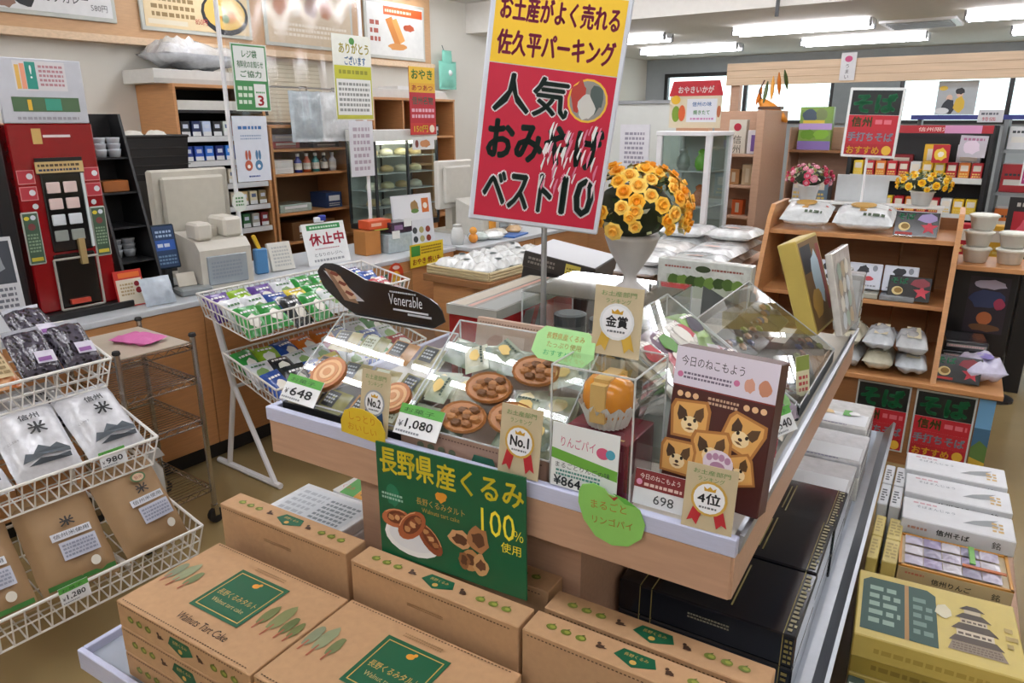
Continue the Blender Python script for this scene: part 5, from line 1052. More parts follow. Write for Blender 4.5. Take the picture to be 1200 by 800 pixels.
# plastic bag rolls hanging above that shelf
for k, (y, w, c, n) in enumerate(((3.68, .30, '#a9b4bc', 'grey'), (3.98, .36, '#d6dade', 'white'))):
    q = thing('bag_roll', '%s plastic bag bundle hanging above the wooden goods shelf' % n, 'plastic bags', RF, (-4.53, y, 1.50), 90)
    m = MB(); m.m = Rx(88); m.pillow(w, .36, .05, 10, 10, c, seed=k, wr=.2, c=(0, .18, -.02)); m.build('bags', q, FILM, True); MB().path([(-.03, .02, .355), (-.03, .02, .39), (.03, .02, .39), (.03, .02, .355)], .004, 5).build('hook', q, CHROME)
t = thing('hanging_rail', 'thin steel rail carrying the plastic bag bundles', 'rail', RF, (-4.60, 3.85, 1.885), 90)
MB().cyl((-.45, 0, 0), (.50, 0, 0), .006, n=6).build('rail', t, STEEL)
for x in (-.45, .50): MB().cyl((x, 0, 0), (x, .43, .0), .005, n=6).build('bracket', t, STEEL)
t = thing('paper_screen', 'cream slatted paper screen leaning on the wall above the goods shelf', 'screen', RF, (-4.99, 3.85, 1.64), 90, -8)
MB().cbox(-.45, .40, -.005, .005, 0, .46, .001, '#cfc9b4').build('sheet', t, MATTE)
for k in range(14): MB().box(-.45, .40, -.008, -.005, .02+.032*k, .024+.032*k, '#b5ae98').build('slat', t, MATTE)
MB().box(-.19, -.17, -.014, -.008, .05, .45, '#3c3a38').build('tie_cord', t, MATTE)
t = cabinet('open wooden shelf with square bays beside the food warmer', 4.42, 5.46, 1.84, [.80, 1.28, 1.52], divs=((4.78, 1.28, 1.82), (5.14, .1, 1.82)), back='#7d4f2c')
t = thing('white_box', 'white carton strip standing on the open wooden shelf', 'box', RF, (-4.80, 4.9, 1.841), 90); MB().cbox(-.5, .5, -.15, .15, 0, .07, .003, '#cdccc6').build('carton', t, SATIN); MB().cbox(-.1, .25, -.12, .12, .071, .10, .003, '#d9d8d4').build('lid', t, SATIN)
g_box('black clock on the open wooden shelf', -4.70, 5.27, 1.521, .08, .06, .10, '#1c1c1e', group='goods on the open shelf'); g_box('white cup carton on the open wooden shelf', -4.70, 5.25, 1.281, .07, .07, .08, '#d9dad8', group='goods on the open shelf'); g_box('blue folded towels on the open wooden shelf', -4.72, 4.60, 1.521, .22, .2, .05, '#8fa3b4', group='goods on the open shelf')
# --- glass food warmer
t = thing('food_warmer', 'black framed glass food warmer with five lit shelves', 'food warmer', RF, (-4.33, 4.36, 0), 90)
MB().cbox(-.35, .35, -.15, .15, 0, .82, .004).build('cabinet_base', t, WOOD)
MB().cbox(-.36, .36, -.16, .16, .82, .86, .004, '#26282a').build('bottom_tray', t, SATIN); MB().cbox(-.36, .36, -.16, .16, 1.50, 1.585, .004, '#d9d9d4').build('top_hood', t, SATIN)
for x in (-.352, -.0, .352):
    for y in (-.152, .152): MB().box(x-.009, x+.009, y-.009, y+.009, .86, 1.50, '#2a2d30').build('corner_post', t, SATIN)
for z in (.99, 1.12, 1.25, 1.38):
    MB().box(-.34, .34, -.14, .14, z, z+.006, '#aab0ac').build('glass_shelf', t, EDGE)
MB().box(-.34, .34, .146, .150, .86, 1.50, '#b9beba').build('back_panel', t, SATIN); MB().cyl((-.30, -.10, 1.488), (.30, -.10, 1.488), .010, n=8).build('warming_lamp', t, emis('lit_warming_lamp', '#fff4e0', 16.0))
m = MB()
for y in (-.158,): m.box(-.34, .34, y-.001, y+.001, .86, 1.50)
for x in (-.357, .357): m.box(x-.001, x+.001, -.14, .14, .86, 1.50)
m.build('glass', t, GLASS)
for j, z in enumerate((.867, .997, 1.127, 1.257, 1.387)):
    for i in range(4):
        q = thing('bun', 'cream steamed bun, %s along the %s shelf of the food warmer' % (ORD[i], ['lowest', 'second', 'middle', 'fourth', 'top'][j]), 'bun', RF @ T(-4.33, 4.36, 0) @ Rz(90), (-.25+.165*i, 0, z), group='buns on the %s warmer shelf' % ['lowest', 'second', 'middle', 'fourth', 'top'][j])
        MB().lathe([(.045, 0), (.058, .015), (.05, .04), (.02, .055), (.002, .057)], 14, ['#d9cfa8', '#c9b184', '#dad6c4'][(i+j) % 3]).build('dough', q, SATIN, True); MB().lathe([(.05, .0), (.062, .004)], 14, '#d6d4cc').build('paper_base', q, MATTE)
it = [('r', 0, .39, .30, .51, '#e2b82a'), ('t', 'おやき', .03, .42, .07, '#3f7a2c', .24, .03), ('r', 0, .32, .30, .39, '#dda426'), ('t', 'あつあつ', .03, .335, .04, '#a8302c', .24, .02), ('r', 0, .09, .30, .32, '#b3202c'), ('t', '信州名物', .03, .23, .06, '#2d6a52', .24, .02), ('l', .02, .12, .28, .21, 2, '#d9a8b4'), ('r', 0, 0, .30, .09, '#c2342c'), ('t', '150円', .04, .02, .05, '#e9c63a', .16, .03), ('e', .25, .045, .03, .03, '#e9d9c0')]
card('strip_banner', 'tall red and yellow banner hanging before the food warmer', 'banner', RF, (-4.13, 4.51, 1.545), .30, .51, '#b3202c', it, rz=90, th=.003)
card('photo_card', 'small white photo card below the red and yellow banner', 'card', RF, (-4.135, 4.51, 1.43), .26, .09, '#d9d9d6', [('e', .05, .045, .02, .03, '#7a3a2c'), ('p', blob(.15, .045, .06, .03, 3), '#c98a5a')], rz=90)
t = thing('hanging_pouch', 'mint green pouch hanging on the wall at the corner', 'pouch', RF, (-5.0, 5.80, 1.96), 90)
m = MB(); m.m = Rx(90); m.pillow(.26, .26, .07, 10, 10, '#7fc6b2', seed=2, wr=.1, p=2.2, c=(0, .12, 0)); m.pillow(.14, .16, .06, 8, 8, '#7fc6b2', seed=4, p=2.0, c=(0, .27, 0)); m.build('pouch', t, MATTE, True)
MB().ball(.035, (0, -.055, .14), col='#dfe8e4', sz=.9).build('white_patch', t, MATTE, True); MB().path([(0, 0, .33), (0, .03, .40)], .004, 5, '#55605c').build('cord', t, MATTE)
# --- framed menu boards on the fascia
FRM = pm('menu_frame', '#b9bcb4', .4)
def menu(label, y0, y1, z0, z1, bg, items):
    w, h = y1-y0, z1-z0
    q = thing('menu_board', label, 'menu board', RF, (-4.992, (y0+y1)/2, z0), 90, group='framed menu boards')
    MB().cbox(-w/2, w/2, -.012, .006, 0, h, .003).build('frame', q, FRM); MB().box(-w/2+.025, w/2-.025, -.015, -.012, .025, h-.025, bg).build('poster', q, SATIN)
    prn(q, (-w/2+.025, -.015, .025), FX, FZ, items)
menu('white noodle menu board nearest the edge of the photo', 1.55, 2.60, 2.245, 2.64, '#d8d9d8', [('t', 'ラーメン', .05, .15, .10, '#2a2a2e', .36), ('p', blob(.50, .07, .05, .06, 2), '#1c1c20'), ('p', blob(.40, .05, .05, .05, 3), '#8a6a5a'), ('t', 'カツカレー', .60, .06, .06, '#33353a', .26), ('l', .62, .15, .95, .28, 3, '#8a8a8c'), ('t', '580円', .87, .03, .04, '#6a6a6c', .10)])
menu('wooden-toned menu board with a bowl of noodles', 2.76, 3.60, 2.225, 2.64, '#d9c49a', [('l', .05, .06, .36, .30, 5, '#8d744a'), ('r', .02, .02, .30, .05, '#d9cfb8'), ('e', .60, .13, .19, .14, '#20242a'), ('e', .60, .14, .165, .115, '#d9b45c'), ('e', .62, .12, .07, .05, '#c98a3a'), ('e', .56, .15, .05, .035, '#e8d9a0'), ('e', .60, .10, .03, .03, '#5a7a3c'), ('t', '850円', .36, .04, .04, '#b3343a', .09)])
menu('pale menu board of noodle cups behind the vinyl screen', 3.72, 4.60, 2.205, 2.66, '#cdb99c', [('l', .05, .05, .78, .16, 3, '#e6dccb')] + [('p', blob(.12+.15*k, .28, .06, .08, k), ['#b97a54', '#e0d6c4', '#8a5a3c'][k % 3]) for k in range(5)])
menu('white menu board of fried sausages near the corner', 4.74, 5.50, 2.185, 2.66, '#d9dad6', [('r', .20, .34, .70, .41, '#d9602c'), ('l', .22, .355, .55, .395, 1, '#f0d9b4'), ('p', [(.22, .30), (.30, .33), (.42, .12), (.34, .08)], '#c9803a'), ('p', [(.30, .30), (.36, .32), (.46, .14), (.40, .11)], '#d99a52'), ('p', blob(.52, .25, .07, .03, 3), '#b3502c'), ('p', blob(.36, .08, .12, .03, 5), '#c98a4a'), ('l', .03, .1, .15, .3, 3, '#a8584a')])
# --- vinyl screen between two white poles with notice cards
t = thing('vinyl_screen', 'clear vinyl screen hung between two white poles on the counter', 'screen', RF, (-3.60, 0, CZ))
for y in (2.40, 3.385):
    MB().cyl((0, y, 0), (0, y, 1.75), .012, n=10).build('pole', t, WHITE); MB().lathe([(.05, 0), (.05, .012), (.018, .02)], 16, c=(0, y, 0)).build('pole_base', t, WHITE)
MB().cyl((0, 2.40, 1.53), (0, 3.385, 1.53), .008, n=6).build('cross_bar', t, WHITE); MB().cyl((0, 2.40, 1.72), (0, 3.385, 1.72), .008, n=6).build('cross_bar', t, WHITE)
m = MB(); n = 26
vs = []; 
for j in range(5):
    for i in range(n+1): vs.append((.012+.010*math.sin(i*1.1+j*.6)*(1-j*.15), 2.42+.945*i/n, .55+.245*j))
m.add(vs, [(j*(n+1)+i, j*(n+1)+i+1, (j+1)*(n+1)+i+1, (j+1)*(n+1)+i) for j in range(4) for i in range(n)]); m.build('vinyl_sheet', t, VINYL, True)
it = [('r', .006, .006, .214, .334, '#3f8a4c'), ('r', .014, .155, .206, .326, '#dfe4df'), ('t', 'レジ袋', .065, .270, .038, '#3f7a4a', .09, .02), ('t', '有料化のお知らせ', .030, .220, .035, '#3f7a4a', .16, .015), ('t', 'ご協力', .045, .172, .034, '#3f7a4a', .13, .02), ('r', .120, .02, .195, .140, '#e6e8e4'), ('t', '3', .140, .03, .05, '#c22a34', .035, .03), ('l', .13, .09, .185, .105, 1, '#3f8a4c'), ('l', .02, .03, .11, .135, 3, '#cfe0cc')]
card('notice_card', 'green and white bag charge notice with a red 3 on the pole', 'notice', RF, (-3.555, 2.535, CZ+.86), .22, .34, '#cfd8cf', it, rz=90, th=.003)
it = [('l', .03, .27, .18, .30, 1, '#3f6fa8'), ('l', .04, .22, .17, .25, 2, '#8fa3bb'), ('e', .075, .085, .024, .028, '#b5583c'), ('e', .14, .085, .024, .028, '#4a7aa0'), ('e', .066, .14, .008, .026, '#b5583c'), ('e', .086, .14, .008, .026, '#b5583c'), ('e', .131, .14, .008, .026, '#4a7aa0'), ('e', .150, .14, .008, .026, '#4a7aa0'), ('e', .075, .08, .010, .010, '#e6e0da'), ('e', .14, .08, .010, .010, '#e0e6ea'), ('l', .07, .02, .14, .035, 1, '#5a6fa8')]
card('notice_card', 'white notice with a red and a blue rabbit on the pole', 'notice', RF, (-3.558, 2.50, CZ+.49), .215, .345, '#d3d9e2', it, rz=90, th=.003)
tg = [(.045*math.cos(2*math.pi*i/16), .055+.055*math.sin(2*math.pi*i/16)) for i in range(16)]
card('round_tag', 'small oval white tag with green writing on the pole', 'tag', RF, (-3.57, 2.395, CZ+.33), .09, .11, '#d9dfd6', [('l', .02, .03, .07, .085, 3, '#5a8a5a')], rz=90, shape=tg, th=.003)
it = [('t', 'ありがとう', .05, .385, .06, '#b5a83a', .24, .02), ('t', 'ございます', .09, .32, .05, '#4a7aa8', .17, .02), ('e', .155, .455, .022, .02, '#4a8a3c'), ('r', .006, .245, .304, .315, '#b9b82c'), ('l', .04, .26, .27, .30, 1, '#8a8a1c'), ('r', .006, .006, .304, .245, '#b5b43a'), ('r', .016, .03, .294, .238, '#dfe0dc'), ('l', .03, .045, .28, .225, 6, '#8a8c88')]
card('notice_card', 'yellow-green and white notice on the far pole of the vinyl screen', 'notice', RF, (-3.555, 3.265, CZ+.815), .31, .49, '#dee0d4', it, rz=90, th=.003)
card('notice_card', 'plain white price list below the yellow-green notice', 'notice', RF, (-3.558, 3.305, CZ+.47), .20, .34, '#d2d2d6', [('l', .03, .03, .17, .31, 7, '#a89aa4')], rz=90, th=.003)
# white rolls of bread on a low stand beyond the island
t = thing('wooden_stand', 'brown wooden stand under the pile of white wrapped rolls', 'stand', RF, (-2.55, 3.42, 0))
MB().cbox(-.24, .24, -.42, .42, .78, .82, .003).build('top_board', t, WOODD); MB().box(-.20, .20, -.38, .38, 0, .78).build('body', t, WOOD)
t = thing('wicker_tray', 'pale wicker tray holding white wrapped rolls', 'tray', RF, (-2.55, 3.42, .821))
MB().box(-.22, .22, -.40, .40, 0, .01, '#c9bd98').build('tray_floor', t, MATTE)
for k in range(3): MB().path([(-.22, -.40, .012+.016*k), (.22, -.40, .012+.016*k), (.22, .40, .012+.016*k), (-.22, .40, .012+.016*k)], .009, 6, '#c4b48c', True).build('wicker_rim', t, MATTE)
for j in range(6):
    for i in range(3):
        q = thing('wrapped_roll', 'white paper wrapped roll, %s row from the near end, %s from the counter side' % (ORD[j], ORD[i]), 'roll', RF, (-2.68+.13*i, 3.10+.125*j, .834), 8*(i-j), group='wrapped rolls in the wicker tray')
        MB().pillow(.115, .11, .075, 8, 6, '#d4d6d3', seed=i+j, wr=.12).build('wrapper', q, FILM, True)
        if (i+j) % 2: prn(q, (-.0575, -.055, .0375), FX, FY, [('p', blob(.06, .05, .02, .018, i), '#3a4a4a')], warp=lambda x, y: pil_h(2*x/.115-1, 2*y/.11-1, .075)*.5+.006)
# ------------------------------------------------------------------ low stand right of the island, with stacked boxes
t = thing('low_stand', 'low wooden stand carrying yellow and white boxes right of the island', 'stand', GF, (.40, 1.05, 0))
MB().cbox(-.215, .20, -.95, .80, .16, .20, .003).build('top_board', t, WOODP); MB().box(-.18, .17, -.90, .75, 0, .16).build('body', t, WOODP)
def flat_box(label, x, y, z, w, d, h, c, tops, fronts, rz=0, nm='gift_box', mat=None, group='boxes on the low stand'):
    q = thing(nm, label, 'box', GF, (x, y, z), rz, group=group); MB().cbox(-w/2, w/2, -d/2, d/2, 0, h, .003, c).build('carton', q, mat or SATIN)
    if tops: top(q, w, d, h, tops)
    if fronts: front(q, w, d, h, fronts)
    return q
YB = '#c9b45f'
def castle(w, d): return [('p', [(.012, .03), (.19, .03), (.19, d-.05), (.17, d-.03), (.03, d-.03), (.012, d-.05)], '#2f5048'), ('l', .03, .06, .105, d-.06, 5, '#8fa89a'), ('r', .115, .03, .125, d-.03, '#a8814c'), ('l', .135, .06, .18, d-.07, 5, '#6f8a80'),
    ('p', [(w*.56, .045), (w*.59, .085), (w*.87, .085), (w*.90, .045)], '#8a7a66'), ('l', w*.59, .05, w*.87, .08, 3, '#6a5a4a'), ('p', [(w*.57, .085), (w*.61, .112), (w*.85, .112), (w*.89, .085)], '#55483c'), ('r', w*.62, .112, w*.84, .138, '#c9bca4'), ('l', w*.63, .114, w*.83, .132, 1, '#5a4c40'), ('p', [(w*.59, .138), (w*.64, .168), (w*.82, .168), (w*.87, .138)], '#4f4338'), ('r', w*.65, .168, w*.81, .190, '#c4b69c'), ('l', w*.66, .171, w*.80, .186, 1, '#5a4c40'), ('p', [(w*.62, .190), (w*.67, .215), (w*.79, .215), (w*.84, .190)], '#4a3f35'), ('r', w*.68, .215, w*.78, .232, '#bfb196'), ('p', [(w*.65, .232), (w*.70, .252), (w*.76, .252), (w*.81, .232)], '#453a31'), ('l', w*.91, .10, w*.98, .20, 3, '#a8935a'), ('p', blob(w*.55, .20, .02, .03, 4), '#d9d2b4')]
w, d = .375, .31
flat_box('yellow gift box with green panel and castle drawing on the low stand', .365, .765, .335, w, d, .068, YB, castle(w, d), [('l', .05, .02, .3, .045, 1, '#b39c48')], rz=4)
flat_box('yellow gift box directly under the castle box', .368, .785, .268, w, d, .066, '#bda852', castle(w, d), [('l', .05, .02, .3, .045, 1, '#9c8840')], rz=3)
flat_box('yellow gift box at the bottom of the castle pile', .368, .785, .201, w, d, .066, '#c0ab56', None, [('l', .05, .02, .3, .045, 1, '#9c8840')], rz=3)
for k, (x, n) in enumerate(((.275, 'left'), (.355, 'middle'), (.435, 'right'))):
    flat_box('small printed caramel box, %s of three in front of the castle boxes' % n, x, .46, .201, .072, .24, .06, ['#b9a24c', '#3a4a42', '#c4ad58'][k], [('p', blob(.036, .12+.05*i, .02, .02, i+k), ['#5a4a3c', '#d9d0b0'][i % 2]) for i in range(-1, 2)] + [('l', .01, .02, .06, .05, 2, '#2c2c28')], [('l', .01, .01, .06, .05, 2, '#3a342a')])
flat_box('dark green box with white print beside the rail in front of the castle boxes', .212, .46, .201, .04, .24, .09, '#4a5a54', [('l', .006, .02, .034, .22, 5, '#cfd6d2')], [('l', .006, .01, .034, .08, 2, '#cfd6d2')])
# open trays of wrapped sweets, stacked
def tray_box(label, x, y, z, rz):
    w, d, h = .29, .20, .050
    q = thing('sweet_tray', label, 'box', GF, (x, y, z), rz, group='sweet trays on the low stand')
    MB().cbox(-w/2, w/2, -d/2, d/2, 0, h, .002, '#bfae8a').build('carton', q, SATIN)
    front(q, w, d, h, [('l', .02, .028, .07, .040, 1, '#c0705c'), ('t', '信州りんご', .09, .014, .018, '#262622', .10, .02), ('t', '銘', .24, .012, .022, '#262622')])
    r = MB().box(-w/2, w/2, -d/2, -d/2+.008, h, h+.006, '#c98f3c').box(-w/2, w/2, d/2-.008, d/2, h, h+.006, '#c98f3c').box(-w/2, -w/2+.008, -d/2, d/2, h, h+.006, '#c98f3c').box(w/2-.008, w/2, -d/2, d/2, h, h+.006, '#c98f3c'); r.build('rim', q, SATIN)
    for i in range(5):
        for j in range(3):
            sw_ = thing('wrapped_sweet', '%s wrapped sweet, %s row, %s along, in the gold-rimmed tray' % (['pale lilac', 'purple', 'silver', 'grey'][(i+j*2) % 4], ORD[j], ORD[i]), 'sweet', group='wrapped sweets in the open tray'); sw_.matrix_basis = q.matrix_basis @ T(-.105+.05*i, -.06+.06*j, h+.001); MB().pillow(.048, .05, .014, 5, 5, ['#b9b2c4', '#9a8fb0', '#c9c4cc', '#8f8aa0'][(i+j*2) % 4], seed=i+j).build('wrapper', sw_, FILM, True)
    MB().box(.02, .13, -.045, -.032, h+.016, h+.019, '#b5602c').box(.04, .055, -.02, .08, h+.016, h+.019, '#6aa84a').build('ribbon', q, SATIN)
    return q
tray_box('open tray of purple wrapped sweets with gold rim on top of its pile', .400, 1.13, .331, 3)
flat_box('tan sweet box directly under the open sweet tray', .402, 1.135, .281, .29, .20, .049, '#b9a67f', None, [('l', .02, .028, .07, .040, 1, '#c0705c'), ('t', '信州りんご', .09, .014, .018, '#262622', .10, .02)], 2)
flat_box('tan sweet box two below the open sweet tray', .402, 1.135, .201, .29, .20, .078, '#b5a27a', None, [('t', '信州りんご', .09, .02, .018, '#262622', .10, .02)], 2)
def white_box(label, x, y, z, rz=2):
    return flat_box(label, x, y, z, .31, .155, .055, '#d6d8db', [('t', 'そばまんじゅう', .04, .09, .018, '#6f7c86', .11), ('p', [(.17, .05), (.20, .08), (.235, .10), (.27, .115), (.25, .09), (.27, .07), (.22, .055)], '#8d9294'), ('l', .25, .03, .28, .10, 3, '#c9a86a'), ('l', .03, .115, .10, .135, 1, '#c9a0a8')], [('l', .02, .02, .08, .035, 1, '#c0907c'), ('t', '信州そば', .10, .018, .02, '#262622', .09, .02), ('t', '銘', .25, .016, .024, '#262622')], rz, group='white soba boxes on the low stand')
white_box('white soba cake box nearest, lying behind the open sweet tray', .400, 1.33, .373); white_box('white soba cake box second from the open sweet tray', .395, 1.50, .385); white_box('white soba cake box farthest on the low stand', .385, 1.67, .395)
for k, y in enumerate((1.33, 1.50, 1.67)): flat_box('tall white carton under the %s soba cake box' % ['nearest', 'second', 'farthest'][k], .39, y, .201, .30, .15, .170+.012*k-.001*(k == 2), '#cfd1d4', None, [('l', .02, .08, .28, .12, 1, '#a9adb2')], group='white soba boxes on the low stand')
for k, (x, y, c, n) in enumerate(((.190, 1.07, '#c7b56a', 'yellow narrow box standing beside the rail, near one'), (.190, 1.215, '#c7b56a', 'yellow narrow box standing beside the rail, far one'), (.236, 1.07, '#cbb970', 'wide yellow upright box beside the sweet trays, near one'), (.236, 1.215, '#cbb970', 'wide yellow upright box beside the sweet trays, far one'), (.185, 1.39, '#d0d3d6', 'white narrow printed box standing beside the rail, near one'), (.185, 1.56, '#d0d3d6', 'white narrow printed box standing beside the rail, far one'), (.222, 1.39, '#d3d5d8', 'white upright box with dark print, near one'), (.222, 1.56, '#d3d5d8', 'white upright box with dark print, far one'))):
    w = .030 if x < .2 else .040 if k < 4 else .032
    flat_box(n, x, y, .201, w, .14 if k < 4 else .16, .195 if k < 4 else .225, c, [('l', .006, .02, w-.006, .12, 5, '#a8965a' if k < 4 else '#55585c')], [('l', .006, .02, w-.006, .13, 4, '#a8965a' if k < 4 else '#6a6d70')], group='narrow upright boxes')
# ------------------------------------------------------------------ bookcase-like souvenir shelf beyond the island
t = thing('souvenir_shelf', 'brown wooden souvenir shelf with sloping sides beyond the island', 'shelf', GF)
XA, XB, Y0, YB_ = -.625, .275, 2.95, 3.42
def side(x): 
    return MB().add([(x-.012, 2.64, .45), (x-.012, YB_, .45), (x-.012, YB_, 1.21), (x-.012, 3.05, 1.21), (x-.012, 2.97, 1.14), (x+.012, 2.64, .45), (x+.012, YB_, .45), (x+.012, YB_, 1.21), (x+.012, 3.05, 1.21), (x+.012, 2.97, 1.14)], [(4, 3, 2, 1, 0), (5, 6, 7, 8, 9), (0, 1, 6, 5), (1, 2, 7, 6), (2, 3, 8, 7), (3, 4, 9, 8), (4, 0, 5, 9)])
for x in (XA, XB): side(x).build('side_panel', t, WOOD)
MB().cbox(XA, XB, 2.965, YB_, 1.062, 1.085, .002).build('shelf_board', t, WOOD); MB().cbox(XA, XB, 2.93, YB_, .738, .76, .002).build('shelf_board', t, WOOD)
MB().cbox(-.70, .56, 2.615, 3.45, .425, .45, .002).build('base_board', t, WOOD)
MB().box(XA, XB, YB_-.015, YB_, .45, 1.15).build('back_panel', t, WOODD); MB().box(-.68, .54, 2.66, 3.44, 0, .425).build('base_panel', t, WOODD)
for x in (.02, .20): MB().cyl((x, 3.30, .45), (x, 3.30, 1.06), .006, n=5).build('shelf_support', t, CHROME)
MB().cyl((-.16, 2.94, .45), (-.16, 2.94, .74), .006, n=5).build('white_strut', t, WIREW)
def soba(w, h):
    return [('r', .008, h*.62, w-.008, h-.008, '#141a18'), ('t', 'そば', w*.10, h*.66, h*.26, '#1f7a4c', w*.78, .05), ('r', .008, h*.40, w-.008, h*.615, '#b8202e'), ('t', '信州', w*.10, h*.44, h*.15, '#3d4a1c', w*.38, .03), ('l', w*.55, h*.46, w*.92, h*.58, 1, '#d9707c'), ('r', .008, h*.19, w-.008, h*.40, '#b52430'), ('t', '手打ちそば', w*.06, h*.23, h*.13, '#7f97a4', w*.86, .03), ('r', .008, .008, w-.008, h*.19, '#a81c28'), ('t', 'おすすめ', w*.08, h*.04, h*.11, '#e0b02c', w*.62, .03), ('e', w*.84, h*.10, w*.09, h*.07, '#e0b43a')]
for k, (x0, x1) in enumerate(((-.045, .194), (.216, .468))):
    w, h = x1-x0, .345
    card('soba_poster', ['soba noodle poster behind the far end of the island, partly hidden', 'whole soba noodle poster on the shelf base'][k], 'poster', GF, ((x0+x1)/2, 2.655, .065), w, h, '#c9d2d0', soba(w, h), rx=0, th=.004, group='soba posters on the shelf base')
card('landscape_poster', 'narrow blue and green landscape poster at the end of the shelf base', 'poster', GF, (.507, 2.655, .065), .065, .345, '#4a86b8', [('r', 0, .20, .065, .345, '#6fa8d4'), ('r', 0, .10, .065, .20, '#3f6a8a'), ('p', [(0, 0), (.065, 0), (.065, .11), (.03, .14), (0, .10)], '#5a7a3c'), ('p', [(0, 0), (.065, 0), (.065, .03), (0, .05)], '#c9a83a')], th=.004)
def soba_card(label, loc, pink):
    w, h = .195, .125
    q = thing('product_card', label, 'card', GF, loc, 0, -18, group='black soba product cards'); MB().cbox(-w/2, w/2, -.006, .006, 0, h, .002, '#17181a').build('panel', q, GLOSS); MB().box(-w/2, w/2, -.03, .05, -.004, -.001, '#c3c6c8').build('foot', q, ACR)
    prn(q, (-w/2, -.006, 0), FX, FZ, [('t', 'そば', .012, .085, .03, '#2f8a5c', .075, .03), ('e', .045, .048, .026, .022, '#d9c48a'), ('e', .048, .05, .018, .014, '#8a6a2c'), ('r', .008, .008, .085, .02, '#a8322c'), ('p', [(.155+.040*math.cos(1.57+k*.628)*(1 if k % 2 == 0 else .45), .048+.038*math.sin(1.57+k*.628)*(1 if k % 2 == 0 else .45)) for k in range(10)], '#c23a4a'), ('p', blob(.145, .095, .045, .022, 4), '#9a8ab5' if pink else '#8d3a44')])
soba_card('black soba card with star and green writing on the upper shelf', (.085, 2.99, 1.092), True); soba_card('black soba card with star on the middle shelf', (.100, 2.96, .768), False); soba_card('black soba card with star on the base board', (.365, 2.70, .456), False)
def noodle_pack(label, x, y, z, w=.25, pic=True):
    q = thing('noodle_pack', label, 'pack', GF, (x, y, z), 0, 14, group='white noodle packs on the upper shelf'); MB().pillow(w, .24, .10, 10, 8, '#d4d8d8', seed=int(x*50), p=4).build('pouch', q, FILM, True)
    prn(q, (-w/2, -.12, .05), FX, FY, [('e', w*.45, .15, w*.22, .05, '#b0883c'), ('r', w*.42, .06, w*.54, .11, '#a87c30'), ('l', w*.5, .015, w*.85, .05, 1, '#4a5a44'), ('e', w*.9, .12, .008, .008, '#c24a3a')], warp=lambda px, py: pil_h(2*px/w-1, 2*py/.24-1, .10, 4)*.5+.004)
noodle_pack('white noodle pack with mushroom print at the end of the upper shelf', -.455, 3.13, 1.115); noodle_pack('white noodle pack in the middle of the upper shelf', -.165, 3.13, 1.115, .29)
q = thing('sign_board', 'blank pale grey board standing behind the noodle packs', 'board', GF, (-.23, 3.40, 1.155), 0, -4); MB().cbox(-.135, .135, -.004, .004, 0, .205, .002, '#bfc3c4').build('panel', q, SATIN); MB().box(-.10, .10, .0, .02, -.07, 0, '#9a9d9e').build('stand', q, SATIN)
flowers('white pot of red and pink artificial flowers on the souvenir shelf', GF, (-.50, 3.33, 1.215), .115, .11, [('#a81c38', '#d0486a'), ('#d9869a', '#e8b4c0'), ('#c23a58', '#e0a0b0')], 34, 'pot', 8, .085, .018)
flowers('white pot of yellow artificial flowers on the souvenir shelf', GF, (.075, 3.36, 1.215), .125, .10, [('#f2c21c', '#e0a010'), ('#f6d03c', '#e8ae1a')], 36, 'pot', 9, .075, .018)
MB_ = thing('shelf_riser', 'low white riser under the flower pots', 'riser', GF, (-.20, 3.335, 1.087)); MB().box(-.39, .39, -.06, .06, .115, .126, '#d6d6d2').build('riser_top', MB_, SATIN)
for sx in (-.37, .37): MB().box(sx-.01, sx+.01, -.06, .06, 0, .115, '#d6d6d2').build('riser_leg', MB_, SATIN)
for k in range(3):
    x = -.285+.168*k
    q = thing('manju_box', 'white sweet box with black brush drawing, %s of three on the middle shelf' % ['first', 'second', 'last'][k], 'box', GF, (x, 3.02, .795), 0, -16, group='brush-drawing boxes on the middle shelf')
    MB().cbox(-.080, .080, -.02, .02, 0, .135, .003, '#ccd1dc').build('carton', q, SATIN)
    prn(q, (-.08, -.02, 0), FX, FZ, [('p', blob(.07, .10, .030, .022, k+3, 14, .3), '#1f2228'), ('p', [(.05, .04), (.075, .085), (.09, .08), (.07, .035)], '#2a2d33'), ('p', blob(.10, .055, .022, .012, 6), '#c2404a'), ('e', .125, .11, .012, .016, '#7d828c'), ('l', .02, .01, .14, .025, 1, '#8a8d96')])
    q = thing('sweet_tray', 'shallow orange sweet tray below the %s brush-drawing box' % ['first', 'second', 'last'][k], 'tray', GF, (x, 2.99, .762), group='orange trays on the middle shelf'); MB().cbox(-.080, .080, -.05, .05, 0, .028, .003, ['#b98a4a', '#a9a89c', '#8d9094'][k]).build('tray', q, FILM)
for k in range(6):
    i, j = k % 3, k//3
    q = thing('cracker_bag', 'clear bag of grey crackers, %s row on the base board, %s' % (['lower', 'upper'][j], ['first', 'second', 'third'][i]), 'bag', GF, (-.115+.140*i-.01*j, 2.775, .462+.098*j), 4*(i-1), group='clear cracker bags on the base board')
    MB().pillow(.138, .27, .10, 8, 10, ['#b4b7b8', '#c3bea8', '#bcc2c6'][(i+j) % 3], seed=k, p=3, wr=.12).build('pouch', q, FILM, True)
    prn(q, (-.075, -.135, .04), FX, FY, [('r', .05, .03, .11, .23, '#cdc6a8')], warp=lambda px, py: pil_h(2*px/.15-1, 2*py/.27-1, .10)*.5+.018)
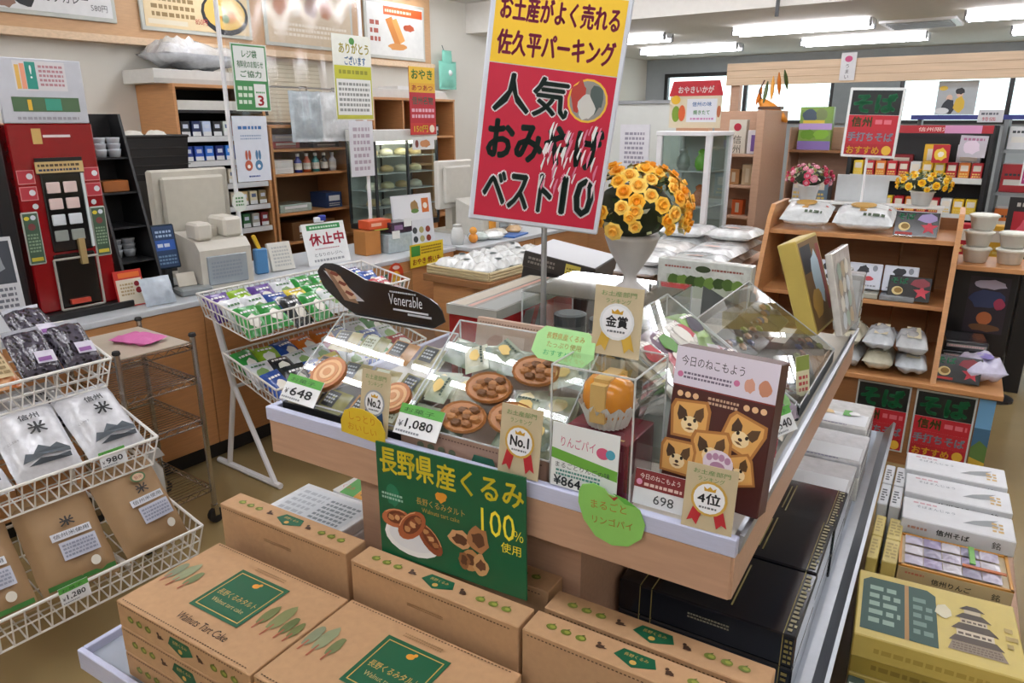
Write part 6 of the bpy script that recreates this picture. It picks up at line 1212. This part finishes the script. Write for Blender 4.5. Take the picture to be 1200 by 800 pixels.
for k in range(3):
    q = thing('black_pack', 'flat black printed pack, %s of three below the black poster' % ['bottom', 'middle', 'top'][k], 'pack', GF, (.38, 3.02, .451+.052*k), 3*k, group='black packs on the base board'); MB().cbox(-.095, .095, -.10, .10, 0, .05, .006, '#26272a').build('pack', q, FILM); prn(q, (-.095, -.10, 0), FX, FZ, [('r', .01, .018, .18, .034, '#8d8a84'), ('l', .02, .02, .17, .032, 1, '#c9a0a0')])
q = thing('lilac_bag', 'white and lilac round bag beside the soba card on the base board', 'bag', GF, (.455, 2.82, .464), 20, 0); m = MB(); m.pillow(.17, .22, .11, 10, 10, '#c6c3da', seed=3, wr=.14); m.build('pouch', q, FILM, True); prn(q, (-.085, -.11, .055), FX, FY, [('e', .09, .08, .035, .04, '#8a7fc0')], warp=lambda px, py: pil_h(2*px/.17-1, 2*py/.22-1, .11)*.5+.009)
# soba sign on a pole
t = thing('soba_sign', 'red and black soba sign on a white pole above the souvenir shelf', 'sign', GF, (-.21, 3.265, 1.087)); MB().cyl((0, 0, 0), (0, 0, .42), .006, n=8).build('pole', t, WHITE); MB().lathe([(.04, 0), (.04, .008), (.01, .012)], 14).build('base', t, WHITE)
S = T(-.0, -.008, .380) @ Ry(1.5); w, h = .255, .345
m = MB(); m.m = S; m.cbox(-w/2-.006, w/2+.006, -.004, .004, -.006, h+.006, .004, '#dfe3e2').build('panel', t, SATIN); prn(t, S @ Vector((-w/2, -.004, 0)), S.to_3x3() @ Vector(FX), S.to_3x3() @ Vector(FZ), soba(w, h))
# side shelf with tubs and black poster
t = thing('side_shelf', 'narrow wooden side shelf with black back board beside the souvenir shelf', 'shelf', GF)
MB().cbox(.29, .60, 3.10, 3.46, .928, .952, .002).build('shelf_board', t, WOOD); MB().cbox(.29, .575, 3.27, 3.285, .455, .926, .004, '#131416').build('black_board', t, SATIN)
for x in (.295, .595): MB().box(x-.006, x+.006, 3.30, 3.45, .452, .928).build('side_panel', t, BLACK)
prn(t, (.29, 3.27, .455), FX, FZ, [('r', .075, .12, .255, .42, '#2c2430'), ('p', blob(.17, .38, .07, .025, 3), '#b9b4c9'), ('p', blob(.16, .30, .08, .05, 5), '#33406a'), ('p', blob(.22, .28, .025, .03, 6), '#a83a5a'), ('e', .165, .20, .035, .035, '#b5683c'), ('p', blob(.17, .15, .08, .02, 8), '#6b4a30')])
def tub(label, x, y, z):
    q = thing('white_tub', label, 'tub', GF, (x, y, z), group='white lidded tubs'); MB().lathe([(.044, 0), (.05, .004), (.062, .062), (.066, .066)], 18, '#cfd0ca').build('tub', q, SATIN, True); MB().lathe([(.069, .066), (.069, .074), (.058, .080), (.02, .081)], 18, '#d8d8cc').build('lid', q, SATIN)
for k, (x, y, j) in enumerate(((.365, 3.24, 0), (.365, 3.24, 1), (.375, 3.25, 2), (.515, 3.26, 0), (.515, 3.26, 1))): tub('white lidded tub, %s' % ['bottom of the pile of three on the side shelf', 'middle of the pile of three on the side shelf', 'top of the pile of three on the side shelf', 'lower of the two on the side shelf', 'upper of the two on the side shelf'][k], x, y, .953+.083*j)
# ------------------------------------------------------------------ white bags on a table behind the island
t = thing('goods_table', 'wooden table of white bags beyond the island', 'table', GF, (-1.06, 2.95, 0)); MB().cbox(-.38, .30, -.55, .75, .80, .83, .003).build('top_board', t, WOODP); MB().box(-.33, .25, -.50, .70, 0, .80).build('body', t, WOODP)
sr = random.Random(4)
for k in range(14):
    i, j, l = k % 2, (k//2) % 3, k//6
    if l == 2: i, j = k % 2, 2
    q = thing('flour_bag', 'white flat bag of flour on the goods table, %s layer, %s row, %s column' % (['lower', 'middle', 'upper'][l], ['front', 'middle', 'back'][j], ['first', 'second'][i]), 'bag', GF, (-1.22+.30*i+.02*l, 2.62+.34*j, .832+.065*l), sr.uniform(-6, 6), group='white bags on the goods table')
    MB().pillow(.29, .33, .068, 10, 10, ['#d6d8d8', '#cfd3d2', '#dcd9d4'][k % 3], seed=k, p=4, wr=.1).build('pouch', q, FILM, True)
    if k % 2: prn(q, (-.145, -.165, .034), FX, FY, [('p', blob(.14, .12, .05, .02, k), '#c9a89c'), ('l', .05, .22, .22, .25, 1, '#a9aeb2')], warp=lambda px, py: pil_h(2*px/.29-1, 2*py/.33-1, .068, 4)*.5+.005)
# ------------------------------------------------------------------ glass showcase and far shelving (room frame)
t = thing('glass_showcase', 'white framed glass showcase with three shelves at the back', 'showcase', RF, (-2.12, 5.22, 0))
w, d, h = .182, .20, 1.58
for sx in (-1, 1):
    for sy in (-1, 1): MB().cbox(sx*w-.02, sx*w+.02, sy*d-.02, sy*d+.02, .0, h-.03, .003).build('corner_post', t, WHITE)
MB().cbox(-w-.025, w+.025, -d-.025, d+.025, h-.03, h, .003).build('top_frame', t, WHITE); MB().cbox(-w-.02, w+.02, -d-.02, d+.02, 0, .55, .003).build('base_cabinet', t, WHITE)
for z in (.80, 1.05, 1.30): MB().box(-w+.01, w-.01, -d+.01, d-.01, z, z+.008, '#c3cfc9').build('glass_shelf', t, EDGE)
m = MB().box(-w+.02, w-.02, -d-.003, -d, .55, h-.03).box(w, w+.003, -d+.02, d-.02, .55, h-.03).box(-w-.003, -w, -d+.02, d-.02, .55, h-.03).box(0, 0, 0, 0, 0, 0); m.f = m.f[:-6]; m.c = m.c[:-6]; m.v = m.v[:-8]; m.build('glass', t, GLASS); MB().box(-w+.02, w-.02, d, d+.004, .55, h-.03, '#b4b9b6').build('back_panel', t, SATIN)
for k, (x, z, c, n) in enumerate(((.08, 1.309, '#6fae3c', 'green'), (.08, 1.059, '#b5643c', 'terracotta'), (-.06, 1.309, '#8d8f8a', 'grey'), (-.06, 1.059, '#55606a', 'slate'), (.03, .809, '#d3d3cc', 'white'), (-.09, .809, '#6b4a3a', 'brown'))):
    q = thing('figurine', 'small %s keepsake jar inside the glass showcase' % n, 'jar', RF @ T(-2.12, 5.22, 0), (x, -.05, z), group='keepsake jars in the showcase'); MB().lathe([(.035, 0), (.05, .03), (.048, .08), (.025, .11), (.028, .12)], 14, c).build('jar', q, GLOSS, True); MB().lathe([(.03, .12), (.03, .135), (.008, .15)], 12, c).build('lid', q, GLOSS)
t = thing('house_sign', 'house-shaped card with red roof on top of the glass showcase', 'sign', RF, (-2.09, 5.10, 1.583)); sh_ = [(-.19, .02), (.19, .02), (.19, .235), (.165, .33), (-.165, .33), (-.19, .235)]
MB().prism(sh_, -.004, .004, '#d9cdb0').build('panel', t, SATIN); MB().box(-.12, .12, -.03, .05, 0, .02, '#b98a6a').build('foot', t, SATIN)
prn(t, (-.19, -.004, 0), FX, FZ, [('p', [(-.01, .235), (.39, .235), (.36, .335), (.02, .335)], '#c2202c'), ('t', 'おやきいかが', .06, .255, .045, '#f0e6e2', .26, .03), ('r', .13, .06, .35, .215, '#dfe3ea'), ('t', '信州の味', .17, .165, .03, '#4a7ab5', .14, .02), ('t', '焼きたて', .18, .11, .03, '#3f8a4a', .12, .02), ('l', .16, .07, .33, .095, 1, '#c98ab5'), ('e', .05, .115, .03, .055, '#7a9a2c'), ('e', .095, .12, .026, .055, '#d9602c'), ('e', .045, .21, .035, .03, '#e8b82c'), ('e', .365, .13, .014, .04, '#b5643c')])
# wooden corner unit right of the showcase
t = thing('wooden_unit', 'pinkish wooden corner shelf right of the glass showcase', 'shelf', RF); MB().cbox(-1.86, -1.80, 5.75, 6.35, 0, 1.73, .003).build('side_panel', t, WOODP); MB().cbox(-2.40, -1.861, 6.315, 6.335, 0, 1.73, .003).build('back_panel', t, WOODP)
for z in (.92, 1.16, 1.40): MB().cbox(-2.40, -1.86, 5.80, 6.33, z-.02, z, .003).build('shelf_board', t, WOODP)
far = []
def fbox(label, x, y, z, w, d, h, c, group, items=None, F=None, rz=0, nm='souvenir_box', cat='box', mat=None):
    q = thing(nm, label, cat, F or RF, (x, y, z), rz, group=group); MB().cbox(-w/2, w/2, -d/2, d/2, 0, h, .003, c).build('carton', q, mat or SATIN)
    front(q, w, d, h, items if items is not None else [('r', w*.15, h*.5, w*.85, h*.85, '#e0d6c4'), ('l', w*.12, h*.1, w*.88, h*.4, 2, '#e6c86a')]); return q
for k, (x, z, c, n, h) in enumerate(((-2.05, 1.401, '#cfc9bb', 'white scroll card with red seal', .26), (-1.92, 1.401, '#d6d2d6', 'narrow white card with purple writing', .18), (-2.22, 1.401, '#a8b06a', 'olive pouch', .10), (-2.05, 1.161, '#b98a5a', 'tan wooden toy', .12), (-1.94, 1.161, '#c9b492', 'pale wooden toy', .16), (-2.22, 1.161, '#8a6a4a', 'brown wooden toy', .11), (-2.0, .921, '#d0602c', 'orange lidded pack', .12), (-2.2, .921, '#b58a4a', 'straw basket pack', .11))):
    fbox('%s on the wooden corner shelf' % n, x, 5.93, z, .09 if k != 0 else .14, .07, h, c, 'keepsakes on the corner shelf', [('e', .07, h*.78, .03, .03, '#b3243c'), ('v', '信州', .04, h*.6, .07, '#33302c')] if k == 0 else [('r', .03, .02, .06, h*.8, '#7a5aa0' if k == 1 else '#d9cdb4')])
t = thing('lobster_toy', 'orange and green papier-mache lobster toy on top of the corner shelf', 'toy', RF, (-1.98, 6.34-.12, 1.73)); 
t.matrix_basis = RF @ T(-1.90, 6.2, 1.742)
m = MB(); m.m = Ry(-55); m.lathe([(.012, -.17), (.04, -.10), (.05, 0), (.04, .08), (.012, .13)], 10, '#d98a2c').build('body', t, SATIN, True)
for k in range(5): m = MB(); m.m = T(-.10+.05*k, -.01, .10+.03*k) @ Rx(20*(k-2)); m.lathe([(.004, -.09), (.016, -.03), (.016, .03), (.004, .09)], 6, ['#c9701c', '#4a5a2c', '#d99a3a'][k % 3]).build('claw', t, SATIN)
MB().path([(-.06, 0, .02), (-.10, -.02, .14), (-.06, -.03, .22)], .006, 5, '#5a2c1c').build('feeler', t, SATIN); MB().cbox(-.09, .09, -.05, .05, -.005, .02, .003, '#5a3a24').build('stand', t, SATIN)
# left bay beside the black unit: plush of leaves and books
t = thing('wooden_unit', 'wooden bay with grey books left of the black souvenir rack', 'shelf', RF); MB().cbox(-1.80, -1.30, 6.76, 6.78, 0, 1.60, .003).build('back_panel', t, WOODP)
for z in (.80, 1.0, 1.42): MB().cbox(-1.79, -1.32, 6.45, 6.76, z-.02, z, .003).build('shelf_board', t, WOODD)
MB().box(-1.32, -1.30, 6.45, 6.76, 0, 1.60).build('side_panel', t, WOODP); MB().box(-1.80, -1.79, 6.45, 6.76, 0, 1.60).build('side_panel', t, WOODP)
fbox('green and purple grape print pack on the wooden bay', -1.62, 6.55, 1.421, .26, .06, .34, '#7fa04c', 'goods in the wooden bay', [('r', 0, .0, .26, .07, '#8a74b5'), ('r', 0, .16, .26, .21, '#b59ad0'), ('p', blob(.08, .12, .06, .04, 3), '#6a9a2c'), ('p', blob(.18, .12, .06, .04, 5), '#86b83c'), ('p', blob(.08, .27, .06, .05, 6), '#4a5a6a'), ('p', blob(.17, .28, .05, .05, 8), '#7a8a5a'), ('r', .03, .21, .2, .235, '#d9c24a')])
fbox('white book standing in the wooden bay', -1.70, 6.55, 1.001, .07, .15, .22, '#c3c6c8', 'goods in the wooden bay'); fbox('grey blue book pile in the wooden bay', -1.55, 6.55, 1.001, .20, .15, .20, '#6f8594', 'goods in the wooden bay'); 
for k in range(3): fbox('white folded towel, %s of the pile in the wooden bay' % ['bottom', 'middle', 'top'][k], -1.58, 6.54, .801+.06*k, .34, .24, .058, ['#cfd2d2', '#d9dada', '#c9ccd0'][k], 'towels in the wooden bay', [])
# black souvenir rack
t = thing('black_rack', 'black metal souvenir rack of red and yellow snacks at the back', 'rack', RF)
xa, xb, yb = -1.28, -.36, 6.30
for x in (xa, xb): MB().cbox(x-.015, x+.015, yb, yb+.40, 0, 1.62, .003, '#17181a').build('side_panel', t, SATIN)
MB().box(xa, xb, yb+.38, yb+.40, 0, 1.60, '#1a1b1d').build('back_panel', t, SATIN)
tb = MB().box(xa, xb, yb-.004, yb, 1.565, 1.62, '#a81c28').build('header_strip', t, SATIN); prn(tb, (xa, yb-.004, 1.565), FX, FZ, [('t', 'おみやげ', .10, .012, .03, '#f0d0c8', .2), ('t', '信州限定', .45, .012, .03, '#f0d0c8', .2), ('r', .62, .0, .85, .055, '#c98ab0')])
shz = [.72, .98, 1.24]
for z in shz: MB().box(xa, xb, yb+.02, yb+.38, z-.015, z, '#222426').build('shelf', t, SATIN); MB().box(xa, xb, yb+.014, yb+.02, z-.03, z+.012, '#c9ccc6').build('price_strip', t, SATIN)
pal = [('red', '#b3202c'), ('yellow', '#e2b62a'), ('red', '#a81c28'), ('orange', '#d97a2c'), ('yellow', '#e8c63a'), ('white', '#d6d6d2'), ('red', '#c22a30')]
fb0 = {}
for j, z in enumerate(shz):
    for i in range(11):
        n, c = pal[(i*3+j*2) % 7]; lab = '%s snack box, %s along the %s shelf of the black rack' % (n, ORD[i], ['lower', 'middle', 'upper'][j]); grp = 'snack boxes on the %s shelf of the black rack' % ['lower', 'middle', 'upper'][j]
        x = xa+.06+.08*i
        if c in fb0: dup(fb0[c], RF, (x, yb+.10, z+.001), 0, lab, 0, 0, grp); continue
        fb0[c] = fbox(lab, x, yb+.10, z+.001, .07, .10, .115, c, grp)
for k, (x, c, n) in enumerate(((-1.15, '#a8202c', 'red'), (-.95, '#8d1c24', 'dark red'), (-.72, '#e0b42c', 'tall yellow'), (-.50, '#c9ccd0', 'silver'))): fbox('%s gift bag at the back of the upper black rack shelf' % n, x, yb+.26, 1.241, .16, .06, .24 if k > 1 else .16, c, 'gift bags on the black rack')
card('rack_poster', 'grey and pink poster on the corner of the black rack', 'poster', RF, (-.47, yb-.012, 1.40), .17, .15, '#b9b4bc', [('p', blob(.08, .07, .05, .05, 3), '#d9c9d6'), ('l', .02, .11, .15, .14, 1, '#a86a8a')], ry=2)
card('rack_pop', 'red and yellow sale card on the black rack', 'card', RF, (-.66, yb-.010, 1.355), .11, .13, '#b3202c', [('p', blob(.055, .06, .04, .045, 3), '#e8c43a'), ('p', blob(.055, .06, .02, .02, 5), '#f0e6d6')])
card('couple_poster', 'grey poster of two figures in yellow and black above the rack', 'poster', RF, (-.70, 7.10, 1.699), .28, .26, '#aab0b2', [('e', .09, .13, .022, .026, '#d9b8a0'), ('p', blob(.09, .06, .045, .06, 2), '#2c3038'), ('e', .16, .16, .024, .03, '#d9b8a0'), ('p', blob(.16, .18, .032, .025, 3), '#1f2024'), ('p', blob(.165, .08, .04, .06, 4), '#d9b43a'), ('e', .04, .205, .03, .018, '#d9b83a'), ('e', .05, .03, .05, .025, '#d6d8d8')])
t = thing('display_ledge', 'navy edged grey ledge under the couple poster', 'ledge', RF, (-.45, 7.20, 1.60)); MB().cbox(-.55, .9, -.15, .12, .075, .097, .002, '#8d9290').box(-.55, .9, -.156, -.15, .06, .097, '#2a3480').build('ledge_board', t, SATIN)
for x in (-.50, .85): MB().box(x-.015, x+.015, -.02, .1, -1.60, .075, '#7d8280').build('support', t, SATIN)
card('price_notice', 'white notice with red print on the navy ledge', 'notice', RF, (-.44, 7.035, 1.64), .17, .095, '#d6d6d8', [('l', .02, .05, .14, .08, 1, '#6a6d74'), ('t', '特価', .03, .01, .03, '#c2344a', .09)])
# grey shelving at the far right
t = thing('grey_shelving', 'grey steel shelving with drink cartons at the back right', 'shelf', RF)
gx0, gx1, gy_ = -.30, 1.5, 6.45
for x in (gx0, .6, gx1): MB().box(x-.015, x+.015, gy_, gy_+.4, 0, 1.66, '#6f7476').build('upright', t, SATIN)
for z in (.55, .85, 1.15, 1.45): MB().box(gx0, gx1, gy_, gy_+.4, z-.02, z, '#8a9092').build('shelf', t, SATIN)
k = 0
for j, z in enumerate((.55, .85, 1.15, 1.45)):
    for i in range(9):
        x = gx0+.11+.20*i
        if abs(x-.6) < .12 or x > 1.38: continue
        n, c = [('grey', '#7d8488'), ('red', '#a8262c'), ('silver', '#aeb3b5'), ('orange', '#d0702c'), ('white', '#cfd1d0')][(i*2+j*3) % 5]
        fbox('%s carton, %s along the %s grey shelf at the back' % (n, ORD[i], ['lowest', 'second', 'third', 'top'][j]), x, gy_+.16, z+.001, .17, .2, .16+.02*((i+j) % 3), c, 'cartons on the %s grey shelf' % ['lowest', 'second', 'third', 'top'][j], [('r', .02, .05, .15, .09, '#d9d6cc'), ('l', .02, .11, .15, .14, 1, '#3a3d40')])
it = [('r', .01, .14, .15, .22, '#e2b83a'), ('l', .02, .15, .14, .21, 2, '#8a6a14'), ('r', .01, .01, .15, .13, '#a82a6a'), ('l', .02, .03, .14, .11, 3, '#e6b0cc')]
card('shelf_banner', 'yellow and purple banner at the very right edge of the photo', 'banner', RF, (-.07, 6.28, 1.22), .16, .23, '#dfe0dc', it, th=.004)
MB_ = thing('banner_pole', 'thin white pole under the yellow and purple banner', 'pole', RF, (-.07, 6.29, 0)); MB().cyl((0, 0, 0), (0, 0, 1.22), .008, n=8).build('pole', MB_, WHITE); MB().lathe([(.09, 0), (.09, .015), (.015, .025)], 16).build('base', MB_, WHITE)
# nearer goods between souvenir shelf and black rack
t = thing('goods_stand', 'low black stand of red packs behind the souvenir shelf', 'stand', GF, (.05, 4.3, 0)); MB().cbox(-.75, .75, -.2, .25, .80, .83, .003, '#26262a').build('top_board', t, SATIN); MB().cbox(-.70, .70, -.15, .2, 0, .80, .003, '#1d1d20').build('body', t, SATIN)
for k in range(9):
    n, c = [('red', '#b3202c'), ('gold', '#d9a52c'), ('black', '#22201f')][k % 3]
    fbox('%s tea pack behind the souvenir shelf, position %s along the stand' % (n, ['one', 'two', 'three', 'four', 'five', 'six', 'seven', 'eight', 'nine'][k]), -.62+.155*k, 4.25, .831, .13, .1, .20, c, 'tea packs behind the souvenir shelf', F=GF)
card('red_banner', 'dark stand-up card with red maple picture beside the white tubs', 'card', GF, (.62, 3.95, .95), .24, .28, '#1e1c1e', [('r', .03, .03, .21, .20, '#b01c2c'), ('p', blob(.12, .12, .06, .05, 4, 14, .35), '#d9566a'), ('l', .04, .22, .2, .26, 1, '#c9c3bc')], th=.006)
MB_ = thing('display_post', 'dark post stand under the red maple card', 'stand', GF, (.62, 3.96, 0)); MB().cyl((0, 0, 0), (0, 0, .949), .012, n=8, col='#2a2a2c').build('post', MB_, SATIN); MB().lathe([(.10, 0), (.10, .015), (.015, .025)], 16, '#2a2a2c').build('base', MB_, SATIN)
card('wall_tag', 'white paper tag with pink flower above the soba sign', 'tag', RF, (-1.52, 6.955, 1.98), .12, .22, '#d6d6d8', [('e', .06, .17, .03, .025, '#c24a7a'), ('v', 'うまい', .035, .14, .04, '#33343a')], th=.003)
